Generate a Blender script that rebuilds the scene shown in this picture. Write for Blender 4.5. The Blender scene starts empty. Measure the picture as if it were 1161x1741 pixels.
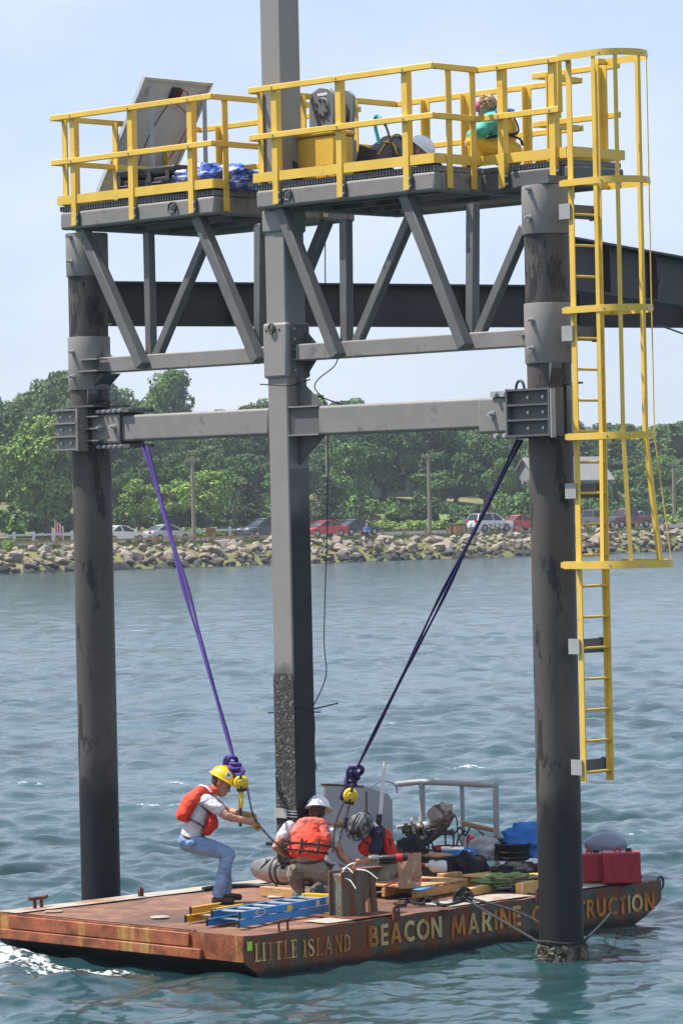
import bpy, bmesh, math, random
import numpy as np
from mathutils import Vector, Matrix, noise as mnoise

scene = bpy.context.scene
COL = scene.collection
# ------------------------------------------------------------------ camera
F_PX, EYE, ROLL, CX, CY = 6200.0, 4.55, math.radians(1.25), 580.5, 864.0
cd = bpy.data.cameras.new('camera')
cam = bpy.data.objects.new('camera', cd)
COL.objects.link(cam)
cd.sensor_fit = 'HORIZONTAL'
cd.sensor_width = 36.0
cd.lens = 36.0 * F_PX / 1161.0
cd.clip_start = 0.5
cd.clip_end = 9000.0
_pitch = math.atan(6.5 / F_PX)
_fw = Vector((0, math.cos(_pitch), -math.sin(_pitch)))
_r0 = Vector((1, 0, 0)); _u0 = _r0.cross(_fw)
_r = _r0 * math.cos(ROLL) - _u0 * math.sin(ROLL)
_u = _r0 * math.sin(ROLL) + _u0 * math.cos(ROLL)
cam.matrix_world = Matrix(((_r.x, _u.x, -_fw.x, 0), (_r.y, _u.y, -_fw.y, 0), (_r.z, _u.z, -_fw.z, EYE), (0, 0, 0, 1)))
scene.camera = cam
# ------------------------------------------------------------------ sky, sun, exposure
SUN_EL = math.radians(62)
SUN_H = Vector((-0.992, 0.10, 0)).normalized()
world = bpy.data.worlds.new('World'); scene.world = world; world.use_nodes = True
wn, wl = world.node_tree.nodes, world.node_tree.links
for n in list(wn): wn.remove(n)
w_out = wn.new('ShaderNodeOutputWorld'); w_bg = wn.new('ShaderNodeBackground')
sky = wn.new('ShaderNodeTexSky'); sky.sky_type = 'NISHITA'; sky.sun_disc = False
sky.sun_elevation = SUN_EL
sky.sun_rotation = math.atan2(SUN_H.x, SUN_H.y)
sky.air_density = 1.0; sky.dust_density = 0.5; sky.ozone_density = 2.5; sky.altitude = 0
w_tc = wn.new('ShaderNodeTexCoord'); w_mp = wn.new('ShaderNodeMapping'); w_mp.inputs['Scale'].default_value = (6, 6, 12)
w_ns = wn.new('ShaderNodeTexNoise'); w_ns.inputs['Scale'].default_value = 1.6; w_ns.inputs['Detail'].default_value = 5
w_rp = wn.new('ShaderNodeValToRGB'); w_rp.color_ramp.elements[0].position = 0.42; w_rp.color_ramp.elements[1].position = 0.78
w_rp.color_ramp.elements[0].color = (0, 0, 0, 1); w_rp.color_ramp.elements[1].color = (0.42, 0.42, 0.42, 1)
w_mx = wn.new('ShaderNodeMix'); w_mx.data_type = 'RGBA'
w_mx.inputs[7].default_value = (9.0, 9.2, 9.8, 1)
wl.new(w_tc.outputs['Generated'], w_mp.inputs['Vector']); wl.new(w_mp.outputs[0], w_ns.inputs['Vector'])
wl.new(w_ns.outputs['Fac'], w_rp.inputs[0]); wl.new(w_rp.outputs[0], w_mx.inputs[0])
w_hz = wn.new('ShaderNodeMix'); w_hz.data_type = 'RGBA'; w_hz.inputs[0].default_value = 0.62; w_hz.inputs[7].default_value = (6.3, 7.4, 9.6, 1)   # even summer haze over the clear sky
wl.new(sky.outputs[0], w_hz.inputs[6]); wl.new(w_hz.outputs[2], w_mx.inputs[6]); wl.new(w_mx.outputs[2], w_bg.inputs[0]); wl.new(w_bg.outputs[0], w_out.inputs[0])
w_bg.inputs[1].default_value = 0.08
sd = bpy.data.lights.new('sun', 'SUN'); sd.energy = 5.0; sd.angle = math.radians(0.55); sd.color = (1.0, 0.95, 0.87)
sun = bpy.data.objects.new('sun', sd); COL.objects.link(sun); sun.location = (-30, 20, 40)
_s = Vector((SUN_H.x * math.cos(SUN_EL), SUN_H.y * math.cos(SUN_EL), math.sin(SUN_EL)))
sun.rotation_euler = _s.to_track_quat('Z', 'Y').to_euler()
vs = scene.view_settings
vs.view_transform = 'Standard'; vs.look = 'None'; vs.exposure = 0.6; vs.gamma = 1.0; vs.use_curve_mapping = False
scene.cycles.max_bounces = 5; scene.cycles.diffuse_bounces = 2; scene.cycles.glossy_bounces = 3
scene.cycles.volume_bounces = 0; scene.cycles.transparent_max_bounces = 6
scene.cycles.caustics_reflective = False; scene.cycles.caustics_refractive = False

# ------------------------------------------------------------------ places
V3 = Vector
def ray(px, py):
    dx, dy = px - CX, py - CY
    return ((dx * math.cos(ROLL) - dy * math.sin(ROLL)) / F_PX, 1.0, -(dx * math.sin(ROLL) + dy * math.cos(ROLL)) / F_PX)
def at_z(px, py, z):
    r = ray(px, py); t = (z - EYE) / r[2]; return V3((r[0] * t, t, z))
def at_y(px, py, y):
    r = ray(px, py); return V3((r[0] * y, y, EYE + r[2] * y))
# platform frame: origin on the axis of the far pile, U runs along the truss towards the near pile, V away from the viewer
S2 = math.sqrt(.5)
LX, LY = -2.81, 41.2
U = V3((S2, -S2, 0)); V = V3((S2, S2, 0)); Z = V3((0, 0, 1))
def W(a, b, z): return V3((LX + (a + b) * S2, LY + (b - a) * S2, z))
def ab(p):
    x, y = p[0] - LX, p[1] - LY; return (x - y) * S2, (x + y) * S2
def on_b(px, py, b):
    r = ray(px, py); k = (b + (LX + LY) * S2) / ((r[0] + 1) * S2)
    p = V3((r[0] * k, k, EYE + r[2] * k)); return ab(p)[0], p.z
def on_a(px, py, a):
    r = ray(px, py); k = (a + (LX - LY) * S2) / ((r[0] - 1) * S2)
    p = V3((r[0] * k, k, EYE + r[2] * k)); return ab(p)[1], p.z

# ------------------------------------------------------------------ mesh helpers
class MB:
    def __init__(s): s.v = []; s.f = []; s.m = []; s.cm = 0
    def add(s, vs_, fs):
        o = len(s.v); s.v += [tuple(p) for p in vs_]
        for f in fs: s.f.append(tuple(i + o for i in f)); s.m.append(s.cm)
        return s
    def mat(s, i): s.cm = i; return s
    def box(s, c, hx, hy, hz, ax=None):
        ex, ey, ez = ax or (V3((1, 0, 0)), V3((0, 1, 0)), Z)
        c = V3(c); p = []
        for k in (-1, 1):
            for j in (-1, 1):
                for i in (-1, 1): p.append(c + ex * (hx * i) + ey * (hy * j) + ez * (hz * k))
        return s.add(p, [(0, 2, 3, 1), (4, 5, 7, 6), (0, 1, 5, 4), (2, 6, 7, 3), (0, 4, 6, 2), (1, 3, 7, 5)])
    def uv(s, a0, a1, b0, b1, z0, z1):      # box in platform frame
        return s.box(W((a0 + a1) / 2, (b0 + b1) / 2, (z0 + z1) / 2), abs(a1 - a0) / 2, abs(b1 - b0) / 2, abs(z1 - z0) / 2, (U, V, Z))
    def bar(s, p0, p1, w, h, up=Z):
        p0, p1 = V3(p0), V3(p1); d = p1 - p0; L = d.length; d.normalize()
        x = d.cross(V3(up))
        if x.length < 1e-4: x = d.cross(V3((1, 0, 0)))
        x.normalize(); y = x.cross(d)
        return s.box((p0 + p1) / 2, w / 2, L / 2, h / 2, (x, d, y))
    def tube(s, pts, r, n=8, closed=False, squash=1.0):
        pts = [V3(p) for p in pts]; m = len(pts); rs = r if hasattr(r, '__len__') else [r] * m
        vs_ = []; fs = []; prev = None
        for i, p in enumerate(pts):
            if closed: d = pts[(i + 1) % m] - pts[i - 1]
            else: d = pts[min(i + 1, m - 1)] - pts[max(i - 1, 0)]
            if d.length < 1e-9: d = V3((0, 0, 1))
            d.normalize()
            if prev is None:
                x = d.cross(Z)
                if x.length < .05: x = d.cross(V3((1, 0, 0)))
            else: x = prev - d * prev.dot(d)
            x.normalize(); prev = x; y = d.cross(x)
            for k in range(n):
                t = 2 * math.pi * k / n
                vs_.append(p + x * (math.cos(t) * rs[i]) + y * (math.sin(t) * rs[i] * squash))
        for i in range(m if closed else m - 1):
            j = (i + 1) % m
            for k in range(n): fs.append((i * n + k, i * n + (k + 1) % n, j * n + (k + 1) % n, j * n + k))
        if not closed: fs += [tuple(range(n - 1, -1, -1)), tuple((m - 1) * n + k for k in range(n))]
        return s.add(vs_, fs)
    def cyl(s, p0, p1, r0, r1=None, n=16): return s.tube([p0, p1], [r0, r0 if r1 is None else r1], n)
    def lathe(s, prof, c, n=24, ax=None, sx=1.0, sy=1.0):
        ex, ey, ez = ax or (V3((1, 0, 0)), V3((0, 1, 0)), Z); c = V3(c); vs_ = []; fs = []; m = len(prof)
        for r, z in prof:
            for k in range(n):
                t = 2 * math.pi * k / n; vs_.append(c + ex * (r * sx * math.cos(t)) + ey * (r * sy * math.sin(t)) + ez * z)
        for i in range(m - 1):
            for k in range(n): fs.append((i * n + k, i * n + (k + 1) % n, (i + 1) * n + (k + 1) % n, (i + 1) * n + k))
        fs += [tuple(range(n - 1, -1, -1)), tuple((m - 1) * n + k for k in range(n))]
        return s.add(vs_, fs)
    def ell(s, c, rx, ry, rz, ax=None, nu=14, nv=9):
        pr = []
        for i in range(nv + 1):
            t = -math.pi / 2 + math.pi * i / nv; pr.append((max(math.cos(t), 1e-3), math.sin(t) * rz))
        return s.lathe(pr, c, nu, ax, rx, ry)
    def prism(s, poly, vec):
        poly = [V3(p) for p in poly]; vec = V3(vec); n = len(poly)
        fs = [tuple(range(n - 1, -1, -1)), tuple(range(n, 2 * n))]
        for i in range(n): j = (i + 1) % n; fs.append((i, j, n + j, n + i))
        return s.add(poly + [p + vec for p in poly], fs)
    def grid(s, fn, nu, nv):
        vs_ = [fn(i / nu, j / nv) for j in range(nv + 1) for i in range(nu + 1)]
        fs = [(j * (nu + 1) + i, j * (nu + 1) + i + 1, (j + 1) * (nu + 1) + i + 1, (j + 1) * (nu + 1) + i) for j in range(nv) for i in range(nu)]
        return s.add(vs_, fs)
    def lump(s, c, rx, ry, rz, ax=None, amp=.25, fr=3.0, seed=0, nu=22, nv=14, flat=None):
        ex, ey, ez = ax or (V3((1, 0, 0)), V3((0, 1, 0)), Z); c = V3(c); vs_ = []; fs = []
        for i in range(nv + 1):
            t = -math.pi / 2 + math.pi * i / nv
            for k in range(nu):
                a = 2 * math.pi * k / nu
                d = V3((math.cos(t) * math.cos(a), math.cos(t) * math.sin(a), math.sin(t)))
                q = d * fr + V3((seed * 7.1, seed * 3.3, 1.7 * seed))
                k2 = 1 + amp * mnoise.noise(q) + amp * .6 * abs(mnoise.noise(q * 2.3)) + amp * .3 * mnoise.noise(q * 5.1)
                z = d.z * rz * k2
                if flat is not None: z = max(z, flat)
                vs_.append(c + ex * (d.x * rx * k2) + ey * (d.y * ry * k2) + ez * z)
        for i in range(nv):
            for k in range(nu): fs.append((i * nu + k, i * nu + (k + 1) % nu, (i + 1) * nu + (k + 1) % nu, (i + 1) * nu + k))
        return s.add(vs_, fs)
    def build(s, name, mats, parent=None, smooth=None, bevel=0, label=None, cat=None, group=None, kind=None, seg=2):
        if not isinstance(mats, (list, tuple)): mats = [mats]
        if parent is not None: o3 = origin_of(parent)
        else:
            xs = np.array(s.v); o3 = V3(((xs[:, 0].min() + xs[:, 0].max()) / 2, (xs[:, 1].min() + xs[:, 1].max()) / 2, xs[:, 2].min()))
        me = bpy.data.meshes.new(name)
        me.from_pydata([(p[0] - o3.x, p[1] - o3.y, p[2] - o3.z) for p in s.v], [], s.f)
        for m in mats: me.materials.append(m)
        if len(mats) > 1: me.polygons.foreach_set('material_index', s.m)
        me.update()
        if smooth is not None:
            me.shade_smooth(); me.set_sharp_from_angle(angle=math.radians(smooth))
        ob = bpy.data.objects.new(name, me); COL.objects.link(ob)
        if parent is not None: ob.parent = parent
        else: ob.location = o3
        if bevel:
            b = ob.modifiers.new('bevel', 'BEVEL'); b.width = bevel; b.segments = seg; b.limit_method = 'ANGLE'; b.angle_limit = math.radians(40)
            if smooth is None:
                me.shade_smooth(); me.set_sharp_from_angle(angle=math.radians(35))
        tag(ob, label, cat, group, kind)
        return ob
ORG = {}
def origin_of(o):
    q = V3((0, 0, 0))
    while o is not None: q = q + V3(o.location); o = o.parent
    return q
def tag(o, label=None, cat=None, group=None, kind=None):
    if label: o['label'] = label
    if cat: o['category'] = cat
    if group: o['group'] = group
    if kind: o['kind'] = kind
    return o
def thing(name, loc, label, cat, group=None):
    o = bpy.data.objects.new(name, None); COL.objects.link(o); o.location = loc; o.empty_display_size = .2
    return tag(o, label, cat, group)
def copy_tree(o, parent=None):
    c = o.copy(); COL.objects.link(c)
    if parent is not None: c.parent = parent
    for ch in list(o.children):
        copy_tree(ch, c)
    return c
def relabel(o, label):
    o['label'] = label; return o

# ------------------------------------------------------------------ materials
def pmat(name, base, rough=.6, metal=0.0, var=.2, vs_=3.0, base2=None, lo=.5, hi=.62, s2=2.0, st2=(1, 1, 1), bump=.15, bs=30.0, island=0.0, rot=0.0, spec=.5, coat=0.0, sheen=0, trans=0.0, zmix=None):
    m = bpy.data.materials.new(name); m.use_nodes = True
    n, l = m.node_tree.nodes, m.node_tree.links
    p = n['Principled BSDF']; p.inputs['Roughness'].default_value = rough; p.inputs['Metallic'].default_value = metal
    p.inputs['Specular IOR Level'].default_value = spec; p.inputs['Coat Weight'].default_value = coat
    tc = n.new('ShaderNodeTexCoord'); co = tc.outputs['Object']
    if rot:
        r = n.new('ShaderNodeMapping'); r.inputs['Rotation'].default_value = (0, 0, rot); l.new(co, r.inputs['Vector']); co = r.outputs[0]
    ns = n.new('ShaderNodeTexNoise'); ns.inputs['Scale'].default_value = vs_; ns.inputs['Detail'].default_value = 6; ns.inputs['Roughness'].default_value = .62
    l.new(co, ns.inputs['Vector'])
    rp = n.new('ShaderNodeValToRGB'); e = rp.color_ramp.elements
    e[0].position = .3; e[1].position = .7
    e[0].color = tuple(c * (1 - var) for c in base) + (1,); e[1].color = tuple(min(1, c * (1 + var)) for c in base) + (1,)
    l.new(ns.outputs['Fac'], rp.inputs[0]); out = rp.outputs[0]
    if base2 is not None:
        mp = n.new('ShaderNodeMapping'); mp.inputs['Scale'].default_value = st2; l.new(co, mp.inputs['Vector'])
        n2 = n.new('ShaderNodeTexNoise'); n2.inputs['Scale'].default_value = s2; n2.inputs['Detail'].default_value = 8; n2.inputs['Roughness'].default_value = .65
        l.new(mp.outputs[0], n2.inputs['Vector'])
        r2 = n.new('ShaderNodeValToRGB'); r2.color_ramp.elements[0].position = lo; r2.color_ramp.elements[1].position = hi
        l.new(n2.outputs['Fac'], r2.inputs[0])
        mx = n.new('ShaderNodeMix'); mx.data_type = 'RGBA'; l.new(r2.outputs[0], mx.inputs[0]); l.new(out, mx.inputs[6]); mx.inputs[7].default_value = tuple(base2) + (1,)
        out = mx.outputs[2]
    if zmix is not None:      # (z0, z1, colour): below z0 the colour, above z1 none, ragged edge (tide line, growth)
        z0, z1, zc, zs = zmix
        g = n.new('ShaderNodeNewGeometry'); sx = n.new('ShaderNodeSeparateXYZ'); l.new(g.outputs['Position'], sx.inputs[0])
        nz = n.new('ShaderNodeTexNoise'); nz.inputs['Scale'].default_value = zs; nz.inputs['Detail'].default_value = 6; l.new(g.outputs['Position'], nz.inputs['Vector'])
        ma = n.new('ShaderNodeMath'); ma.operation = 'MULTIPLY_ADD'; ma.inputs[1].default_value = (z1 - z0) * 2.2; l.new(nz.outputs['Fac'], ma.inputs[0]); l.new(sx.outputs['Z'], ma.inputs[2])
        mr = n.new('ShaderNodeMapRange'); mr.inputs['From Min'].default_value = z0 + (z1 - z0) * 1.1; mr.inputs['From Max'].default_value = z1 + (z1 - z0) * 1.1
        mr.inputs['To Min'].default_value = 1; mr.inputs['To Max'].default_value = 0; l.new(ma.outputs[0], mr.inputs['Value'])
        mz = n.new('ShaderNodeMix'); mz.data_type = 'RGBA'; l.new(mr.outputs[0], mz.inputs[0]); l.new(out, mz.inputs[6]); mz.inputs[7].default_value = tuple(zc) + (1,)
        out = mz.outputs[2]
    if island:
        g = n.new('ShaderNodeNewGeometry'); hs = n.new('ShaderNodeHueSaturation')
        mr = n.new('ShaderNodeMapRange'); mr.inputs['To Min'].default_value = 1 - island; mr.inputs['To Max'].default_value = 1 + island
        l.new(g.outputs['Random Per Island'], mr.inputs['Value']); l.new(mr.outputs[0], hs.inputs['Value']); l.new(out, hs.inputs['Color']); out = hs.outputs[0]
    l.new(out, p.inputs['Base Color'])
    if bump:
        nb = n.new('ShaderNodeTexNoise'); nb.inputs['Scale'].default_value = bs; nb.inputs['Detail'].default_value = 4; l.new(co, nb.inputs['Vector'])
        bp = n.new('ShaderNodeBump'); bp.inputs['Strength'].default_value = bump; bp.inputs['Distance'].default_value = .02
        l.new(nb.outputs['Fac'], bp.inputs['Height']); l.new(bp.outputs[0], p.inputs['Normal'])
    if trans:
        p.inputs['Transmission Weight'].default_value = trans
    m.diffuse_color = tuple(base) + (1,)
    return m
random.seed(7); np.random.seed(7)
M = {}
M['steel'] = pmat('grey_paint', (.225, .21, .195), .55, var=.10, vs_=2.5, base2=(.12, .10, .085), lo=.58, hi=.72, s2=4.0, bump=.06, bs=60)
M['steel_dk'] = pmat('dark_grey_paint', (.105, .105, .105), .55, var=.15, vs_=3, bump=.06, bs=50)
M['pile'] = pmat('tarred_pile', (.078, .066, .058), .6, var=.25, vs_=1.6, base2=(.02, .019, .019), lo=.535, hi=.575, s2=2.6, st2=(1.8, 1.8, .6), bump=.12, bs=40, zmix=(1.35, 1.75, (.006, .0065, .008), 3.5))
M['post'] = pmat('post_paint', (.25, .235, .215), .5, var=.08, vs_=1.5, base2=(.07, .062, .058), lo=.60, hi=.72, s2=1.1, st2=(1, 1, 1), bump=.05, bs=50, zmix=(2.72, 2.92, (.05, .047, .042), 5))
M['girder'] = pmat('brown_black_girder', (.050, .043, .040), .7, var=.2, vs_=2, bump=.1)
M['yellow'] = pmat('safety_yellow', (.78, .50, .075), .42, var=.09, vs_=3, base2=(.36, .19, .03), lo=.61, hi=.78, s2=5, bump=.05, bs=60)
M['galv'] = pmat('galvanised', (.55, .55, .55), .35, metal=.8, var=.15, vs_=10, bump=.05)
M['bracket'] = pmat('black_bracket', (.045, .045, .048), .5, var=.2, vs_=6)
M['grating'] = pmat('grating_steel', (.20, .20, .20), .6, var=.25, vs_=8)
M['ltgrey'] = pmat('light_grey_plate', (.36, .36, .35), .5, var=.08, vs_=5)
M['barnacle'] = pmat('barnacles', (.18, .16, .11), .85, var=.55, vs_=22, bump=.9, bs=50, base2=(.03, .032, .022), lo=.45, hi=.6, s2=9)
M['growth'] = pmat('marine_growth', (.040, .038, .035), .85, var=.5, vs_=14, base2=(.26, .25, .23), lo=.56, hi=.63, s2=30, bump=.8, bs=40)
M['black'] = pmat('black_plastic', (.012, .012, .013), .45, var=.3, vs_=8, bump=.05)
M['rubber'] = pmat('black_rubber', (.010, .010, .010), .6, var=.3, vs_=8)
M['alu'] = pmat('aluminium', (.62, .63, .63), .35, metal=.5, var=.08, vs_=8, bump=.03)
M['white'] = pmat('white_plastic', (.72, .72, .70), .4, var=.05, vs_=6, bump=.03)
M['purple'] = pmat('purple_webbing', (.060, .026, .21), .75, var=.3, vs_=25, bump=.5, bs=90)
M['purple_dk'] = pmat('dark_purple_webbing', (.028, .012, .10), .75, var=.3, vs_=25, bump=.5, bs=90)
M['hoist'] = pmat('hoist_yellow', (.72, .50, .02), .45, var=.15, vs_=12, base2=(.08, .06, .03), lo=.6, hi=.68, s2=9)
M['chain'] = pmat('chain_steel', (.09, .085, .08), .4, metal=.7, var=.3, vs_=20)
M['rope'] = pmat('dark_rope', (.03, .032, .035), .9, var=.4, vs_=30, bump=.6, bs=120)
M['wood'] = pmat('pallet_pine', (.48, .27, .11), .75, var=.28, vs_=7, base2=(.22, .13, .07), lo=.55, hi=.75, s2=3, st2=(1, 1, 6), bump=.25, bs=40)
M['wood_new'] = pmat('fresh_lumber', (.62, .38, .13), .7, var=.15, vs_=6, bump=.2, bs=40)
M['red_tank'] = pmat('red_tank', (.38, .018, .03), .4, var=.2, vs_=6, bump=.05)
M['red'] = pmat('red_plastic', (.50, .012, .018), .4, var=.15, vs_=6, bump=.05)
M['blue_tarp'] = pmat('blue_tarp', (.012, .16, .52), .45, var=.3, vs_=6, bump=.6, bs=22)
M['navy_tarp'] = pmat('silver_blue_tarp', (.05, .11, .42), .38, var=.4, vs_=6, base2=(.45, .5, .58), lo=.54, hi=.57, s2=4.5, bump=.6, bs=20)
M['grey_cloth'] = pmat('grey_cloth', (.35, .35, .36), .9, var=.2, vs_=8, bump=.5, bs=30)
M['green_cloth'] = pmat('green_cloth', (.22, .32, .12), .95, var=.3, vs_=9, base2=(.26, .22, .11), lo=.5, hi=.56, s2=4, bump=.6, bs=40)
M['black_cloth'] = pmat('black_cloth', (.014, .014, .018), .9, var=.4, vs_=8, bump=.5, bs=30)
M['paper'] = pmat('kraft_paper', (.40, .245, .14), .8, var=.12, vs_=9, bump=.35, bs=14)
M['rust'] = pmat('rusty_green_steel', (.12, .145, .115), .8, var=.25, vs_=6, base2=(.20, .062, .022), lo=.42, hi=.54, s2=4, st2=(2.2, 2.2, .35), bump=.4, bs=40)
M['rust_full'] = pmat('rust', (.12, .042, .02), .85, var=.4, vs_=8, base2=(.05, .025, .015), lo=.5, hi=.65, s2=6, bump=.4, bs=40)
M['hull_side'] = pmat('hull_side_paint', (.075, .080, .060), .62, var=.4, vs_=3.5, base2=(.19, .052, .014), lo=.42, hi=.53, s2=2.6, st2=(2.0, 2.0, .22), bump=.35, bs=22, zmix=(.02, .10, (.018, .022, .018), 6))
M['hull_end'] = pmat('hull_end_rust', (.27, .074, .028), .55, var=.6, vs_=4.5, base2=(.36, .20, .05), lo=.54, hi=.62, s2=2.4, st2=(2.2, 2.2, .25), bump=.3, bs=22)
M['hull_low'] = pmat('hull_bottom', (.012, .013, .013), .5, var=.4, vs_=3)
M['deck'] = pmat('deck_rust', (.245, .115, .064), .65, var=.5, vs_=3.2, base2=(.085, .045, .034), lo=.42, hi=.60, s2=.85, bump=.3, bs=26)
M['deck_edge'] = pmat('deck_worn_grey', (.36, .32, .27), .7, var=.18, vs_=3, base2=(.26, .11, .05), lo=.52, hi=.66, s2=2.2, bump=.3, bs=26)
M['letter'] = pmat('old_lettering', (.62, .47, .20), .7, var=.2, vs_=6, base2=(.42, .125, .02), lo=.46, hi=.56, s2=1.9, st2=(2.2, 2.2, .5), bump=.1)
M['letter_or'] = pmat('orange_lettering', (.60, .23, .035), .7, var=.25, vs_=6, base2=(.38, .11, .018), lo=.46, hi=.58, s2=3, st2=(2.2, 2.2, .5), bump=.1)
M['label_green'] = pmat('green_sticker', (.42, .72, .06), .5, var=.08, vs_=5, bump=0)
M['console'] = pmat('grey_plate_paint', (.36, .37, .38), .5, var=.10, vs_=3, base2=(.25, .14, .08), lo=.66, hi=.74, s2=3, st2=(3, 3, .3), bump=.05)
M['lad_blue'] = pmat('fibreglass_blue', (.035, .24, .56), .5, var=.08, vs_=5, bump=.06)
M['lad_yel'] = pmat('fibreglass_yellow', (.75, .40, .02), .5, var=.1, vs_=5, bump=.06)
M['nacelle'] = pmat('nacelle_metal', (.34, .31, .28), .32, metal=.75, var=.2, vs_=4, bump=.04)
M['cowl'] = pmat('motor_cowl', (.22, .25, .32), .35, var=.08, vs_=5, bump=.03)
M['panel_back'] = pmat('panel_backsheet', (.58, .57, .58), .5, var=.08, vs_=4, bump=.03)
M['panel_face'] = pmat('panel_cells', (.01, .014, .05), .12, var=.2, vs_=4, bump=0)
M['winch_grey'] = pmat('winch_grey', (.17, .18, .19), .4, var=.08, vs_=5, bump=.04)
M['box_yellow'] = pmat('case_yellow', (.70, .42, .05), .45, var=.08, vs_=5, bump=.04)
M['teal_hose'] = pmat('teal_hose', (.02, .30, .36), .5, var=.2, vs_=9)
# people
M['skin'] = pmat('skin', (.52, .29, .20), .55, var=.12, vs_=12, bump=.08, bs=60)
M['skin_tan'] = pmat('tanned_skin', (.47, .245, .165), .55, var=.12, vs_=12, bump=.08, bs=60)
M['hair'] = pmat('brown_hair', (.05, .03, .018), .7, var=.4, vs_=40, bump=.6, bs=80)
M['hair_blond'] = pmat('blond_hair', (.52, .36, .20), .75, var=.4, vs_=30, bump=.8, bs=60)
M['tee'] = pmat('white_tee', (.62, .62, .66), .9, var=.10, vs_=7, bump=.9, bs=18)
M['jeans'] = pmat('blue_jeans', (.20, .32, .52), .9, var=.25, vs_=7, base2=(.36, .48, .66), lo=.55, hi=.72, s2=5, bump=.9, bs=18)
M['khaki'] = pmat('khaki_trousers', (.25, .205, .155), .9, var=.25, vs_=8, bump=.9, bs=16)
M['boots'] = pmat('leather_boots', (.05, .024, .014), .6, var=.3, vs_=12)
M['boots_grey'] = pmat('grey_boots', (.06, .065, .055), .7, var=.3, vs_=12)
M['vest'] = pmat('orange_vest', (.72, .058, .024), .8, var=.22, vs_=9, bump=.9, bs=22, base2=(.42, .03, .014), lo=.60, hi=.75, s2=7)
M['vest_mesh'] = pmat('pale_mesh', (.66, .15, .12), .85, var=.2, vs_=9, bump=.4, bs=60)
M['vest_dk'] = pmat('red_vest', (.55, .03, .02), .8, var=.25, vs_=8, bump=.5, bs=16)
M['strap'] = pmat('black_strap', (.014, .012, .012), .8, var=.3, vs_=12)
M['reflect'] = pmat('reflective_tape', (.68, .68, .68), .35, var=.06, vs_=9)
M['glove'] = pmat('leather_glove', (.45, .24, .055), .8, var=.25, vs_=14, bump=.4)
M['belt'] = pmat('belt', (.06, .028, .02), .6, var=.2, vs_=12)
M['hat_yellow'] = pmat('yellow_hat', (.80, .52, .012), .3, var=.05, vs_=5, bump=.02, coat=.3)
M['hat_white'] = pmat('white_hat', (.78, .78, .80), .3, var=.04, vs_=5, bump=.02, coat=.3)
M['hat_camo'] = pmat('camo_hat', (.20, .21, .20), .6, var=.35, vs_=16, base2=(.03, .032, .035), lo=.47, hi=.52, s2=14, bump=.3)
M['navy'] = pmat('navy_shirt', (.016, .022, .055), .9, var=.25, vs_=7, bump=.5, bs=18)
M['mauve'] = pmat('mauve_shirt', (.16, .13, .145), .9, var=.15, vs_=7, bump=.5, bs=18)
M['teal'] = pmat('teal_jacket', (.10, .52, .42), .8, var=.15, vs_=7, bump=.5, bs=18)
M['bib'] = pmat('yellow_oilskin', (.78, .44, .012), .5, var=.15, vs_=6, bump=.5, bs=14)
M['pink'] = pmat('pink_cap', (.60, .10, .25), .8, var=.1, vs_=7)
M['blue_hood'] = pmat('blue_hood', (.02, .16, .58), .7, var=.2, vs_=7, bump=.4)
# shore
M['rock'] = pmat('granite', (.29, .24, .185), .85, var=.5, vs_=.9, base2=(.21, .18, .155), lo=.5, hi=.62, s2=.7, bump=.5, bs=6, zmix=(.55, 1.0, (.030, .028, .024), .8))
M['grass'] = pmat('bank_grass', (.115, .125, .030), .95, var=.4, vs_=.5, base2=(.21, .165, .075), lo=.48, hi=.62, s2=.35, bump=.5, bs=3)
M['lawn'] = pmat('lawn', (.10, .17, .04), .95, var=.3, vs_=.5, bump=.4, bs=3)
M['asphalt'] = pmat('asphalt', (.06, .06, .062), .9, var=.2, vs_=1, bump=.2)
M['pole_wood'] = pmat('pole_wood', (.24, .20, .15), .9, var=.2, vs_=4, bump=.3)
M['rail_wood'] = pmat('guard_rail_wood', (.36, .22, .10), .9, var=.2, vs_=3, bump=.2)
M['bark'] = pmat('bark', (.085, .065, .05), .95, var=.3, vs_=4, bump=.5, bs=10)
def leafmat(name, c, isl=.45): return pmat(name, c, .75, var=.35, vs_=.55, island=isl, bump=0, spec=.25)
M['leaf_dark'] = leafmat('leaves_dark', (.052, .108, .028))
M['leaf_mid'] = leafmat('leaves_mid', (.092, .175, .038))
M['leaf_light'] = leafmat('leaves_light', (.20, .31, .055))
M['leaf_con'] = leafmat('needles', (.070, .095, .042))
M['leaf_pale'] = leafmat('leaves_pale', (.10, .16, .052))
M['glass'] = pmat('car_glass', (.015, .018, .022), .08, var=.1, vs_=3, bump=0)
M['tyre'] = pmat('tyre', (.012, .012, .012), .8, var=.2, vs_=6)
M['rim'] = pmat('wheel_rim', (.40, .40, .42), .35, metal=.6, var=.1, vs_=6)
def carpaint(name, c, metal=.0): return pmat(name, c, .25, metal=metal, var=.03, vs_=2, bump=0, coat=.6)
M['c_white'] = carpaint('white_paint', (.72, .72, .72)); M['c_silver'] = carpaint('silver_paint', (.48, .48, .49), .4)
M['c_navy'] = carpaint('slate_paint', (.035, .045, .07)); M['c_red'] = carpaint('red_paint', (.55, .012, .022))
M['c_black'] = carpaint('black_paint', (.018, .019, .022)); M['c_tan'] = carpaint('tan_paint', (.28, .25, .21), .3)
M['c_maroon'] = carpaint('maroon_paint', (.17, .02, .025)); M['c_blue'] = carpaint('steel_blue_paint', (.16, .21, .30), .3)
M['lamp_red'] = pmat('tail_lamp', (.45, .01, .01), .2, var=.05, bump=0); M['lamp_clear'] = pmat('head_lamp', (.7, .7, .7), .15, var=.05, bump=0)
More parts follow.
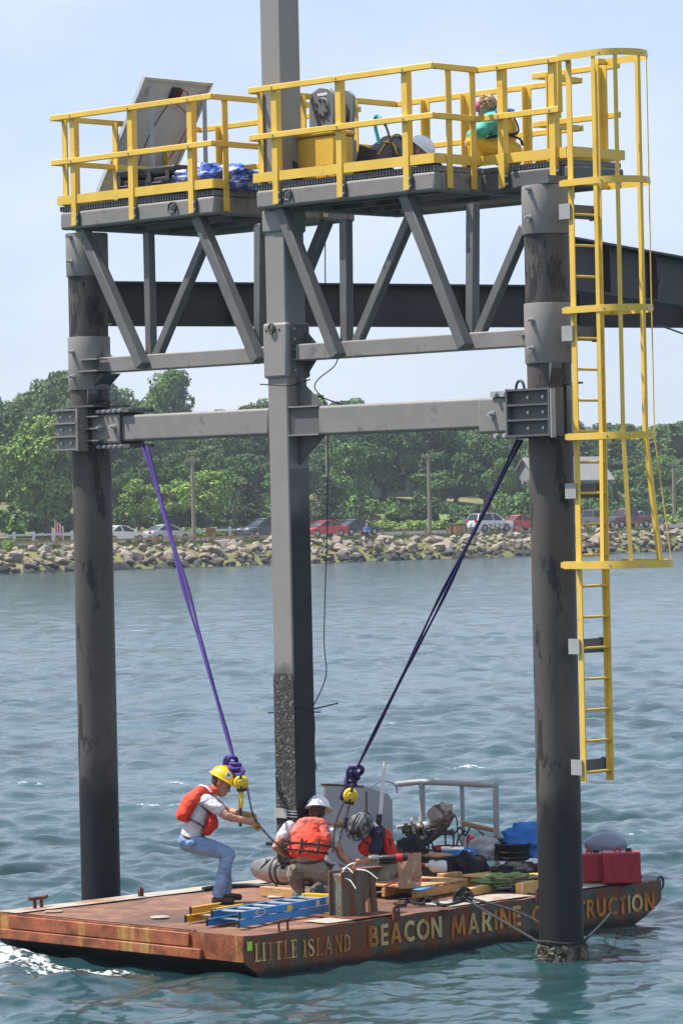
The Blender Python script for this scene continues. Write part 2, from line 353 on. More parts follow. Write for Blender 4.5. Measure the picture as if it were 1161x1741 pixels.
M['siding_grey'] = pmat('grey_siding', (.25, .26, .27), .8, var=.08, vs_=2); M['roof_grey'] = pmat('grey_shingles', (.21, .205, .20), .9, var=.15, vs_=3)
M['siding_white'] = pmat('white_siding', (.62, .63, .62), .8, var=.08, vs_=2); M['siding_blue'] = pmat('blue_siding', (.22, .28, .32), .8, var=.08, vs_=2)
M['flag_red'] = pmat('flag_red', (.45, .03, .03), .8, var=.1); M['flag_white'] = pmat('flag_white', (.6, .6, .6), .8, var=.05); M['flag_blue'] = pmat('flag_blue', (.03, .04, .15), .8, var=.1)
M['bin'] = pmat('brown_bin', (.24, .10, .045), .8, var=.15, vs_=3)
M['flower'] = pmat('yellow_weeds', (.13, .17, .035), .95, var=.4, vs_=2, island=.4, bump=0)
M['greasy'] = pmat('greasy_iron', (.10, .075, .06), .5, var=.5, vs_=9, base2=(.42, .36, .28), lo=.52, hi=.58, s2=7, bump=.4)
M['tar'] = pmat('shaded_dark_coat', (.125, .12, .115), .55, var=.3, vs_=4, bump=.15, zmix=(4.35, 4.62, (.016, .016, .018), 1.2))
M['steel_shaded'] = pmat('shaded_grey_paint', (.125, .125, .122), .5, var=.16, vs_=4, base2=(.06, .058, .055), lo=.62, hi=.7, s2=4, bump=.08, bs=60)  # darker grey for the braces: the platform's shade put into the colour
M['leaf_fresh'] = leafmat('leaves_fresh', (.145, .245, .045))
# ------------------------------------------------------------------ water
rng = np.random.RandomState(11)
def wave_field(X, Y, res):
    lam = np.exp(rng.uniform(math.log(.20), math.log(2.5), 90)); h = np.zeros_like(X)
    ang = np.radians(-60 + rng.normal(0, 48, 90)); ph = rng.uniform(0, 6.28, 90)
    patch = .5 + .5 * np.sin(X * .23 + Y * .11 + 1.3 * np.sin(Y * .09 + X * .05)) * np.sin(X * .13 - Y * .21 + 2)
    patch = .5 + .7 * patch
    for i in range(90):
        k = 2 * math.pi / lam[i]; w = np.clip((lam[i] / (2.4 * res) - .6) / .8, 0, 1)
        warp = .35 * lam[i] * np.sin((X * math.sin(ang[i]) - Y * math.cos(ang[i])) * k * .31 + ph[i] * 3)
        h += w * (.0290 * lam[i] ** 1.0 / k ** .05) * .175 * np.sin(k * ((X * math.cos(ang[i]) + Y * math.sin(ang[i])) + warp) + ph[i])
    h *= patch
    return h + 2.2 * np.clip(h, 0, None) ** 2
def graded(lo, hi, c0, c1, d0, grow):
    xs = list(np.arange(c0, c1 + 1e-6, d0)); d = d0
    while xs[-1] < hi: d *= grow; xs.append(xs[-1] + d)
    d = d0
    while xs[0] > lo: d *= grow; xs.insert(0, xs[0] - d)
    return np.array(xs)
gx = graded(-900, 900, -5.2, 5.2, .055, 1.035)
gy = np.concatenate([graded(-200, 42.0, 31.2, 42.0, .055, 1.05), np.array([42.0 + .055 * (1.0075 ** k - 1) / .0075 for k in range(1, 497)]), np.array([349, 355, 370, 400, 480, 700, 1200.])])
DX = np.gradient(gx); DY = np.gradient(gy)
X, Y = np.meshgrid(gx, gy); RES = np.maximum(np.meshgrid(DX, DY)[0], np.meshgrid(DX, DY)[1] * .8)
H_ = wave_field(X, Y, RES)
A_ = (X - LX - (Y - LY)) * S2; B_ = (X - LX + (Y - LY)) * S2
# broken water where the current meets the end of the barge
def fbm(x, y, s, seed):
    r = np.random.RandomState(seed); o = np.zeros_like(x)
    for i in range(14):
        k = s * 1.35 ** i; t = r.uniform(0, 6.28); o += np.sin(x * k * math.cos(t) + y * k * math.sin(t) + r.uniform(0, 6.28)) / 1.18 ** i
    return o / 4.0
ridge = np.exp(-((B_ + 3.42 + .10 * np.sin(A_ * 2.3)) / .24) ** 2) * np.clip((4.9 - A_) / 1.2, 0, 1) * np.clip((A_ - .6) / .5, 0, 1)
rn = .6 + .4 * np.sin(A_ * 3.1 + 1.0) + .45 * fbm(X, Y, 4.5, 3)
H_ += ridge * .13 * np.clip(rn, 0, 2) * (.5 + .5 * np.clip((4.2 - A_) / 2, 0, 1)) + ridge * .035 * fbm(X, Y, 16, 8)
foam = np.clip(1.5 * ridge * (1.0 + .6 * fbm(X, Y, 9, 4)) * np.clip(rn + .2, 0, 1.3) * np.clip((5.1 - A_) / 1.6, .1, 1), 0, 1)
# small breaking crests out in the channel
cap = np.zeros_like(X)
for (px, py, w, l) in ((275, 1373, .20, .35), (780, 1312, .22, .55), (812, 1311, .18, .3), (668, 1232, .2, .3), (1080, 1415, .15, .25), (300, 1330, .12, .25), (55, 1335, .12, .3), (745, 1325, .15, .2)):
    p = at_z(px, py, 0); q = np.exp(-((X - p.x) / l) ** 2 - ((Y - p.y - .3 * np.sin(X * 3)) / w) ** 2); cap += q
    H_ += .03 * q * (RES < .3)
foam = np.clip(foam + np.clip(cap, 0, 1) * (.5 + .9 * fbm(X, Y, 5, 5)), 0, 1)
ring = np.hypot(A_ - 6.94, B_); foam = np.clip(foam + .35 * np.exp(-((ring - .30) / .09) ** 2) * (fbm(X, Y, 12, 6) > -.1), 0, 1)
ny, nx = X.shape
wv = np.stack([X, Y, H_], -1).reshape(-1, 3)
idx = np.arange(nx * ny).reshape(ny, nx)
wf = np.stack([idx[:-1, :-1], idx[:-1, 1:], idx[1:, 1:], idx[1:, :-1]], -1).reshape(-1, 4)
me = bpy.data.meshes.new('water')
me.vertices.add(len(wv)); me.vertices.foreach_set('co', wv.ravel())
me.loops.add(wf.size); me.loops.foreach_set('vertex_index', wf.ravel())
me.polygons.add(len(wf)); me.polygons.foreach_set('loop_start', np.arange(0, wf.size, 4)); me.polygons.foreach_set('loop_total', np.full(len(wf), 4))
me.update(calc_edges=True); me.shade_smooth()
at = me.attributes.new('foam', 'FLOAT', 'POINT'); at.data.foreach_set('value', foam.ravel().astype(np.float32))
wm = bpy.data.materials.new('sea_water'); wm.use_nodes = True
n, l = wm.node_tree.nodes, wm.node_tree.links; p = n['Principled BSDF']
p.inputs['Base Color'].default_value = (.009, .036, .040, 1); p.inputs['Roughness'].default_value = .15; p.inputs['IOR'].default_value = 1.333
tc = n.new('ShaderNodeTexCoord')
def _noise(scale, detail, sc=(1, 1, 1), rough=.6, rot=0):
    mp = n.new('ShaderNodeMapping'); mp.inputs['Scale'].default_value = sc; mp.inputs['Rotation'].default_value = (0, 0, rot); l.new(tc.outputs['Object'], mp.inputs['Vector'])
    q = n.new('ShaderNodeTexNoise'); q.inputs['Scale'].default_value = scale; q.inputs['Detail'].default_value = detail; q.inputs['Roughness'].default_value = rough
    l.new(mp.outputs[0], q.inputs['Vector']); return q.outputs['Fac']
def _ramp(x, a, b, c0=0.0, c1=1.0):
    r = n.new('ShaderNodeMapRange'); r.inputs['From Min'].default_value = a; r.inputs['From Max'].default_value = b; r.inputs['To Min'].default_value = c0; r.inputs['To Max'].default_value = c1
    l.new(x, r.inputs['Value']); return r.outputs[0]
def _nvec(scale, detail, k, sc, rot, strength=None):
    mp = n.new('ShaderNodeMapping'); mp.inputs['Scale'].default_value = sc; mp.inputs['Rotation'].default_value = (0, 0, rot); l.new(tc.outputs['Object'], mp.inputs['Vector'])
    q = n.new('ShaderNodeTexNoise'); q.inputs['Scale'].default_value = scale; q.inputs['Detail'].default_value = detail; q.inputs['Roughness'].default_value = .62; l.new(mp.outputs[0], q.inputs['Vector'])
    a_ = n.new('ShaderNodeVectorMath'); a_.operation = 'SUBTRACT'; a_.inputs[1].default_value = (.5, .5, .5); l.new(q.outputs['Color'], a_.inputs[0])
    b_ = n.new('ShaderNodeVectorMath'); b_.operation = 'MULTIPLY'; b_.inputs[1].default_value = (k, k, 0); l.new(a_.outputs[0], b_.inputs[0])
    if strength is None: return b_.outputs[0]
    c_ = n.new('ShaderNodeVectorMath'); c_.operation = 'SCALE'; l.new(b_.outputs[0], c_.inputs[0]); l.new(strength, c_.inputs['Scale']); return c_.outputs[0]
calm = _ramp(_noise(.10, 5, (.30, 1.5, 1), .65, .30), .40, .62, .55, 1.35)
gm = n.new('ShaderNodeNewGeometry'); acc = gm.outputs['Normal']
for v_ in (_nvec(.55, 3, .14, (.7, 1.4, 1), .3, calm), _nvec(2.2, 4, .30, (.8, 1.25, 1), .2, calm), _nvec(9.0, 4, .26, (.9, 1.1, 1), 0)):
    ad_ = n.new('ShaderNodeVectorMath'); ad_.operation = 'ADD'; l.new(acc, ad_.inputs[0]); l.new(v_, ad_.inputs[1]); acc = ad_.outputs[0]
nm_ = n.new('ShaderNodeVectorMath'); nm_.operation = 'NORMALIZE'; l.new(acc, nm_.inputs[0]); l.new(nm_.outputs[0], p.inputs['Normal'])
wc = n.new('ShaderNodeMix'); wc.data_type = 'RGBA'; wc.inputs[6].default_value = (.006, .024, .027, 1); wc.inputs[7].default_value = (.024, .068, .076, 1)   # clear and silty water, drawn out by the current
l.new(_ramp(_noise(.17, 7, (.32, 1.25, 1), .66, .30), .36, .62), wc.inputs[0]); l.new(wc.outputs[2], p.inputs['Base Color'])
fa = n.new('ShaderNodeAttribute'); fa.attribute_name = 'foam'
fn = n.new('ShaderNodeMath'); fn.operation = 'MULTIPLY'; l.new(fa.outputs['Fac'], fn.inputs[0]); l.new(_ramp(_noise(11, 7, (1, 1, 1), .7), .44, .62, 0, 1.6), fn.inputs[1])
fm = _ramp(fn.outputs[0], .18, .75)
# flecks of foam drifting on the current
fl = n.new('ShaderNodeMath'); fl.operation = 'MULTIPLY'; l.new(_ramp(_noise(1.1, 6, (.55, 1.6, 1), .68, .2), .67, .73), fl.inputs[0]); l.new(_ramp(_noise(.16, 3, (.5, 1, 1)), .52, .62, 0, .5), fl.inputs[1])
ad = n.new('ShaderNodeMath'); ad.operation = 'MAXIMUM'; l.new(fm, ad.inputs[0]); l.new(fl.outputs[0], ad.inputs[1])
fb = n.new('ShaderNodeBsdfPrincipled'); fb.inputs['Base Color'].default_value = (.80, .83, .84, 1); fb.inputs['Roughness'].default_value = .8
ms = n.new('ShaderNodeMixShader'); l.new(ad.outputs[0], ms.inputs[0]); l.new(p.outputs[0], ms.inputs[1]); l.new(fb.outputs[0], ms.inputs[2])
l.new(ms.outputs[0], n['Material Output'].inputs['Surface'])
me.materials.append(wm)
water = bpy.data.objects.new('water', me); COL.objects.link(water); water['kind'] = 'structure'

# ------------------------------------------------------------------ far shore
S0 = V3((-27, 287, 0)); SDIR = V3((.79, .613, 0)).normalized(); SN = V3((-SDIR.y, SDIR.x, 0))
def sh(s, d, z=0.0): return S0 + SDIR * s + SN * d + V3((0, 0, z))
def col_px(px, d):
    r = (px - CX) / F_PX; t = (d + S0.dot(SN)) / (r * SN.x + SN.y); return V3((r * t, t, 0))
TZ = [(-8, -2.6), (0, 0.0), (4.4, 1.5), (7, 1.75), (30, 2.15), (40, 2.6), (75, 6), (150, 9), (400, 13), (2600, 16)]
def tz(d): return float(np.interp(d, [q[0] for q in TZ], [q[1] for q in TZ]))
def hor(px): return CY - (px - CX) * math.tan(ROLL)
def top_z(px, py, yy): return EYE + (hor(px) - py) * yy / F_PX
ds = [-8, -3, 0, 1.5, 3, 4.4, 5.5, 7, 10, 14, 20, 27, 33, 40, 50, 62, 75, 100, 150, 250, 400, 1000, 2600]
ss = [-1500, -500, -200, -80] + list(np.arange(-40, 140, 3.0)) + [200, 400, 900, 1900]
g = MB()
def tpt(s, d):
    z = tz(d)
    if 4 < d < 40: z += .10 * mnoise.noise(V3((s * .21, d * .3, 1)))
    if d >= 40: z += min(2.0, (d - 40) * .03) * mnoise.noise(V3((s * .03, d * .03, 5)))
    return sh(s, d, z)
vs_ = [tpt(s, d) for d in ds for s in ss]; ns_ = len(ss)
g.add(vs_, [(j * ns_ + i, j * ns_ + i + 1, (j + 1) * ns_ + i + 1, (j + 1) * ns_ + i) for j in range(len(ds) - 1) for i in range(ns_ - 1)])
g.build('ground', M['grass'], smooth=60, kind='structure')
g = MB(); rs = list(np.arange(-38, 138, 4.0))
vs_ = [sh(s, d, tz(d) + .13) for d in (12.5, 19, 26) for s in rs]; nr = len(rs)
g.add(vs_, [(j * nr + i, j * nr + i + 1, (j + 1) * nr + i + 1, (j + 1) * nr + i) for j in range(2) for i in range(nr - 1)])
g.build('parking_road', M['asphalt'], smooth=60, kind='structure')
g = MB(); c = col_px(700, 46); gs = (c - S0).dot(SDIR)
g.grid(lambda i, j: sh(gs - 7 + 14 * i, 41 + 16 * j, tz(41 + 16 * j) + .45), 4, 4); g.build('lawn', M['lawn'], smooth=60, kind='structure')
g = MB(); c = col_px(663, 33); gs = (c - S0).dot(SDIR)
g.grid(lambda i, j: sh(gs - 1.6 + 3.2 * i, 34 + 3.0 * j, 2.3 + 2.0 * j * (1 - .5 * abs(i - .5)) + .35 * mnoise.noise(V3((i * 5, j * 4, 2)))), 8, 6)
g.build('eroded_bank', pmat('bare_earth', (.24, .12, .07), .95, var=.3, vs_=.8, base2=(.07, .09, .03), lo=.5, hi=.6, s2=.6), smooth=60, kind='structure')

# riprap: single stones, the smaller rest as one mass
bank = thing('rock_bank', sh(30, 2, .5), 'pale granite boulder revetment along the far waterline', 'rock bank')
bank['kind'] = 'structure'; del bank['category']; del bank['label']
protos = []
for k in range(10):
    bm = bmesh.new()
    rr = random.Random(100 + k)
    for i in range(13):
        d = V3((rr.gauss(0, 1), rr.gauss(0, 1), rr.gauss(0, 1))).normalized(); bm.verts.new((d.x * rr.uniform(.8, 1.15) * .62, d.y * rr.uniform(.8, 1.1) * .52, d.z * rr.uniform(.8, 1.1) * .40))
    r_ = bmesh.ops.convex_hull(bm, input=bm.verts)
    bmesh.ops.delete(bm, geom=[e for e in r_['geom_interior'] if isinstance(e, bmesh.types.BMVert)], context='VERTS')
    m_ = bpy.data.meshes.new('rock'); bm.to_mesh(m_); bm.free(); m_.materials.append(M['rock']); protos.append(m_)
rlist = []
rr = random.Random(5); s = -6.0
sA = (col_px(-30, 2) - S0).dot(SDIR); sB = (col_px(1195, 2) - S0).dot(SDIR)
s = sA
while s < sB:
    for d, jit in ((-.5, .4), (.5, .4), (1.4, .4), (2.3, .4), (3.1, .4), (3.9, .4), (4.7, .35)):
        if rr.random() < .06: continue
        dd = d + rr.uniform(-jit, jit); sc = rr.choice((.32, .4, .46, .54, .66, .85, 1.3)) * rr.uniform(.85, 1.15)
        rlist.append((sc, s + rr.uniform(-.55, .55), dd))
    s += .68
rlist.sort(key=lambda q: -q[0])
rest = MB()
for i, (sc, s, d) in enumerate(rlist):
    z = tz(d) + .12 * sc + rr.uniform(-.05, .22)
    eu = (rr.uniform(-.5, .5), rr.uniform(-.5, .5), rr.uniform(0, 6.28)); pm = protos[i % 10]
    q = sh(s, d, z)
    if i < 300:
        o = bpy.data.objects.new('rock', pm); COL.objects.link(o); o.parent = bank; o.location = q - bank.location; o.rotation_euler = eu; o.scale = (sc * 1.05, sc, sc)
    else:
        from mathutils import Euler
        mt = Matrix.Translation(q) @ Euler(eu).to_matrix().to_4x4() @ Matrix.Scale(sc, 4)
        rest.add([mt @ v.co for v in pm.vertices], [tuple(p_.vertices) for p_ in pm.polygons])
rest.build('small_rocks', M['rock'], bank, kind='stuff')

# ------------------------------------------------------------------ trees
def leaf_quads(mb, pts, nrm, size, rr):
    for p_, n_ in zip(pts, nrm):
        d = V3((n_[0] + rr.gauss(0, .55), n_[1] + rr.gauss(0, .55), n_[2] + rr.gauss(0, .55) + .25)).normalized()
        x = d.cross(V3((rr.gauss(0, 1), rr.gauss(0, 1), rr.gauss(0, 1)))).normalized(); y = d.cross(x)
        s = size * rr.uniform(.6, 1.35); c = V3(p_)
        mb.add([c - x * s - y * s * .25, c + y * s * .6 + x * s * .1, c + x * s + y * s * .1, c - y * s * .62 + x * s * .1], [(0, 1, 2, 3)])
def broad_tree(seed, nclump, per, size, z0=2.0, rad=4.0, airy=0.0):
    rr = random.Random(seed); mb = MB(); tr = MB()
    tr.tube([(0, 0, -.6), (.1 * rr.uniform(-1, 1), 0, 1.5), (.25 * rr.uniform(-1, 1), .2, 4), (.2, -.1, 7)], [.34, .26, .18, .05], 8)
    zc = (10 + z0) / 2; hz = (10 - z0) / 2
    for c in range(nclump):
        t = rr.uniform(0, 6.28); w = rr.uniform(-1, 1); q = rr.uniform(.35, .80)
        prof = math.sqrt(max(.08, 1 - w * w)) if w > -.3 else math.sqrt(max(.08, 1 - (w * 1.0) ** 2)) * .95
        cc = V3((math.cos(t) * prof * rad * q, math.sin(t) * prof * rad * q, zc + w * hz * .80))
        cr = rad * rr.uniform(.26, .42)
        if airy: cr *= .8
        tr.tube([(0, 0, max(1.2, cc.z - 2.2)), (cc.x * .5, cc.y * .5, cc.z - .9), cc], [.10, .06, .02], 5)
        pts = []; nr_ = []
        for i in range(per):
            d = V3((rr.gauss(0, 1), rr.gauss(0, 1), rr.gauss(0, 1))).normalized(); k = rr.uniform(.55, 1.0) ** .5 * (1 + .30 * mnoise.noise(d * 2.2 + V3((c, seed, 0))))
            p_ = cc + V3((d.x * cr, d.y * cr, d.z * cr * .78)) * k
            if p_.z > 9.95: p_.z = 9.95 - rr.random() * .5
            pts.append(p_); nr_.append(d)
        leaf_quads(mb, pts, nr_, size, rr)
    return mb, tr
def conifer(seed, per, size, rad=2.6):
    rr = random.Random(seed); mb = MB(); tr = MB(); tr.tube([(0, 0, -.5), (0, 0, 5), (0, 0, 9.7)], [.26, .15, .03], 7)
    z = .9
    while z < 9.8:
        r = rad * (1 - z / 10.4) ** .8 * rr.uniform(.75, 1.1); nb = 6 if z < 7 else 4
        for b in range(nb):
            t = rr.uniform(0, 6.28); e = V3((math.cos(t) * r, math.sin(t) * r, z - .12 * r + .35))
            tr.tube([(0, 0, z), e], [.04, .01], 4)
            pts = []; nr_ = []
            for i in range(per):
                k = rr.uniform(.15, 1.05); pts.append(V3((e.x * k, e.y * k, z + (e.z - z) * k)) + V3((rr.gauss(0, .22), rr.gauss(0, .22), rr.gauss(0, .16)))); nr_.append(V3((math.cos(t) * .4, math.sin(t) * .4, .7)))
            leaf_quads(mb, pts, nr_, size, rr)
        z += .42
    return mb, tr
def bush(seed, n_):
    rr = random.Random(seed); mb = MB(); pts = []; nr_ = []
    for c in range(9):
        cc = V3((rr.uniform(-1.6, 1.6), rr.uniform(-1, 1), rr.uniform(.3, 1.2))); cr = rr.uniform(.6, 1.0)
        for i in range(n_):
            d = V3((rr.gauss(0, 1), rr.gauss(0, 1), abs(rr.gauss(0, 1)))).normalized(); pts.append(cc + d * cr * rr.uniform(.7, 1.05)); nr_.append(d)
    leaf_quads(mb, pts, nr_, .17, rr); return mb
def proto_mesh(mb, mat, name):
    me = bpy.data.meshes.new(name); me.from_pydata(mb.v, [], mb.f); me.materials.append(mat); return me
TP = {}
for k in range(4): TP['b%d' % k] = tuple(proto_mesh(q, M[m_], nm) for q, m_, nm in zip(broad_tree(20 + k, 30, 300, .20, 1.6 + .3 * (k % 2), 4.0), ('leaf_mid', 'bark'), ('crown', 'trunk')))
for k in range(2): TP['y%d' % k] = tuple(proto_mesh(q, M[m_], nm) for q, m_, nm in zip(broad_tree(40 + k, 26, 130, .17, 2.6, 3.4, 1), ('leaf_light', 'bark'), ('crown', 'trunk')))
for k in range(2): TP['c%d' % k] = tuple(proto_mesh(q, M[m_], nm) for q, m_, nm in zip(conifer(50 + k, 40, .17, 3.0), ('leaf_con', 'bark'), ('crown', 'trunk')))
TW = {'b': 8.6, 'y': 6.6, 'c': 5.6}
def tree(px, ytop, d, wpx, kind, leaf, label, cat='tree', group=None, name='broadleaf_tree', rz=None):
    c = col_px(px, d); z0 = tz(d) - .1; h = top_z(px, ytop, c.y) - z0; w = wpx * c.y / F_PX
    o = thing(name, (c.x, c.y, z0), label, cat, group); cr, tr = TP[kind]
    o.scale = (w / TW[kind[0]], w / TW[kind[0]], h / 10.0); o.rotation_euler = (0, 0, random.uniform(0, 6.28) if rz is None else rz)
    for nm, me_ in (('crown', cr), ('trunk', tr)):
        q = bpy.data.objects.new(nm, me_); COL.objects.link(q); q.parent = o
        if nm == 'crown' and me_.materials[0] != M[leaf]:
            q.material_slots[0].link = 'OBJECT'; q.material_slots[0].material = M[leaf]
    return o
PX = [-70, 0, 25, 60, 120, 170, 215, 240, 300, 360, 400, 440, 470, 540, 575, 620, 680, 720, 800, 870, 950, 990, 1040, 1100, 1161, 1240]
PY = [690, 670, 688, 645, 627, 632, 655, 692, 702, 700, 690, 674, 690, 668, 678, 672, 684, 682, 690, 684, 704, 718, 716, 722, 712, 705]
rr = random.Random(77)
GW = 'trees of the wooded bank'
LB = 'dense leafy tree in the dark wood behind the parked cars'
def wlabel(px, row, leaf):
    zone = 'left of the far pile' if px < 120 else 'between far pile and square post' if px < 460 else 'between square post and near pile' if px < 900 else 'behind the caged ladder'
    tone = {'leaf_dark': 'dark green', 'leaf_mid': 'fresh green', 'leaf_pale': 'pale green'}[leaf]
    return '%s tree in the %s of the wood %s' % (tone, row, zone)
for row, d0, sp_, x0_, dt in (('skyline', 112, 34, 0, (0, 9)), ('middle rows', 82, 38, 1, (26, 60)), ('front row', 58, 44, 2, None)):
    for x in np.arange(-60, 1240, sp_):
        px = x + rr.uniform(-9, 9)
        if dt is None and (650 < px < 735 or 885 < px < 1040): continue
        lf = rr.choice((('leaf_dark', 'leaf_mid', 'leaf_pale', 'leaf_mid'), ('leaf_dark', 'leaf_mid', 'leaf_dark', 'leaf_pale'), ('leaf_dark', 'leaf_dark', 'leaf_mid'))[x0_])
        yt = np.interp(px, PX, PY) + rr.uniform(*dt) if dt else rr.uniform(765, 815)
        tree(px, yt, d0 + rr.uniform(-7, 7), rr.uniform(84, 122), 'b%d' % rr.randrange(4), lf, wlabel(px, row, lf), group=GW)
tree(300, 627, 92, 122, 'b1', 'leaf_mid', 'tall rounded tree standing above the woods left of the square post')
tree(80, 705, 34, 175, 'b0', 'leaf_fresh', 'big spreading bright green tree at the left edge beside the flag')
tree(20, 640 + 60, 60, 130, 'b2', 'leaf_dark', 'dark rounded tree at the far left edge of the woods')
tree(118, 626, 100, 150, 'b3', 'leaf_pale', 'highest domed tree behind the far pile')
tree(236, 812, 33, 78, 'y0', 'leaf_light', 'thin young tree with loose leaves behind the silver car')
tree(352, 796, 30, 112, 'y1', 'leaf_light', 'bright yellow green young tree right of the left utility pole')
tree(296, 812, 36, 90, 'y0', 'leaf_light', 'bright young tree beside the purple sling, left of the utility pole')
tree(420, 822, 30, 92, 'c0', 'leaf_con', 'olive cedar standing behind the dark parked car', name='cedar_tree')
tree(556, 812, 31, 100, 'c1', 'leaf_con', 'olive cedar right of the square post behind the red car', name='cedar_tree')
tree(478, 850, 34, 70, 'c1', 'leaf_con', 'small cedar half hidden by the square post', name='cedar_tree')
tree(655, 700, 62, 150, 'b2', 'leaf_dark', 'large dark maple above the lawn')
tree(755, 712, 58, 150, 'b0', 'leaf_dark', 'large dark maple behind the middle utility pole')
tree(830, 735, 52, 130, 'b3', 'leaf_dark', 'dark leafy tree beside the barn and the purple sling')
tree(590, 752, 52, 110, 'b1', 'leaf_mid', 'leaning mid green tree left of the large maple')
tree(855, 775, 46, 70, 'y1', 'leaf_mid', 'slender mid green tree at the corner of the barn')
for x, yt, k in ((985, 742, 0), (1050, 735, 1), (1105, 740, 0), (1150, 722, 1)):
    tree(x, yt, 78, 95, 'c%d' % k, 'leaf_pale', 'tall pale pine in the stand behind the caged ladder', group='pines behind the caged ladder', name='pine_tree')
# low shrubs along the foot of the wood
bp = [proto_mesh(bush(60 + k, 130), M['leaf_mid'], 'shrub') for k in range(3)]
def shrub(px, d, w, h, leaf, label, group):
    c = col_px(px, d); o = bpy.data.objects.new('shrub', bp[rr.randrange(3)]); COL.objects.link(o)
    o.location = (c.x, c.y, tz(d) - .1); o.scale = (w / 4.2, w / 4.2, h / 2.0); o.rotation_euler = (0, 0, rr.uniform(-.6, .6))
    o.material_slots[0].link = 'OBJECT'; o.material_slots[0].material = M[leaf]; tag(o, label, 'shrub', group); return o
for x in np.arange(-30, 1210, 30):
    if 1 and not (652 < x < 680): shrub(x + rr.uniform(-8, 8), 37 + rr.uniform(-2, 3), rr.uniform(3.5, 6), rr.uniform(1.8, 3.6), rr.choice(('leaf_dark', 'leaf_mid', 'leaf_dark')), 'dark shrub in the thicket ' + ('left of the far pile' if x < 120 else 'behind the cars between far pile and square post' if x < 460 else 'between square post and near pile' if x < 900 else 'behind the caged ladder'), 'shrubs at the foot of the wood')
for x in np.arange(880, 1200, 26): shrub(x + rr.uniform(-8, 8), 47 + rr.uniform(-2, 3), rr.uniform(4.5, 7), rr.uniform(2.2, 4.2), rr.choice(('leaf_dark', 'leaf_mid')), 'tall shrub on the slope beside the barn', 'shrubs beside the barn')
for x in np.arange(250, 480, 24): shrub(x + rr.uniform(-6, 6), 28, 2.6, 1.1, 'leaf_light', 'low bright hedge shrub behind the left parked cars', 'bright hedge behind the cars')
for x in (640, 668, 700, 735, 790, 1100, 1130): shrub(x, 29, 3.4, 1.3, 'leaf_light', 'low yellow green weeds patch behind the grass strip', 'weed patches on the bank')
shrub(10, 6.0, 1.6, 1.1, 'leaf_light', 'small bright bush growing on the rocks at the left edge', None)
# ragged grass along the crest of the bank
gr = MB(); r2 = random.Random(9)
for i in range(9000):
    s = r2.uniform(sA, sB); d = r2.choice((r2.uniform(5, 11.5), r2.uniform(26.5, 31))); b_ = sh(s, d, tz(d)); hh = r2.uniform(.12, .5); q = r2.uniform(-.12, .12)
    gr.add([b_ - SDIR * .07, b_ + SDIR * .07, b_ + SDIR * q + V3((0, 0, hh))], [(0, 1, 2)])
gr.build('bank_grass', M['flower'], label='rough grass and weeds along the top of the rock bank', kind='stuff')
# ------------------------------------------------------------------ utility poles, rails, houses, cars on the far shore
def utility_pole(px, ytop, d, label, arm=True, lamp=False):
    c = col_px(px, d); z0 = tz(d); zt = top_z(px, ytop, c.y); t = thing('utility_pole', (c.x, c.y, z0), label, 'utility pole', 'utility poles along the far shore')
    MB().cyl((c.x, c.y, z0 - .4), (c.x, c.y, zt), .19, .14, 10).build('pole', M['pole_wood'], t, smooth=50)
    g = MB(); g.bar(V3((c.x, c.y, zt - .28)) - V3((.62, .3, 0)) , V3((c.x, c.y, zt - .28)) + V3((.62, .3, 0)), .12, .14); g.build('crossarm', M['pole_wood'], t)
    for k in (-1, 0, 1): MB().cyl((c.x + .5 * k, c.y + .24 * k, zt - .22), (c.x + .5 * k, c.y + .24 * k, zt + .02), .04, .03, 6).build('insulator', M['ltgrey'], t)
    if lamp:
        g = MB(); g.tube([(c.x, c.y, zt - 2.6), (c.x + .5, c.y + .2, zt - 2.0), (c.x + 1.2, c.y + .5, zt - 1.5), (c.x + 1.9, c.y + .8, zt - 1.55)], .05, 6); g.build('lamp_arm', M['ltgrey'], t)
        MB().ell((c.x + 2.0, c.y + .85, zt - 1.58), .3, .15, .1).build('lamp_head', M['ltgrey'], t, smooth=60)
utility_pole(329, 778, 10.5, 'weathered utility pole with short crossarm, left of the square post')
utility_pole(730, 771, 13, 'weathered utility pole with short crossarm, right of the right hand purple sling top')
utility_pole(1146, 785, 30, 'utility pole with lamp bracket at the right edge', lamp=True)
utility_pole(558, 742, 40, 'thin grey utility pole with a transformer beside the square post')
# timber guard rail along the parking strip and white fence
gl = 0
def post_rail(x0, x1, d, label, group, mat, ph, rh, n_, name, rails=True):
    p0, p1 = col_px(x0, d), col_px(x1, d); z = tz(d)
    t = thing(name, (p0.x, p0.y, z), label, 'guard rail', group); dirn = (p1 - p0)
    for i in range(n_ + 1):
        q = p0 + dirn * (i / n_); MB().box((q.x, q.y, z + ph / 2), .12, .12, ph / 2 + .05, None).build('post', mat, t)
    for i in range(n_ if rails else 0):
        a_, b_ = p0 + dirn * (i / n_), p0 + dirn * ((i + 1) / n_)
        MB().bar((a_.x, a_.y, z + rh), (b_.x, b_.y, z + rh), .10, .17).build('rail', mat, t)
post_rail(-10, 130, 9.6, 'timber guard rail on the bank at the left edge', 'timber guard rails', M['rail_wood'], .75, .5, 4, 'guard_rail')
post_rail(196, 460, 10, 'timber guard rail in front of the white and silver cars', 'timber guard rails', M['rail_wood'], .75, .5, 8, 'guard_rail')
post_rail(535, 760, 10.4, 'row of timber posts in front of the red and black cars', 'timber guard rails', M['rail_wood'], .7, .36, 6, 'guard_rail', False)
post_rail(800, 1120, 11, 'row of timber posts in front of the parked pickups', 'timber guard rails', M['rail_wood'], .7, .36, 8, 'guard_rail', False)
post_rail(-10, 122, 26.5, 'white post and rail fence beyond the parking at the left edge', 'white fences', M['siding_white'], .95, .7, 4, 'white_fence')
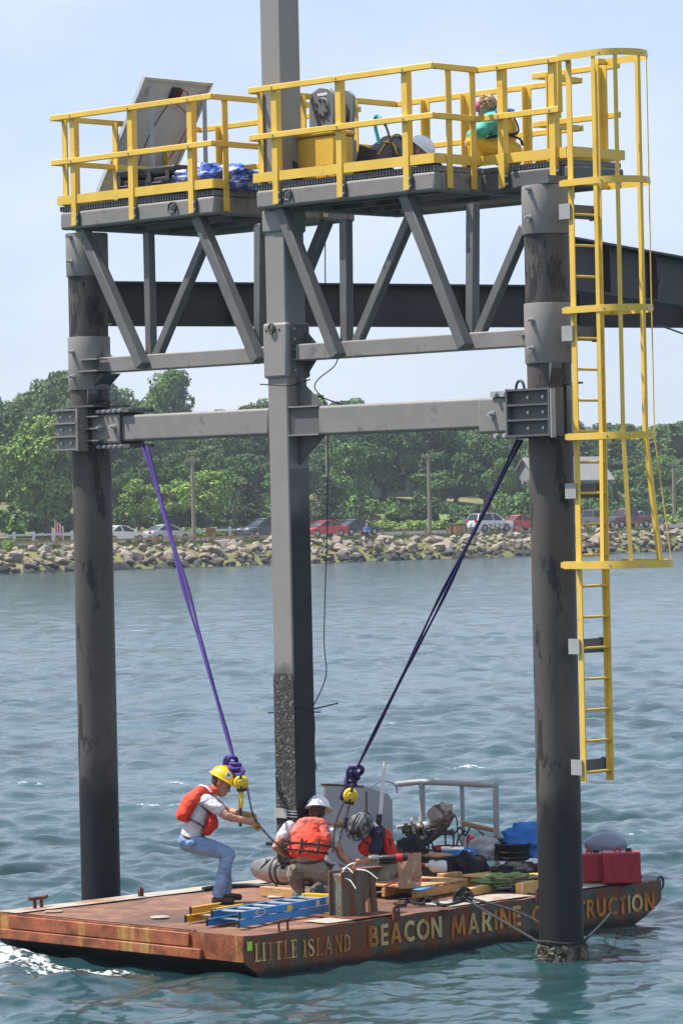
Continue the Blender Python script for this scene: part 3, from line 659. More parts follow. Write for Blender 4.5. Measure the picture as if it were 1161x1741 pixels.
post_rail(330, 420, 26.5, 'white post and rail fence behind the silver car', 'white fences', M['siding_white'], .95, .7, 3, 'white_fence')
# brown bins and signs
def crate_bin(px, d, w, h, label):
    c = col_px(px, d); z = tz(d); t = thing('litter_bin', (c.x, c.y, z), label, 'bin')
    MB().box((c.x, c.y, z + h / 2), w / 2, w / 2.2, h / 2, (SDIR, SN, Z)).build('body', M['bin'], t, bevel=.03)
    MB().box((c.x, c.y, z + h + .04), w / 2 + .06, w / 2.2 + .06, .05, (SDIR, SN, Z)).build('lid', M['bin'], t, bevel=.02)
    for k in (-1, 1): MB().box(V3((c.x, c.y, z + h / 2)) - SN * (w / 2.2 + .012) + SDIR * (k * w / 4.2), w / 5, .01, h / 2.6, (SDIR, SN, Z)).build('door', M['rail_wood'], t)
crate_bin(777, 11.5, 1.1, 1.0, 'square brown litter bin on the grass near the white car')
c = col_px(358, 11.5); z = tz(11.5); t = thing('notice_sign', (c.x, c.y, z), 'small brown wooden sign near the left utility pole', 'sign')
MB().box((c.x, c.y, z + .6), .06, .06, .6).build('post', M['bin'], t); MB().box((c.x, c.y - .08, z + .85), .5, .03, .42, (SDIR, SN, Z)).build('board', M['bin'], t)
c = col_px(788, 12.5); t = thing('notice_sign', (c.x, c.y, z), 'narrow grey sign post beside the brown bin', 'sign'); MB().box((c.x, c.y, z + .8), .05, .05, .8).build('post', M['pole_wood'], t); MB().box((c.x, c.y - .07, z + 1.4), .14, .02, .28).build('board', M['ltgrey'], t)
# flag hanging by the big tree
c = col_px(93, 28); z = tz(28); t = thing('flag', (c.x, c.y, z), 'striped red and white flag hanging by the big tree trunk', 'flag')
MB().cyl((c.x, c.y, z), (c.x, c.y, z + 2.0), .05, .04, 8).build('staff', M['ltgrey'], t)
for k in range(6):
    q = V3((c.x + .05, c.y - .05, z + 1.9)); g = MB(); g.grid(lambda i, j, k=k: q + V3((.12 * k + .12 * i, .05 * math.sin(9 * (k + i)), -.1 * (k + i) - 1.15 * j)), 2, 5); g.build('stripe', M['flag_red'] if k % 2 == 0 else M['flag_white'], t, smooth=60)
# houses
def house(px, d, w, dp, wall, roofh, mwall, mroof, label, rot=0.0, z_off=0.0, wins=2, name='house'):
    c = col_px(px, d); z = tz(d) + z_off; t = thing(name, (c.x, c.y, z), label, 'house')
    ex = (SDIR * math.cos(rot) + SN * math.sin(rot)); ey = V3((-ex.y, ex.x, 0)); o = V3((c.x, c.y, z))
    MB().box(o + V3((0, 0, wall / 2)), w / 2, dp / 2, wall / 2, (ex, ey, Z)).build('wall', mwall, t)
    for sx in (-1, 1):
        g = MB(); g.prism([o + ex * (sx * w / 2) - ey * (dp / 2) + Z * wall, o + ex * (sx * w / 2) + ey * (dp / 2) + Z * wall, o + ex * (sx * w / 2) + Z * (wall + roofh - .15)], ex * (-.2 * sx)); g.build('gable', mwall, t)
    rf = None
    for sy in (-1, 1):
        g = MB(); e0 = o + ey * (sy * (dp / 2 + .35)) + Z * (wall - .25); r0 = o + Z * (wall + roofh)
        g.prism([e0 - ex * (w / 2 + .35), e0 + ex * (w / 2 + .35), r0 + ex * (w / 2 + .35), r0 - ex * (w / 2 + .35)], Z * .18); rf = g.build('roof', mroof, t)
    for i in range(wins):
        q = o - ey * (dp / 2 + .03) + ex * (w * ((i + .5) / wins - .5)) + Z * (wall * .55)
        f = MB().box(q, .55, .04, .8, (ex, ey, Z)).build('window', M['siding_white'], t); MB().box(q - ey * .05, .42, .02, .66, (ex, ey, Z)).build('pane', M['glass'], f)
    return t
house(955, 52, 8.6, 6.5, 3.9, 2.3, M['siding_grey'], M['roof_grey'], 'grey sided barn with grey shingle roof behind the near pile', rot=-.25, z_off=-.6, name='barn')
house(447, 66, 4.2, 5, 2.6, 2.2, M['siding_blue'], M['roof_grey'], 'blue grey gabled house half hidden by the square post', rot=.9, z_off=.2)
house(640, 66, 9, 6, 2.4, 1.6, M['siding_white'], M['roof_grey'], 'white house glimpsed between trunks above the lawn', rot=0, z_off=.5, wins=4)
c = col_px(1055, 60); 


# cars -------------------------------------------------------------
def car(kind, paint, px, d, flip, label, wheelbase=2.65, length=4.5):
    c = col_px(px, d); z = tz(d) + .14; t = thing('parked_pickup' if kind == 'pickup' else 'parked_car', (c.x, c.y, z), label, 'pickup' if kind == 'pickup' else 'car', 'vehicles parked along the far shore')
    fx = SDIR * (1 if not flip else -1); fy = V3((-fx.y, fx.x, 0)); o = V3((c.x, c.y, z)); L = length / 2; hw = .88 if kind != 'pickup' else .96
    def P(x, y, zz): return o + fx * x + fy * y + Z * zz
    if kind == 'sedan':
        low = [(-L, .42), (-L + .05, .80), (-L + .25, .95), (-L + .95, 1.00), (.72, .93), (L - .35, .78), (L - .03, .62), (L, .35), (L - .15, .24), (-L + .15, .24)]
        cab = [(-L + .72, .97), (-L + 1.45, 1.36), (-.35, 1.46), (.25, 1.38), (1.18, .93)]; ch = 1.46
    elif kind == 'suv':
        low = [(-L, .5), (-L + .03, 1.0), (-L + .15, 1.12), (.85, 1.08), (L - .3, .92), (L - .02, .75), (L, .42), (L - .15, .3), (-L + .15, .3)]
        cab = [(-L + .12, 1.1), (-L + .45, 1.68), (-.2, 1.74), (.35, 1.66), (1.15, 1.07)]; ch = 1.74
    else:
        low = [(-L, .6), (-L + .02, 1.12), (-.55, 1.14), (.95, 1.16), (L - .15, 1.10), (L, .95), (L, .5), (L - .1, .4), (-L + .1, .4)]
        cab = [(-.75, 1.13), (-.62, 1.78), (.35, 1.82), (.6, 1.74), (1.22, 1.14)]; ch = 1.82
    # body: profile swept over the width, tucked in at the sides
    g = MB(); ys = [(-hw, .0), (-hw + .10, .05), (0, .07), (hw - .10, .05), (hw, 0.)]; n_ = len(low); zc = .6
    vs_ = []
    for i, (y, k) in enumerate(ys):
        for (x, zz) in low: sc = .965 if i in (0, 4) else 1.0; vs_.append(P(x * sc, y, zc + (zz - zc) * (.93 if i in (0, 4) else 1)))
    fs = [tuple(range(n_ - 1, -1, -1)), tuple(4 * n_ + k for k in range(n_))]
    for i in range(4):
        for k in range(n_): k2 = (k + 1) % n_; fs.append((i * n_ + k, i * n_ + k2, (i + 1) * n_ + k2, (i + 1) * n_ + k))
    g.add(vs_, fs); body = g.build('body', paint, t, smooth=40)
    # cabin: glasshouse with tumblehome, then painted roof and pillars
    n2 = len(cab); g = MB(); vs_ = []
    for y in (-1, 1):
        for (x, zz) in cab: k = (zz - cab[0][1]) / (ch - cab[0][1]); vs_.append(P(x, y * (hw - .10 - .20 * k), zz))
    g.add(vs_, [tuple(range(n2 - 1, -1, -1)), tuple(n2 + k for k in range(n2))] + [(k, (k + 1) % n2, n2 + (k + 1) % n2, n2 + k) for k in range(n2)]); g.build('window', M['glass'], t, smooth=30)
    g = MB(); rp = [q for q in cab[1:-1]]
    g.prism([P(x, -hw + .27, zz) for x, zz in rp] + [P(x, -hw + .27, zz + .05) for x, zz in reversed(rp)], fy * (2 * hw - .54)); g.build('roof', paint, t, smooth=40)
    for y in (-1, 1):
        for i in (0, 2 if kind != 'pickup' else 1, n2 - 2):
            a_, b_ = cab[i], cab[min(i + 1, n2 - 1)]
            if i == 2: a_, b_ = (cab[2][0] - .05, cab[2][1]), (cab[2][0] + .05, cab[0][1])
            ka, kb = (a_[1] - cab[0][1]) / (ch - cab[0][1]), (b_[1] - cab[0][1]) / (ch - cab[0][1])
            MB().bar(P(a_[0], y * (hw - .09 - .20 * ka), a_[1]), P(b_[0], y * (hw - .09 - .20 * kb), b_[1]), .06, .09).build('pillar', paint, t)
    if kind == 'pickup':
        g = MB(); g.box(P((-L - .72) / 2, 0, 1.13), (L - .75) / 2 - .08, hw - .16, .03, (fx, fy, Z)); g.build('bed', M['black'], t)
    wr = .33 if kind == 'sedan' else .38
    for x in (-wheelbase / 2, wheelbase / 2):
        for y in (-1, 1):
            w_ = MB().cyl(P(x, y * (hw - .20), wr), P(x, y * (hw + .012), wr), wr, wr, 18).build('wheel', M['tyre'], t, smooth=40)
            MB().cyl(P(x, y * (hw + .0), wr), P(x, y * (hw + .03), wr), wr * .62, wr * .55, 12).build('rim', M['rim'], w_, smooth=40)
    hz = .66 if kind == 'sedan' else (.85 if kind == 'suv' else .95)
    for y in (-1, 1):
        MB().box(P(L - .08, y * (hw - .28), hz), .09, .17, .07, (fx, fy, Z)).build('headlight', M['lamp_clear'], t)
        MB().box(P(-L + .05, y * (hw - .24), hz + .18), .06, .17, .09, (fx, fy, Z)).build('tail_light', M['lamp_red'], t)
        MB().box(P(cab[-1][0] - .28, y * (hw + .06), cab[-1][1] + .06), .07, .08, .06, (fx, fy, Z)).build('mirror', paint, t)
    return t
car('sedan', M['c_white'], 205, 13.5, False, 'white sedan parked right behind the far pile')
car('sedan', M['c_silver'], 283, 13.5, False, 'silver sedan parked left of the utility pole')
car('suv', M['c_navy'], 447, 16, True, 'dark slate hatchback parked left of the square post')
car('sedan', M['c_red'], 549, 14.5, True, 'bright red car parked just right of the square post')
car('sedan', M['c_black'], 606, 16.5, False, 'black sedan parked next to the bright red car')
car('suv', M['c_white'], 832, 15, False, 'white wagon with roof rack parked by the bicycles')
car('sedan', M['c_red'], 884, 17, False, 'red sedan parked next to the white wagon')
car('pickup', M['c_tan'], 1008, 16, False, 'tan pickup seen through the ladder cage', 3.2, 5.1)
car('pickup', M['c_maroon'], 1066, 16, True, 'maroon pickup seen through the ladder cage', 3.2, 5.1)
car('sedan', M['c_blue'], 1090, 21, False, 'steel blue car behind the maroon pickup')
def bicycle(px, d, label, col):
    c = col_px(px, d); z = tz(d); t = thing('bicycle', (c.x, c.y, z), label, 'bicycle', 'bicycles by the white wagon'); o = V3((c.x, c.y, z))
    def P(x, zz): return o + SDIR * x + Z * zz
    for x in (-.52, .52):
        MB().tube([P(x + .34 * math.cos(q), .34 + .34 * math.sin(q)) for q in np.arange(0, 6.28, .393)], .035, 5, closed=True).build('wheel', M['tyre'], t)
    g = MB()
    for a_, b_ in (((-.52, .34), (-.1, .3)), ((-.1, .3), (.38, .8)), ((-.1, .3), (-.22, .88)), ((-.52, .34), (-.2, .78)), ((-.2, .78), (.36, .84)), ((.52, .34), (.36, 1.0))): g.tube([P(*a_), P(*b_)], .03, 5)
    g.build('frame', col, t); MB().box(P(-.23, .92), .14, .07, .04, (SDIR, SN, Z)).build('saddle', M['black'], t); MB().bar(P(.36, 1.0) - SN * .25, P(.36, 1.0) + SN * .25, .04, .04).build('handlebar', M['black'], t)
bicycle(836, 12, 'dark bicycle leaning in front of the white wagon', M['black']); bicycle(852, 12.2, 'dark grey bicycle at the front end of the white wagon', M['bracket']); bicycle(878, 12, 'red bicycle standing in front of the red sedan', M['c_red']); bicycle(795, 13.5, 'dark bicycle standing behind the white wagon', M['black'])
# ------------------------------------------------------------------ piles
def bolt(p, d, parent, r=.022, ln=.055, mat='galv'):
    p, d = V3(p), V3(d); k_ = r / .022; g = MB(); g.cyl(p, p + d * (.014 * k_), r * 1.5, r * 1.4, 10); g.cyl(p + d * (.014 * k_), p + d * (.035 * k_), r * 1.1, r * 1.1, 6)
    if ln > 0: g.cyl(p + d * (.035 * k_), p + d * (ln + .02), r * .7, r * .6, 8)
    return g.build('bolt', M[mat], parent, smooth=35)
def pile(a, b, label, growth):
    t = thing('steel_pile', W(a, b, -3), label, 'pile', 'round steel piles')
    g = MB(); g.cyl(W(a, b, -3), W(a, b, 7.70), .222, .222, 40); g.build('pipe', M['pile'], t, smooth=40)
    for z0, z1 in ((7.23, 7.715), (5.945, 6.545)):
        g = MB(); g.lathe([(.223, z0), (.236, z0), (.240, z0 + .01), (.240, z1 - .01), (.236, z1), (.223, z1)], W(a, b, 0), 40); c = g.build('collar', M['steel'], t, smooth=40)
        for z in ((z0 + z1) / 2 + .13, (z0 + z1) / 2 - .15) if z0 < 6.5 else ((z0 + z1) / 2 - .08, z1 - .04):
            bolt(W(a, b, z) - V * .240, -V, c)
    for s in (-1, 1):      # small seats under the collar
        g = MB(); q = W(a, b, 5.94); d = (U * .8 - V * .6) * s; d.normalize(); e = d.cross(Z)
        g.prism([q + d * .20 - e * .05, q + d * .36 - e * .05, q + d * .36 - e * .05 - Z * .05, q + d * .20 - e * .05 - Z * .22], e * .10); g.build('seat_bracket', M['steel_dk'], t)
    if growth:
        g = MB(); r2 = random.Random(3)
        for i in range(900):
            th = r2.uniform(0, 6.28); z = r2.triangular(-.14, .17, .02); k = r2.uniform(.015, .035); d = V3((math.cos(th), math.sin(th), 0))
            g.lump(W(a, b, z) + d * .225, k * 1.3, k * 1.3, k, amp=.6, seed=i, nu=5, nv=3)
        g.build('barnacle_ring', M['barnacle'], t, kind='stuff')
    return t
pile(0, 0, 'far round steel pile rising behind the barge under the left platform', False)
near_pile = pile(6.94, 0, 'near round steel pile with the caged ladder and barnacle ring', True)
MB().uv(7.18, 7.24, -.02, .02, 5.2, 5.72).build('stand_off_plate', M['ltgrey'], near_pile)
MB().uv(7.10, 7.34, -.05, .05, 5.73, 5.75).build('stand_off_cap', M['steel_dk'], near_pile)

# ------------------------------------------------------------------ square post with sleeves and turbine at its foot
post = thing('square_post', W(3.2, 0, .75), 'tall square grey steel post passing between the two platforms', 'post')
hs = .152
g = MB(); g.uv(3.2 - hs, 3.2 + hs, -hs, hs, .78, 11.8); g.build('column', M['post'], post, bevel=.022, seg=3)
g = MB(); e = .0035      # crusted growth on the lower faces
r2 = random.Random(4)
g.grid(lambda i, j: W(3.2 - hs + 2 * hs * i, -hs - e - .008 * abs(mnoise.noise(V3((i * 9, j * 60, 1)))), .80 + 2.0 * j), 16, 70); g.build('growth_crust', M['growth'], post, smooth=80)
g = MB(); g.grid(lambda i, j: W(3.2 + hs + e, -hs + .012 + (2 * hs - .024) * i, .80 + 4.18 * j), 24, 40); g.build('shaded_dark_coat', M['tar'], post, smooth=80)  # upper grey paints shade into this face; lower black is its own coat
for z0, z1, q in ((5.95, 6.54, .03), (7.50, 7.75, .02)):
    g = MB(); g.uv(3.2 - hs - q, 3.2 + hs + q, -hs - q, hs + q, z0, z1); sl = g.build('sleeve', M['post'], post, bevel=.03, seg=3)
    if z0 < 6.2:
        for k in range(5): bolt(W(3.2 + hs + q, -.08, z0 + .08 + k * .11), U, sl, .012, .02)
        MB().uv(3.2 + hs + q, 3.2 + hs + q + .012, -.12, .14, z0 + .02, z1 - .02).build('cheek_plate', M['steel_dk'], post)
        g = MB(); g.prism([W(3.2 + hs, .10, z1 - .06), W(3.2 + hs + .17, .10, z1 - .22), W(3.2 + hs + .17, .10, z0 + .18), W(3.2 + hs, .10, z0 - .0)], V * .03); g.build('gusset', M['steel_dk'], post)
        lu = MB(); c = W(3.2 - .02, -hs - q - .02, z1 - .06); lu.tube([c + U * (.04 * math.cos(k)) + Z * (.05 * math.sin(k)) for k in np.arange(0, 6.28, .6)], .012, 6, closed=True); lu.build('shackle', M['bracket'], post, smooth=40)
        for k in (-1, 1): MB().cyl(W(3.2 - .02 + .10 * k, -hs - q - .004, z1 - .08), W(3.2 - .02 + .10 * k, -hs - q + .004, z1 - .08), .014, .014, 8).build('bolt_hole', M['black'], post)
for z in (5.635, 5.335):
    MB().uv(3.2 + hs, 3.2 + hs + .46, -.16, .16, z - .008, z + .008).build('seat_plate', M['steel'], post)
g = MB(); g.prism([W(3.2 + hs, -.01, 5.96), W(3.2 + hs + .40, -.01, 5.645), W(3.2 + hs, -.01, 5.645)], V * .02); g.build('gusset', M['steel_dk'], post)
g = MB(); g.prism([W(3.2 + hs, -.01, 5.02), W(3.2 + hs + .40, -.01, 5.325), W(3.2 + hs, -.01, 5.325)], V * .02); g.build('gusset', M['steel_dk'], post)
MB().uv(3.2 + hs, 3.2 + hs + .44, -.12, .12, 5.343, 5.627).build('socket', M['steel_dk'], post)
g = MB(); q = at_y(495, 1385, 38.7); za = q.z; g.uv(3.2 - hs - .02, 3.2 + hs * .2, -hs - .03, -hs - .018, za - .05, za + .05); g.build('clamp_bar', M['ltgrey'], post)
for k in (-.03, 0, .03): MB().bar(W(3.2 + hs * .2, -hs - .02, za + k), W(3.2 + hs + .03, -hs - .02, za + k), .01, .01).build('clamp_rod', M['galv'], post)
g = MB(); zb = .98; g.uv(3.2 - hs - .10, 3.2 + hs + .10, -hs - .08, hs + .08, zb - .02, zb + .02); g.build('foot_flange', M['black'], post, bevel=.006)
g = MB(); g.uv(3.2 - .10, 3.2 + .10, -.10, .10, .84, .97); g.build('foot_stub', M['black'], post)
# thin cable ties and a loose wire up the post
g = MB(); pts = [at_y(553, 400, 39.0), at_y(555, 520, 39.0), at_y(572, 590, 38.9), at_y(570, 620, 38.9), at_y(535, 655, 38.85), at_y(556, 705, 38.75), at_y(556, 900, 38.7), at_y(553, 1000, 38.7), at_y(551, 1090, 38.7), at_y(554, 1150, 38.7), at_y(532, 1202, 38.8)]
def spline(P_, k=8):
    P_ = [V3(q) for q in P_]; out = []
    for i in range(len(P_) - 1):
        a_, b_, c_, d_ = P_[max(i - 1, 0)], P_[i], P_[i + 1], P_[min(i + 2, len(P_) - 1)]
        for j in range(k):
            t = j / k; out.append(.5 * ((2 * b_) + (c_ - a_) * t + (2 * a_ - 5 * b_ + 4 * c_ - d_) * t * t + (3 * b_ - a_ - 3 * c_ + d_) * t ** 3))
    return out + [P_[-1]]
g.tube(spline(pts), .0065, 5); g.tube(spline([at_y(530, 1200, 38.8), at_y(535, 1230, 38.75), at_y(534, 1275, 38.75), at_y(538, 1310, 38.7)]), .007, 5)
g.tube([at_y(455, 1212, 38.72), at_y(500, 1212, 38.70), at_y(532, 1206, 38.85), at_y(575, 1196, 38.8)], .008, 5); g.tube([at_y(500, 1212, 38.7), at_y(545, 1211, 38.8)], .007, 5)
g.tube([at_y(442, 653, 38.75), at_y(475, 655, 38.72), at_y(497, 655, 38.70), at_y(527, 645, 38.9)], .007, 5); g.tube([at_y(540, 673, 38.8), at_y(588, 690, 38.7)], .007, 5)
g.build('loose_wire', M['black'], label='thin black wire hanging down beside the square post', cat='wire')
g = MB(); g.tube(spline([W(6.3, 2.5, 6.9), at_y(1100, 548, 39), at_y(1130, 556, 39.5), at_y(1175, 572, 40)]), .010, 5); g.build('sagging_cable', M['black'], label='black cable sagging from the dark girder at the right edge', cat='cable')

# ------------------------------------------------------------------ lower cross beam, sleeves and clamps
def hss(mb, a0, a1, b, z, w, h): return mb.uv(a0, a1, b - w / 2, b + w / 2, z - h / 2, z + h / 2)
beam = thing('cross_beam', W(1.7, 0, 5.3), 'lower grey cross beam between far pile and square post', 'beam', 'lower cross beams')
hss(MB(), .66, 3.2 - hs - .002, 0, 5.492, .29, .29).build('tube', M['steel'], beam, bevel=.028, seg=3)
hss(MB(), .20, .69, 0, 5.492, .35, .335).build('sleeve', M['steel'], beam, bevel=.03, seg=3)
MB().uv(.69, .70, -.178, .178, 5.32, 5.665).build('sleeve_lip', M['bracket'], beam)
for z in (5.69, 5.295):
    pl = MB().uv(.30, .86, -.19, .19, z - .02, z + .02).build('splice_plate', M['steel_dk'], beam)
    for k in range(5): bolt(W(.36 + k * .09, -.191, z), -V, pl, .014, .012)
for k in range(3): MB().uv(.10, .42, -.26, -.17, 5.36 + k * .135, 5.375 + k * .135).build('rib', M['steel'], beam)
for a_ in (.38, .60): bolt(W(a_, -.176, 5.51), -V, beam, .026, .05)
cl = MB().uv(-.24, .17, -.30, -.245, 5.26, 5.73).build('clamp_plate', M['steel'], beam)
for k in range(4): MB().uv(-.26, .17, -.36, -.302, 5.265 + k * .148, 5.285 + k * .148).build('clamp_rib', M['steel'], beam)
MB().uv(.155, .185, -.36, -.20, 5.255, 5.735).build('clamp_side', M['steel'], beam)
for k in range(3):
    for a_ in (-.15, .02): bolt(W(a_, -.302, 5.35 + k * .148), -V, cl, .012, .0)
MB().uv(-.20, .36, -.27, .27, 5.745, 5.765).build('clamp_cap', M['steel_dk'], beam)
g = MB(); c = W(.30, -.1, 5.78); g.tube([c + U * (.13 * math.cos(k)) + Z * (.05 * math.sin(k)) + V * (.02 * math.sin(3 * k)) for k in np.arange(0, 6.28, .5)], .020, 6, closed=True); g.build('shackle', M['black'], beam, smooth=40)
beam2 = thing('cross_beam', W(5.2, 0, 5.3), 'lower grey cross beam between square post and near pile', 'beam', 'lower cross beams')
hss(MB(), 3.2 + hs + .45, 6.26, 0, 5.478, .30, .31).build('tube', M['steel'], beam2, bevel=.028, seg=3)
hss(MB(), 6.12, 6.78, 0, 5.45, .36, .365).build('sleeve', M['steel'], beam2, bevel=.03, seg=3)
for z in (5.66, 5.24):
    pl = MB().uv(6.32, 6.76, -.20, .20, z - .028, z + .028).build('splice_plate', M['ltgrey'] if z > 5.5 else M['steel_dk'], beam2)
    for k in range(3): bolt(W(6.40 + k * .12, -.201, z), -V, pl, .02, .012)
for a_ in (6.33, 6.62): bolt(W(a_, -.181, 5.46), -V, beam2, .026, .05)
cl = MB().uv(6.72, 7.29, -.34, -.27, 5.22, 5.69).build('clamp_plate', M['steel_dk'], beam2)
for z in (5.228, 5.382, 5.532, 5.682): MB().uv(6.72, 7.29, -.41, -.342, z - .010, z + .010).build('clamp_rib', M['steel_dk'], beam2)
for a_ in (6.725, 7.285): MB().uv(a_ - .010, a_ + .010, -.412, -.20, 5.215, 5.695).build('clamp_side', M['steel_dk'], beam2)
MB().uv(7.296, 7.315, -.405, -.34, 5.20, 5.68).build('shim_plate', M['ltgrey'], beam2)
for z in (5.30, 5.455, 5.605):
    for a_ in (6.96, 7.16): bolt(W(a_, -.342, z), -V, cl, .012, .0)
g = MB(); c = W(6.87, -.36, 5.69); g.tube([c + U * (.055 * math.cos(k)) + Z * (.085 * math.sin(k)) for k in np.arange(-.3, 3.5, .35)], .014, 6); g.build('lifting_eye', M['bracket'], beam2, smooth=40)

# ------------------------------------------------------------------ trusses under the platforms
def truss(a0, a1, label, dia):
    t = thing('truss', W((a0 + a1) / 2, 0, 6.1), label, 'truss', 'trusses under the platforms')
    hss(MB(), a0, a1, 0, 6.215, .17, .175).build('chord', M['steel'], t, bevel=.014)
    for (x0, y0, x1, y1, b0, b1, w) in dia:
        p0 = on_b(x0, y0, b0); p1 = on_b(x1, y1, b1)
        g = MB(); g.bar(W(p0[0], b0, p0[1]), W(p1[0], b1, p1[1]), w, w, up=V); g.build('brace', M['steel_shaded'], t, bevel=.01)
    return t
tl = truss(.18, 3.2 - hs - .03, 'grey truss braces and chord under the left platform', [(140, 386, 244, 622, -.13, -.145, .125), (337, 366, 440, 614, -.13, -.145, .125), (253, 395, 258, 613, .0, .0, .098), (360, 385, 265, 612, .02, .0, .10), (442, 380, 442, 606, .02, .0, .098)])
for z in (6.15, 6.28): MB().uv(.12, .42, -.26, -.10, z - .008, z + .008).build('end_rib', M['steel'], tl)
g = MB(); g.prism([W(.2, .0, 6.30), W(.40, .0, 6.30), W(.2, .0, 6.46)], V * .015); g.build('gusset', M['steel'], tl)
g = MB(); g.prism([W(.2, -.12, 6.12), W(.40, -.12, 6.12), W(.2, -.12, 5.98)], V * .24); g.build('gusset', M['steel_dk'], tl)
tr_ = truss(3.2 + hs + .06, 6.74, 'grey truss braces and chord under the right platform', [(478, 350, 575, 606, -.13, -.145, .125), (690, 330, 792, 590, -.13, -.145, .125), (588, 372, 590, 592, .0, .0, .105), (700, 365, 604, 591, .02, .0, .10), (804, 345, 803, 577, .02, .0, .105), (893, 385, 812, 577, .02, .0, .10), (556, 375, 522, 460, .25, .1, .11)])
for z in (6.14, 6.24): MB().uv(6.66, 6.80, -.20, -.08, z - .008, z + .008).build('end_rib', M['steel'], tr_)

# ------------------------------------------------------------------ dark girders behind
def girder(p0, p1, z0, z1, label):
    t = thing('girder', (p0.x, p0.y, z0), label, 'girder', 'dark gangway girders')
    h = z1 - z0; P0, P1 = V3((p0.x, p0.y, 0)), V3((p1.x, p1.y, 0))
    MB().bar(P0 + Z * (z0 + h / 2), P1 + Z * (z0 + h / 2), .02, h - .05).build('web', M['girder'], t)
    for z in (z0 + .0125, z1 - .0125): MB().bar(P0 + Z * z, P1 + Z * z, .26, .025).build('flange', M['girder'], t)
    n_ = int((P1 - P0).length / 1.6); d = (P1 - P0).normalized(); e = d.cross(Z)
    for k in range(1, n_ + 1):
        q = P0 + d * (k * 1.6); MB().box(q + Z * (z0 + h / 2), .008, .12, h / 2 - .03, (d, e, Z)).build('stiffener', M['girder'], t)
girder(V3((-2.72, 43.1, 0)), V3((9.5, 49.2, 0)), 6.77, 7.29, 'long dark brown girder behind the trusses')
girder(V3((2.2, 37.65, 0)), V3((5.3, 44.9, 0)), 6.77, 7.33, 'dark girder receding to the right behind the ladder cage')
# ------------------------------------------------------------------ work platforms with yellow railings
ZT, ZM, ZD = 9.02, 8.515, 8.02
def rail_seg(p0, p1, parent, h=.062, w=.045, name='rail', mat='yellow'):
    return MB().bar(p0, p1, w, h).build(name, M[mat], parent, bevel=.006)
def rpost(a, b, z0, z1, parent, nrm, wide=.078):
    # angle section post bolted to the fascia: face plate plus a return leg
    al = V3((-nrm[1], nrm[0], 0)); q = W(a, b, 0); n_ = V3(nrm); g = MB()
    g.box(q + Z * ((z0 + z1) / 2) + n_ * .006, wide / 2, .007, (z1 - z0) / 2, (al, n_, Z)); g.box(q + Z * ((z0 + z1) / 2) - n_ * .030 + al * (wide / 2 - .007), .007, .032, (z1 - z0) / 2, (al, n_, Z))
    return g.build('railing_post', M['yellow'], parent)
def platform(a0, a1, b0, b1, label, posts, sides, extra=None):
    t = thing('work_platform', W((a0 + a1) / 2, (b0 + b1) / 2, 7.75), label, 'platform', 'steel work platforms')
    zf0, zf1 = 7.755, 7.955
    MB().uv(a0, a1, b0, b0 + .12, zf0, zf1).build('fascia_beam', M['steel'], t, bevel=.03, seg=3)
    MB().uv(a0, a1, b1 - .12, b1, zf0, zf1).build('fascia_beam', M['steel'], t, bevel=.03, seg=3)
    for a_ in (a0, a1 - .12): MB().uv(a_ + .001, a_ + .119, b0 + .122, b1 - .122, zf0 + .002, zf1 - .002).build('fascia_beam', M['steel'], t, bevel=.02)
    n_ = 4
    for k in range(1, n_): MB().uv(a0 + .125, a1 - .125, b0 + (b1 - b0) * k / n_ - .04, b0 + (b1 - b0) * k / n_ + .04, zf0 + .03, zf1 - .01).build('joist', M['steel_dk'], t)
    g = MB(); a = a0
    while a < a1: g.uv(a, a + .012, b0 + .004, b1 - .004, 7.962, 8.018); a += .042       # bearing bars
    b = b0 + .03
    while b < b1: g.uv(a0 + .002, a1 - .002, b, b + .01, 7.985, 8.008); b += .10
    g.build('grating', M['grating'], t, kind='stuff')
    MB().uv(a0 + .02, a1 - .02, b0 + .01, b1 - .01, 7.956, 7.9605).build('grating_seat', M['black'], t) if False else None
    return t
def toe(t, p0, p1, n_):
    MB().bar(V3(p0) + Z * (ZD + .062), V3(p1) + Z * (ZD + .062), .012, .09).build('toe_board', M['yellow'], t)
    MB().bar(V3(p0) + Z * (ZD + .112) - V3(n_) * .02, V3(p1) + Z * (ZD + .112) - V3(n_) * .02, .05, .012).build('toe_flange', M['yellow'], t)
nV, pV, nU, pU = tuple(-V), tuple(V), tuple(-U), tuple(U)
def bracket(t, a, b, nrm):
    al = V3((-nrm[1], nrm[0], 0)); q = W(a, b, 7.86) + V3(nrm) * .008
    g = MB(); g.box(q + al * .052, .030, .010, .075, (al, V3(nrm), Z)); o = g.build('post_bracket', M['bracket'], t)
    for z in (-.04, .045): bolt(q + al * .055 + V3(nrm) * .01 + Z * z, nrm, o, .010, .0)
FB = -.272
pl = platform(-.15, 2.40, FB + .008, 1.90, 'left work platform with yellow railing, solar panel and blue tarp', None, None)
fr = FB - .035
for a_ in (.12, 1.09, 2.06): rpost(a_, fr + .028, 7.79, ZT, pl, nV); bracket(pl, a_, FB, nV)
for z in (ZT, ZM): rail_seg(W(-.21, fr, z), W(2.452, fr, z), pl)
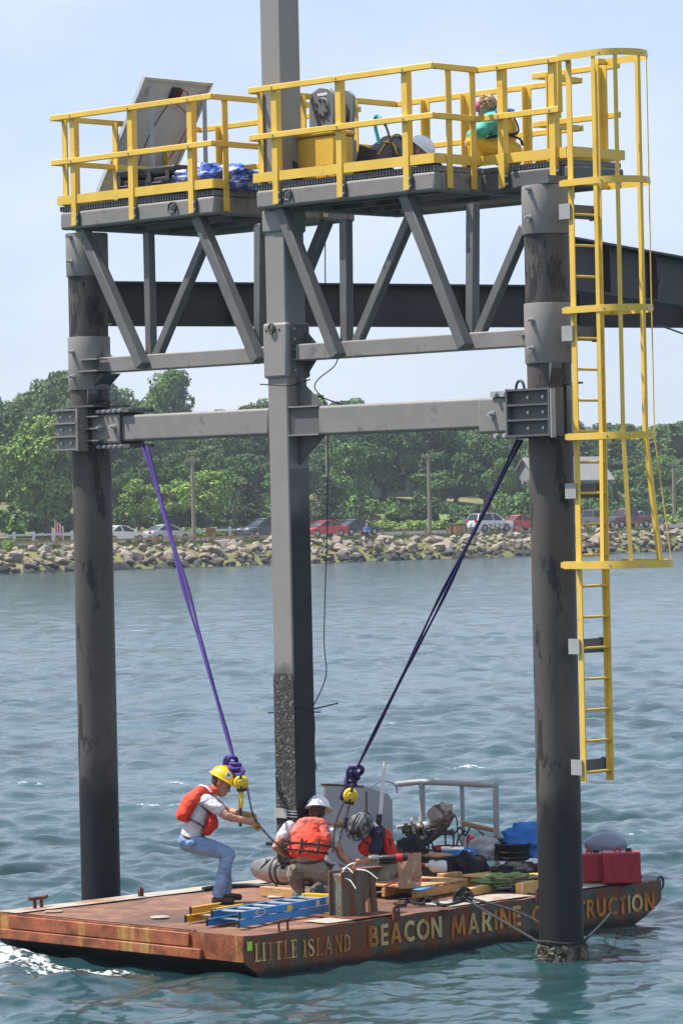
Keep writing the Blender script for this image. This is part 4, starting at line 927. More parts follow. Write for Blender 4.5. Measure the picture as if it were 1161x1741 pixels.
# right end, left end, back
for z in (ZT, ZM):
    rail_seg(W(2.428, fr + .03, z), W(2.428, 1.93, z), pl); rail_seg(W(-.178, fr + .03, z), W(-.178, 1.93, z), pl); rail_seg(W(-.2, 1.955, z), W(2.45, 1.955, z), pl)
for b_ in (-.10, .62, 1.4): rpost(2.416, b_, 7.79, ZT, pl, pU)
for b_ in (-.14, .62, 1.4): rpost(-.168, b_, 7.79, ZT, pl, nU)
for a_ in (.2, 1.1, 2.0): rpost(a_, 1.932, 7.79, ZT, pl, pV)
toe(pl, W(-.17, FB - .002, 0), W(2.40, FB - .002, 0), nV); toe(pl, W(2.408, FB, 0), W(2.408, 1.9, 0), pU); toe(pl, W(-.16, FB, 0), W(-.16, 1.9, 0), nU); toe(pl, W(-.15, 1.91, 0), W(2.4, 1.91, 0), pV)
def lug(t, a, b):
    g = MB(); c = W(a, b - .012, 7.875); g.tube([c + U * x + Z * z for x, z in ((-.07, -.03), (-.06, .03), (-.02, .05), (.03, .05), (.05, .0), (.03, -.07), (-.02, -.055))], .013, 6, closed=True); g.build('lifting_lug', M['bracket'], t, smooth=50)
lug(pl, 1.76, FB); lug(pl, 2.22, 1.5) if False else None

pr = platform(3.05, 5.68, FB + .008, 1.90, 'right work platform with yellow railing, winch and two people', None, None)
for a_ in (3.38, 4.34, 5.30): rpost(a_, fr + .028, 7.79, ZT, pr, nV); bracket(pr, a_, FB, nV)
for z in (ZT, ZM): rail_seg(W(3.03, fr, z), W(5.732, fr, z), pr)
for z in (ZT, ZM):
    rail_seg(W(5.708, fr + .03, z), W(5.708, .40, z), pr)
    rail_seg(W(5.69, .372, z), W(6.84, .372, z), pr)
    rail_seg(W(3.02, fr + .03, z), W(3.02, 1.93, z), pr) if z == ZT else rail_seg(W(3.02, fr + .03, z), W(3.02, 1.93, z), pr)
    rail_seg(W(3.0, 1.955, z), W(5.74, 1.955, z), pr)
    rail_seg(W(5.66, 1.28, z), W(6.84, 1.28, z), pr); rail_seg(W(5.708, 1.30, z), W(5.708, 1.93, z), pr)
for b_ in (-.06, .30): rpost(5.696, b_, 7.79, ZT, pr, pU)
for a_ in (6.0, 6.70): rpost(a_, .400, 7.79, ZT, pr, nV); bracket(pr, a_, .42, nV)
rail_seg(W(6.83, .372, ZT + .03), W(6.83, .372, ZM - .03), pr, .05, .055)
for b_ in (-.14, .50, 1.3): rpost(3.03, b_, 7.79, ZT, pr, nU)
for a_ in (3.5, 4.1, 5.0): rpost(a_, 1.932, 7.79, ZT, pr, pV)
for a_ in (5.95, 6.65): rpost(a_, 1.256, 7.79, ZT, pr, pV)
rpost(5.696, 1.62, 7.79, ZT, pr, pU)
MB().uv(5.685, 6.80, .43, .55, 7.755, 7.955).build('fascia_beam', M['steel_dk'], pr, bevel=.03, seg=3)
MB().uv(5.685, 6.80, 1.12, 1.24, 7.755, 7.955).build('fascia_beam', M['steel_dk'], pr, bevel=.03, seg=3)
MB().uv(6.80, 6.92, .43, 1.24, 7.757, 7.953).build('fascia_beam', M['steel_dk'], pr, bevel=.03, seg=3)
MB().uv(6.72, 7.16, -.2, .428, 7.72, 7.80).build('pile_seat', M['steel_dk'], pr)
g = MB(); a = 5.69
while a < 6.9: g.uv(a, a + .012, .435, 1.235, 7.962, 8.012); a += .042
g.build('grating', M['grating'], pr, kind='stuff')
toe(pr, W(3.03, FB - .002, 0), W(5.69, FB - .002, 0), nV); toe(pr, W(5.69, FB, 0), W(5.69, .42, 0), pU); toe(pr, W(5.69, .42, 0), W(6.86, .42, 0), nV); toe(pr, W(3.04, FB, 0), W(3.04, 1.9, 0), nU); toe(pr, W(3.05, 1.91, 0), W(5.69, 1.91, 0), pV); toe(pr, W(5.7, 1.25, 0), W(6.86, 1.25, 0), pV); toe(pr, W(6.925, .43, 0), W(6.925, 1.24, 0), pU)
lug(pr, 3.56, FB)

# rail bolts where posts and rails cross
for par, aa in ((pl, (.12, 1.09, 2.06)), (pr, (3.38, 4.34, 5.30))):
    for a_ in aa:
        for z in (ZT, ZM): bolt(W(a_ + .012, fr - .023, z), -V, par, .008, 0)
for a_ in (6.0, 6.70):
    for z in (ZT, ZM): bolt(W(a_, .349, z), -V, pr, .008, 0)
# ------------------------------------------------------------------ caged ladder
lad = thing('caged_ladder', W(7.47, 0, 1.8), 'yellow caged access ladder fixed to the near pile', 'ladder')
LA = 7.46
for b_ in (-.205, .205):
    g = MB(); g.uv(LA - .032, LA + .032, b_ - .007, b_ + .007, 1.80, 8.90); sg = -1 if b_ < 0 else 1; g.uv(LA - .032, LA - .020, b_ - sg * .04, b_ - sg * .007, 1.80, 8.90); g.build('stringer', M['yellow'], lad)
z = 1.90
while z < 7.95: MB().cyl(W(LA, -.199, z), W(LA, .199, z), .0135, .0135, 8).build('rung', M['yellow'], lad, smooth=40); z += .305
def hoop(z, wd, dp, h=.066):
    pts = [(LA + .0, -wd)]; n_ = 22
    st = dp - wd
    pts.append((LA + st * .5, -wd))
    for k in range(n_ + 1):
        th = -math.pi / 2 + math.pi * k / n_; pts.append((LA + st + wd * math.cos(th), wd * math.sin(th)))
    pts += [(LA + st * .5, wd), (LA + .0, wd)]
    g = MB(); m = len(pts); vs_ = []
    for i, (a_, b_) in enumerate(pts):
        p0, p1 = pts[max(i - 1, 0)], pts[min(i + 1, m - 1)]; dx, dy = p1[0] - p0[0], p1[1] - p0[1]; L = math.hypot(dx, dy); nx_, ny_ = dy / L, -dx / L
        for (o, zz) in ((0, -h / 2), (.008, -h / 2), (.008, h / 2), (0, h / 2)): vs_.append(W(a_ + nx_ * o, b_ + ny_ * o, z + zz))
    fs = [(0, 1, 2, 3), tuple(4 * (m - 1) + k for k in (3, 2, 1, 0))]
    for i in range(m - 1):
        for k in range(4): fs.append((4 * i + k, 4 * (i + 1) + k, 4 * (i + 1) + (k + 1) % 4, 4 * i + (k + 1) % 4))
    g.add(vs_, fs); o = g.build('hoop', M['yellow'], lad, smooth=30)
    # ties from hoop ends back to the stringers
    for s in (-1, 1): MB().uv(LA - .05, LA + .03, s * .21, s * (wd - .009), z - .028, z + .028).build('hoop_tie', M['yellow'], lad)
    for k in (4, 9, 14, 19):
        a_, b_ = pts[k]; d = (U * (a_ - LA - st) + V * b_).normalized(); bolt(W(a_, b_, z) + d * .008, d, o, .007, 0)
    return pts
HZ = [8.92, 7.685, 6.44, 5.20, 3.945]
for z in HZ[:4]: hoop(z, .33, .73)
hoop(HZ[4], .43, .89, .075)
def hp(wd, dp, th): st = dp - wd; return (LA + st + (wd - .004) * math.cos(th), (wd - .004) * math.sin(th))
for th in (-1.50, -.80, 0.0, .80, 1.50):
    a_, b_ = hp(.33, .73, th); a2, b2 = hp(.43, .89, th); tang = (-U * math.sin(th) + V * math.cos(th))
    MB().bar(W(a_, b_, 8.95), W(a_, b_, 5.20), .042, .009, up=(U * math.cos(th) + V * math.sin(th))).build('cage_bar', M['yellow'], lad)
    MB().bar(W(a_, b_, 5.20), W(a2, b2, 3.92), .042, .009, up=(U * math.cos(th) + V * math.sin(th))).build('cage_bar', M['yellow'], lad)
for z in (7.42, 6.22, 4.67, 3.14, 1.95):
    for s in (-1, 1): MB().uv(7.32, LA + .0, s * .225 - .008, s * .225 + .008, z - .075, z + .075).build('stand_off', M['ltgrey'] if s < 0 else M['steel_dk'], lad)
    MB().uv(7.405, 7.415, -.197, .197, z - .07, z + .07).build('band_plate', M['steel_dk'], lad)
# ------------------------------------------------------------------ barge
BA0, BA1, BB0, BB1, DZ = 1.70, 5.45, -2.95, 3.32, .42
barge = thing('work_barge', W((BA0 + BA1) / 2, (BB0 + BB1) / 2, -.3), 'rusty flat work barge lettered along its side', 'barge')
def side_a(b, z): return BA1 + .010 * math.sin(b * 10.2 + .5) * (.5 + .8 * mnoise.noise(V3((b * .9, 3, 1)))) - .006 * abs(mnoise.noise(V3((b * 2.2, z * 2, 7)))) - (.02 if z < .02 else 0)
def b_lo(z): return BB0 + max(0, .17 - z) * 1.35
def b_hi(z): return BB1 - max(0, .20 - z) * 1.9
def edge_z(b): return DZ + .006 * math.sin(b * 10.2) - .012 * max(0, mnoise.noise(V3((b * 3.1, 9, 1))))
g = MB()
def sidept(i, j):
    z = -.30 + .72 * j; b = b_lo(z) + (b_hi(z) - b_lo(z)) * i
    if j > .999: z = edge_z(b)
    return W(side_a(b, z), b, z)
g.mat(0).grid(sidept, 150, 14)
g.mat(0).grid(lambda i, j: W(BA0, b_hi(-.30 + .72 * j) + (b_lo(-.30 + .72 * j) - b_hi(-.30 + .72 * j)) * i, -.30 + .72 * j), 20, 6)
zz = [.42, .30, .17, .05, -.1, -.3]
def endpt(i, z, lo):
    b = (b_lo if lo else b_hi)(z); a = BA0 + (side_a(b, z) - BA0) * i
    if lo and z > .16: b += .008 * mnoise.noise(V3((a * 4, z * 8, 2)))
    return W(a, b, edge_z(b) if (z > .41) else z)
for k in range(5):
    g.mat(1 if zz[k] > .18 else 2)
    g.grid(lambda i, j, k=k: endpt(i, zz[k] + (zz[k + 1] - zz[k]) * j, True), 40, 2)
    g.mat(0 if zz[k] > .18 else 2)
    g.grid(lambda i, j, k=k: endpt(1 - i, zz[k] + (zz[k + 1] - zz[k]) * j, False), 20, 2)
g.build('hull', [M['hull_side'], M['hull_end'], M['hull_low']], barge, smooth=50)
g = MB()
def deckpt(i, j):
    b = BB0 + (BB1 - BB0) * j; a1 = side_a(b, DZ); a = BA0 + (a1 - BA0) * i
    z = DZ + (.010 * mnoise.noise(V3((a * 1.3, b * 1.1, 4))) if 0 < i < 1 else 0)
    if i >= 1: z = edge_z(b)
    return W(a, b, z - .001)
g.grid(deckpt, 30, 150); g.build('deck_plate', M['deck'], barge, smooth=60)
def strip(a0, a1, b0, b1, mat, nm='edge_plate', dz=.014):
    g = MB(); r2 = random.Random(int(a0 * 100 + b0 * 10))
    g.grid(lambda i, j: W(a0 + (a1 - a0) * i + (.03 * mnoise.noise(V3((j * 14, i, 3))) if i in (0,) else 0), b0 + (b1 - b0) * j, DZ + dz), 3, 40); return g.build(nm, mat, barge, smooth=60)
strip(BA0 + .005, BA0 + .32, BB0 + .02, BB1 - .05, M['deck_edge']); 
strip(BA1 - .40, BA1 - .05, -1.75, -.75, M['deck_edge']); strip(BA1 - .50, BA1 - .06, .05, 1.3, M['deck_edge']); strip(BA1 - .42, BA1 - .06, 1.45, 3.15, M['deck_edge'])
MB().uv(BA0 + .25, 4.70, BB0 - .030, BB0 - .004, .275, .412).build('rub_rail', M['hull_end'], barge, bevel=.008)
MB().uv(BA0, 4.88, BB0 - .045, BB0 - .003, .165, .265).build('rub_rail', M['hull_end'], barge, bevel=.008)
MB().uv(BA0 + .3, 4.72, BB0 + .05, BB0 + .062, DZ, DZ + .012).build('deck_weld', M['rust_full'], barge)
g = MB(); q = BA1 + .012; g.grid(lambda i, j: W(q, BB0 + .04 + .07 * i, .28 + .09 * j), 1, 1); g.build('hull_sticker', M['label_green'], barge)
for px, py in ((92 + 0, 1552), (272, 1562), (470, 1527), (760, 1548), (950, 1506)):
    c = at_z(px, py, DZ); MB().lathe([(.10, 0), (.095, .006), (.02, .008)], (c.x, c.y, DZ + .012), 16).build('manhole_cover', M['deck_edge'] if px != 760 else M['rust_full'], barge, smooth=40)
# lettering
def put_letter(polys, b0, z0, sx, sz, mat, nm='letter'):
    g = MB()
    for k, (vs2, fs2) in enumerate(polys):
        g.add([W(side_a(b0 + x * sx, z0 + y * sz) + .013 + .0007 * k, b0 + x * sx, z0 + y * sz) for x, y in vs2], fs2)
    return g.build(nm, mat, barge)
def rect(x0, y0, x1, y1): return ([(x0, y0), (x1, y0), (x1, y1), (x0, y1)], [(0, 1, 2, 3)])
def quad(*p): return (list(p), [tuple(range(len(p)))])
def strokeline(pts, w):
    vs2 = []; n_ = len(pts)
    for i, (x, y) in enumerate(pts):
        x0, y0 = pts[max(i - 1, 0)]; x1, y1 = pts[min(i + 1, n_ - 1)]; dx, dy = x1 - x0, y1 - y0; L = math.hypot(dx, dy) or 1; ww = w[i] if hasattr(w, '__len__') else w
        vs2 += [(x - dy / L * ww / 2, y + dx / L * ww / 2), (x + dy / L * ww / 2, y - dx / L * ww / 2)]
    return (vs2, [(2 * i, 2 * i + 1, 2 * i + 3, 2 * i + 2) for i in range(n_ - 1)])
SER = {
 'L': (.62, [rect(.12, 0, .30, 1), rect(0, .94, .42, 1), rect(0, 0, .62, .07), quad((.52, .07), (.62, .07), (.62, .26))]),
 'I': (.42, [rect(.12, 0, .30, 1), rect(0, .94, .42, 1), rect(0, 0, .42, .06)]),
 'T': (.66, [rect(.24, 0, .42, 1), rect(0, .93, .66, 1), quad((0, .93), (.0, .72), (.10, .93)), quad((.66, .93), (.56, .93), (.66, .72)), rect(.12, 0, .54, .06)]),
 'E': (.62, [rect(.12, 0, .30, 1), rect(0, .94, .60, 1), rect(0, 0, .62, .07), rect(.30, .48, .50, .54), quad((.52, .07), (.62, .07), (.62, .26)), quad((.50, .94), (.60, .76), (.60, .94)), rect(.46, .40, .50, .62)]),
 'S': (.56, [strokeline([(.50, .80), (.44, .92), (.28, .97), (.12, .90), (.07, .76), (.14, .62), (.30, .52), (.44, .42), (.51, .27), (.44, .10), (.28, .03), (.12, .08), (.05, .22)], [.05, .08, .07, .10, .14, .17, .18, .17, .14, .10, .07, .08, .05])]),
 'A': (.80, [quad((.06, 0), (.14, 0), (.42, 1), (.34, 1)), quad((.54, 0), (.74, 0), (.44, 1), (.34, 1)), rect(.20, .30, .58, .37), rect(0, 0, .24, .06), rect(.46, 0, .80, .06)]),
 'N': (.78, [rect(.10, 0, .18, 1), rect(.60, 0, .68, 1), quad((.12, 1), (.60, 0), (.68, 0), (.28, 1)), rect(0, .94, .26, 1), rect(.50, .94, .78, 1), rect(0, 0, .28, .06)]),
 'D': (.72, [rect(.12, 0, .30, 1), rect(0, .94, .34, 1), rect(0, 0, .34, .06), strokeline([(.28, .96), (.46, .92), (.60, .76), (.63, .5), (.60, .24), (.46, .08), (.28, .04)], [.06, .09, .15, .17, .15, .09, .06])]),
}
def word_serif(txt, b0, b1, z0a, z0b, hz, cols):
    tot = sum(SER[c][0] + .10 for c in txt) - .10; k = (b1 - b0) / tot; x = b0
    for c, m_ in zip(txt, cols):
        w_, polys = SER[c]; zz_ = z0a + (z0b - z0a) * (x - b0) / (b1 - b0); put_letter(polys, x, zz_, k, hz, M['letter'] if m_ == 'p' else M['letter_or']); x += (w_ + .10) * k
def glyph(ch):
    cu = bpy.data.curves.new('glyph', 'FONT'); cu.body = ch; cu.size = 1; cu.offset = .022; cu.resolution_u = 4
    o = bpy.data.objects.new('glyph', cu); COL.objects.link(o); bpy.context.view_layer.update()
    me_ = bpy.data.meshes.new_from_object(o.evaluated_get(bpy.context.evaluated_depsgraph_get()))
    vs2 = [(v.co.x, v.co.y) for v in me_.vertices]; fs2 = [tuple(p_.vertices) for p_ in me_.polygons]
    bpy.data.objects.remove(o); bpy.data.curves.remove(cu); bpy.data.meshes.remove(me_)
    x0 = min(v[0] for v in vs2); x1 = max(v[0] for v in vs2); y0 = min(v[1] for v in vs2); y1 = max(v[1] for v in vs2)
    return (x1 - x0, y1 - y0, [([(x - x0, (y - y0) / (y1 - y0)) for x, y in vs2], fs2)])
GL = {}
def arc(cx, cy, rx, ry, t0, t1, n_=14): return [(cx + rx * math.cos(t), cy + ry * math.sin(t)) for t in np.linspace(t0, t1, n_)]
SAN = {
 'B': (.62, [rect(0, 0, .20, 1), strokeline([(.18, .91), (.34, .91), (.45, .84), (.47, .73), (.43, .61), (.34, .55), (.18, .54)], .17), strokeline([(.18, .09), (.38, .09), (.50, .15), (.52, .28), (.48, .42), (.38, .50), (.18, .51)], .18)]),
 'E': (.54, [rect(0, 0, .20, 1), rect(.19, .82, .54, 1), rect(.19, 0, .54, .18), rect(.19, .42, .50, .59)]),
 'A': (.78, [quad((0, 0), (.21, 0), (.46, 1), (.30, 1)), quad((.57, 0), (.78, 0), (.48, 1), (.32, 1)), rect(.17, .20, .61, .36)]),
 'C': (.70, [strokeline(arc(.44, .5, .34, .41, .85, 2 * math.pi - .85, 18), .19)]),
 'O': (.86, [strokeline(arc(.43, .5, .335, .41, 0, 2 * math.pi, 25), .19)]),
 'N': (.74, [rect(0, 0, .19, 1), rect(.55, 0, .74, 1), quad((.0, 1), (.54, 0), (.74, 0), (.20, 1))]),
 'M': (.92, [quad((0, 0), (.18, 0), (.27, 1), (.10, 1)), quad((.74, 0), (.92, 0), (.82, 1), (.65, 1)), quad((.10, 1), (.27, 1), (.54, .12), (.38, .12)), quad((.65, 1), (.82, 1), (.54, .12), (.38, .12))]),
 'R': (.66, [rect(0, 0, .20, 1), strokeline([(.18, .91), (.36, .91), (.48, .83), (.50, .70), (.45, .56), (.36, .48), (.18, .47)], .18), quad((.24, .46), (.42, .46), (.66, 0), (.44, 0))]),
 'I': (.20, [rect(0, 0, .20, 1)]),
 'S': (.58, [strokeline([(.50, .76), (.42, .88), (.28, .91), (.15, .84), (.13, .71), (.22, .59), (.36, .49), (.46, .37), (.45, .20), (.34, .10), (.20, .09), (.06, .22)], .18)]),
 'T': (.60, [rect(.20, 0, .40, .83), rect(0, .82, .60, 1)]),
 'U': (.72, [strokeline([(.10, 1.0), (.10, .40), (.14, .20), (.26, .10), (.36, .09), (.46, .10), (.58, .20), (.62, .40), (.62, 1.0)], .19)]),
}
def word_sans(txt, b0, b1, z0a, z0b, hz, cols):
    gap = .14; tot = sum(SAN[c][0] + gap for c in txt) - gap; k = (b1 - b0) / tot; x = b0
    for c, m_ in zip(txt, cols):
        w_, polys = SAN[c]; zz_ = z0a + (z0b - z0a) * (x - b0) / (b1 - b0); put_letter(polys, x, zz_, k, hz, M['letter'] if m_ == 'p' else M['letter_or']); x += (w_ + gap) * k
def sp(px, py): return on_a(px, py, BA1 + .01)
for txt, fn, xa, ya, xb, yb, hpx, cols in (('LITTLE', word_serif, 433, 1637, 505, 1629, 30, 'ppopop'), ('ISLAND', word_serif, 515, 1629, 597, 1618, 29, 'opopop'), ('BEACON', word_sans, 627, 1612, 752, 1594, 36, 'opoppp'), ('MARINE', word_sans, 767, 1594, 886, 1574, 34, 'oppoop'), ('CONSTRUCTION', word_sans, 904, 1573, 1112, 1548, 31, 'ooooooopoppo')):
    ba, za = sp(xa, ya); bb, zb = sp(xb, yb); h_ = hpx * 36.8 / F_PX if xa < 700 else hpx * 38.2 / F_PX
    fn(txt, ba, bb, za, zb, h_, cols)
# fittings
c = at_z(65, 1546, DZ)
g = MB(); 
for s in (-1, 1): g.cyl(c + V * (.045 * s), c + V * (.045 * s) + Z * .10, .022, .018, 10)
g.tube([c - V * .13 + Z * .125, c - V * .1 + Z * .11, c + V * .1 + Z * .11, c + V * .13 + Z * .125], .02, 8); g.build('cleat', M['rust_full'], barge, smooth=40)
c = at_z(238, 1527, DZ); g = MB(); g.prism([c - V * .03, c + V * .03, c + V * .03 + Z * .09, c + Z * .12 - V * .01, c - V * .03 + Z * .07], U * .03); g.build('pad_eye', M['rust_full'], barge)
for px, py in ((672, 1568), (915, 1530)):
    b, z = sp(px, py); g = MB(); n_ = 12; q0 = BA1 + .01
    ring = [(.045 * math.cos(t), .045 * math.sin(t)) for t in np.linspace(0, math.pi, 9)]
    g.prism([W(q0, b - .045, DZ - .04)] + [W(q0, b + .045, DZ - .04)] + [W(q0, b + x, DZ + .07 + y) for x, y in ring], U * .025); g.build('pad_eye', M['rust_full'], barge)
    MB().cyl(W(q0 - .004, b, DZ + .07), W(q0 + .029, b, DZ + .07), .018, .018, 10).build('pad_eye_hole', M['deck_edge'], barge)
b, z = sp(1138, 1510); g = MB(); g.tube([W(BA1 - .02, BB1 + .01 + .05 * math.cos(t), DZ - .03 + .07 * math.sin(t)) for t in np.arange(0, 6.28, .5)], .014, 6, closed=True); g.build('corner_ring', M['bracket'], barge, smooth=40)
b, _ = sp(490, 1575)
g = MB(); 
for k in (-.06, .06): g.cyl(W(BA1 - .06, b + k, DZ), W(BA1 - .06, b + k, DZ + .09), .012, .012, 8)
g.tube([W(BA1 - .06, b - .14, DZ + .085), W(BA1 - .06, b + .10, DZ + .105)], .016, 6); g.build('hinge_bar', M['rust_full'], barge)
# bitt: rusty I-section post with shelf and leg
c = at_z(598, 1560, DZ); A0, B0 = ab(c); t = barge
bt = thing('mooring_bitt', c, 'rusty green steel bitt with a shelf at the barge side', 'bitt')
MB().uv(A0 - .14, A0 + .02, B0 - .13, B0 + .10, DZ, DZ + .44).build('column', M['rust'], bt, bevel=.008)
MB().uv(A0 + .02, A0 + .035, B0 - .17, B0 + .17, DZ, DZ + .47).build('flange', M['rust'], bt, bevel=.004)
MB().uv(A0 - .155, A0 - .14, B0 - .17, B0 + .17, DZ, DZ + .47).build('flange', M['rust'], bt, bevel=.004)
MB().uv(A0 - .14, A0 + .02, B0 + .12, B0 + .46, DZ + .455, DZ + .475).build('shelf', M['rust_full'], bt)
g = MB(); g.prism([W(A0, B0 + .17, DZ + .45), W(A0, B0 + .44, DZ + .45), W(A0, B0 + .20, DZ + .12)], -U * .012); g.build('gusset', M['rust'], bt)
MB().bar(W(A0 - .02, B0 + .33, DZ), W(A0 - .02, B0 + .29, DZ + .45), .07, .07).build('leg', M['rust'], bt)
g = MB(); g.uv(A0 - .30, A0 + .30, B0 - .25, B0 + .4, DZ + .012, DZ + .022); g.build('base_plate', M['rust_full'], bt)
r2 = random.Random(8)
for (x0, y0, x1, y1) in ((578, 1490, 602, 1468), (582, 1478, 600, 1485), (586, 1494, 605, 1512), (607, 1479, 642, 1495)):
    q0, q1 = at_y(x0, y0, c.y - .12), at_y(x1, y1, c.y - .2)
    MB().tube(spline([q0, (q0 + q1) / 2 + Z * .03, q1], 5), .007, 5).build('cable_tie', M['white'], bt)
# mooring lines round the near pile
def pt(px, py, y): return at_y(px, py, y)
hk = at_z(788, 1536, DZ)
t = thing('mooring_line', hk, 'dark mooring line from a deck shackle around the near pile', 'rope')
PA, PB = 6.94, 0.0
def around(z, t0, t1, n_=14, r=.245): return [W(PA + r * math.cos(t), PB + r * math.sin(t), z + .01 * math.sin(3 * t)) for t in np.linspace(t0, t1, n_)]
g = MB(); g.tube(spline([hk + Z * .05, (hk + W(PA, PB - .3, .28)) / 2 + Z * -.02] + around(.20, -2.4, .9), 4), .013, 6); g.build('strand', M['rope'], t, smooth=60)
g = MB(); g.tube(spline([hk + Z * .07, (hk + W(PA, PB + .1, .40)) / 2 + Z * .0] + around(.30, -3.4, -3.0, 3, .25), 4), .012, 6); g.build('strand', M['rope'], t, smooth=60)
g = MB(); g.lump(hk + Z * .06, .09, .07, .08, amp=.6, seed=3); g.tube([hk + Z * .07 + V3((.09 * math.cos(k), .05 * math.sin(2 * k), .08 * math.sin(k))) for k in np.arange(0, 6.28, .5)], .018, 6, closed=True); g.build('shackle', M['rubber'], t, smooth=60)
g = MB(); q = at_z(700, 1530, DZ); g.tube(spline([hk + Z * .03, at_z(755, 1540, DZ + .02), at_z(720, 1528, DZ + .015), at_z(690, 1522, DZ + .02), at_z(665, 1526, DZ + .02)], 6), .018, 6); g.build('tail', M['rope'], t, smooth=60)
hk2 = at_z(1072, 1500, DZ)
t = thing('mooring_line', hk2, 'dark mooring line from the red tanks down to the near pile', 'rope')
g = MB(); g.tube(spline([hk2 + Z * .05, (hk2 + W(PA + .2, PB + .2, .2)) / 2 - Z * .03] + around(.19, .9, -.6, 8), 4), .013, 6); g.build('strand', M['rope'], t, smooth=60)
g = MB(); g.lump(hk2 + Z * .04, .10, .07, .06, amp=.6, seed=5); g.build('shackle', M['rubber'], t, smooth=60)
g = MB(); g.tube(spline([at_z(345, 1513, DZ + .02), at_z(380, 1508, DZ + .03), at_z(430, 1507, DZ + .02), at_z(470, 1509, DZ + .02)], 6), .028, 8); g.build('black_hose', M['rubber'], smooth=60, label='black hose along the far edge of the barge deck', cat='hose')

# ------------------------------------------------------------------ stepladders lying on deck
def stepladder(b0, b1, a0, a1, z0, mat, label, stack, sticker):
    t = thing('stepladder', W((a0 + a1) / 2, (b0 + b1) / 2, z0), label, 'ladder', 'folded fibreglass ladders')
    for k in range(stack):
        z = z0 + k * .078; ins = .025 * k; bB = b1 if (sticker or k == 0) else b0 + .55
        for a_ in (a0 + ins, a1 - ins):
            sgn = 1 if a_ > (a0 + a1) / 2 else -1
            g = MB(); g.uv(a_ - .004, a_ + .004, b0 + .05 * k, bB - .03 * k, z + .003, z + .072); g.uv(a_ - sgn * .030, a_ - sgn * .0045, b0 + .05 * k, bB - .03 * k, z + .003, z + .010); g.uv(a_ - sgn * .030, a_ - sgn * .0045, b0 + .05 * k, bB - .03 * k, z + .065, z + .072); g.build('side_rail', mat, t)
            MB().uv(a_ - .009, a_ + .009, b0 + .05 * k - .008, b0 + .05 * k + .015, z + .0, z + .074).build('foot', M['black'], t)
        n_ = 6 if (sticker or k == 0) else 0
        for i in range(n_):
            b = b0 + .2 + i * (b1 - b0 - .35) / (n_ - 1); MB().uv(a0 + ins + .005, a1 - ins - .005, b - .035, b + .035, z + .056, z + .068).build('step', M['alu'], t)
    if sticker:
        z = z0 + .070; q = a1 - .025 + .005
        g = MB(); c = W(q, b0 + .40, z + .046); g.add([c + V * (.085 * math.cos(k)) + Z * (.033 * math.sin(k)) for k in np.arange(0, 6.28, .3)], [tuple(range(21))]); o = g.build('maker_oval', M['white'], t)
        g = MB(); c = W(q + .001, b0 + .40, z + .046); g.add([c + V * (.072 * math.cos(k)) + Z * (.025 * math.sin(k)) for k in np.arange(0, 6.28, .3)], [tuple(range(21))]); g.build('maker_oval', pmat('oval_blue', (.03, .08, .32), .5, bump=0), t)
        # maker's name across the oval
        for ci, ch in enumerate('WERNER'):
            if ch not in GL: GL[ch] = glyph(ch)
            w_, _, polys = GL[ch]; g = MB(); vs2, fs2 = polys[0]; g.add([W(q + .002, b0 + .345 + ci * .0185 + x * .017, z + .036 + y * .02) for x, y in vs2], fs2); g.build('letter', M['white'], t)
        for (bb, w_, m_) in ((.85, .08, 'label_green'), (1.35, .06, 'white'), (1.52, .12, 'white')): MB().uv(q, q + .001, b0 + bb, b0 + bb + w_, z + .018, z + .068).build('sticker', M[m_] if m_ == 'white' else M['hat_yellow'], t)
    return t
yellow_ladder = stepladder(-2.50, -.75, 4.02, 4.38, DZ + .014, M['lad_yel'], 'yellow fibreglass ladder lying beneath the blue one', 2, False)
blue_ladder = stepladder(-2.60, -.95, 4.44, 4.83, DZ + .016, M['lad_blue'], 'blue fibreglass stepladder lying folded on the barge deck', 2, True)
MB().uv(4.44, 4.84, -.99, -.90, DZ + .12, DZ + .18).build('top_cap', M['lad_yel'], blue_ladder)
blue_ladder.rotation_euler = (0, 0, math.radians(10)); yellow_ladder.rotation_euler = (0, 0, math.radians(9))
# ------------------------------------------------------------------ turbine pod on blocks below the post
pod = thing('turbine_pod', W(3.2, 0, .53), 'polished torpedo shaped turbine pod under the square post', 'turbine pod')
g = MB(); ax = (V, Z, -U)
pr_ = [(.004, .62), (.05, .60), (.09, .55), (.12, .46), (.14, .34), (.147, .18), (.147, -.55), (.12, -.70), (.02, -.76)]
g.lathe(list(reversed(pr_)), W(3.06, .05, .665), 28, ax); g.build('shell', M['nacelle'], pod, smooth=40)
for k in (.22, .30): MB().lathe([(.148, -.012), (.156, -.012), (.156, .012), (.148, .012)], W(3.06, .05, .665) - U * (k - .1), 28, ax).build('band', M['bracket'], pod, smooth=40)
MB().uv(3.02, 3.32, -.06, .12, .78, .95).build('neck', M['black'], pod, bevel=.01)
g = MB(); r2 = random.Random(2)
for k in range(14): q = W(3.02 + r2.uniform(-.18, .1), -.08 + r2.uniform(-.05, .1), .80); g.tube(spline([q, q + V3((r2.uniform(-.1, .1), -.03, -.03)), q + V3((r2.uniform(-.14, .1), -.06, -.09))], 3), .010, 4)
g.build('seaweed', M['black'], pod)
def block(px, py, la, lb, h, mat, label, z=DZ, name='timber_block', cat='timber', rot=0.0):
    c = at_z(px, py, z + .004); ex = U * math.cos(rot) + V * math.sin(rot); ey = V * math.cos(rot) - U * math.sin(rot)
    g = MB(); g.box(c + Z * (h / 2), la / 2, lb / 2, h / 2, (ex, ey, Z)); return g.build(name, M[mat], bevel=.006, label=label, cat=cat)
block(478, 1526, .55, .10, .10, 'wood', 'pine block under the turbine pod')
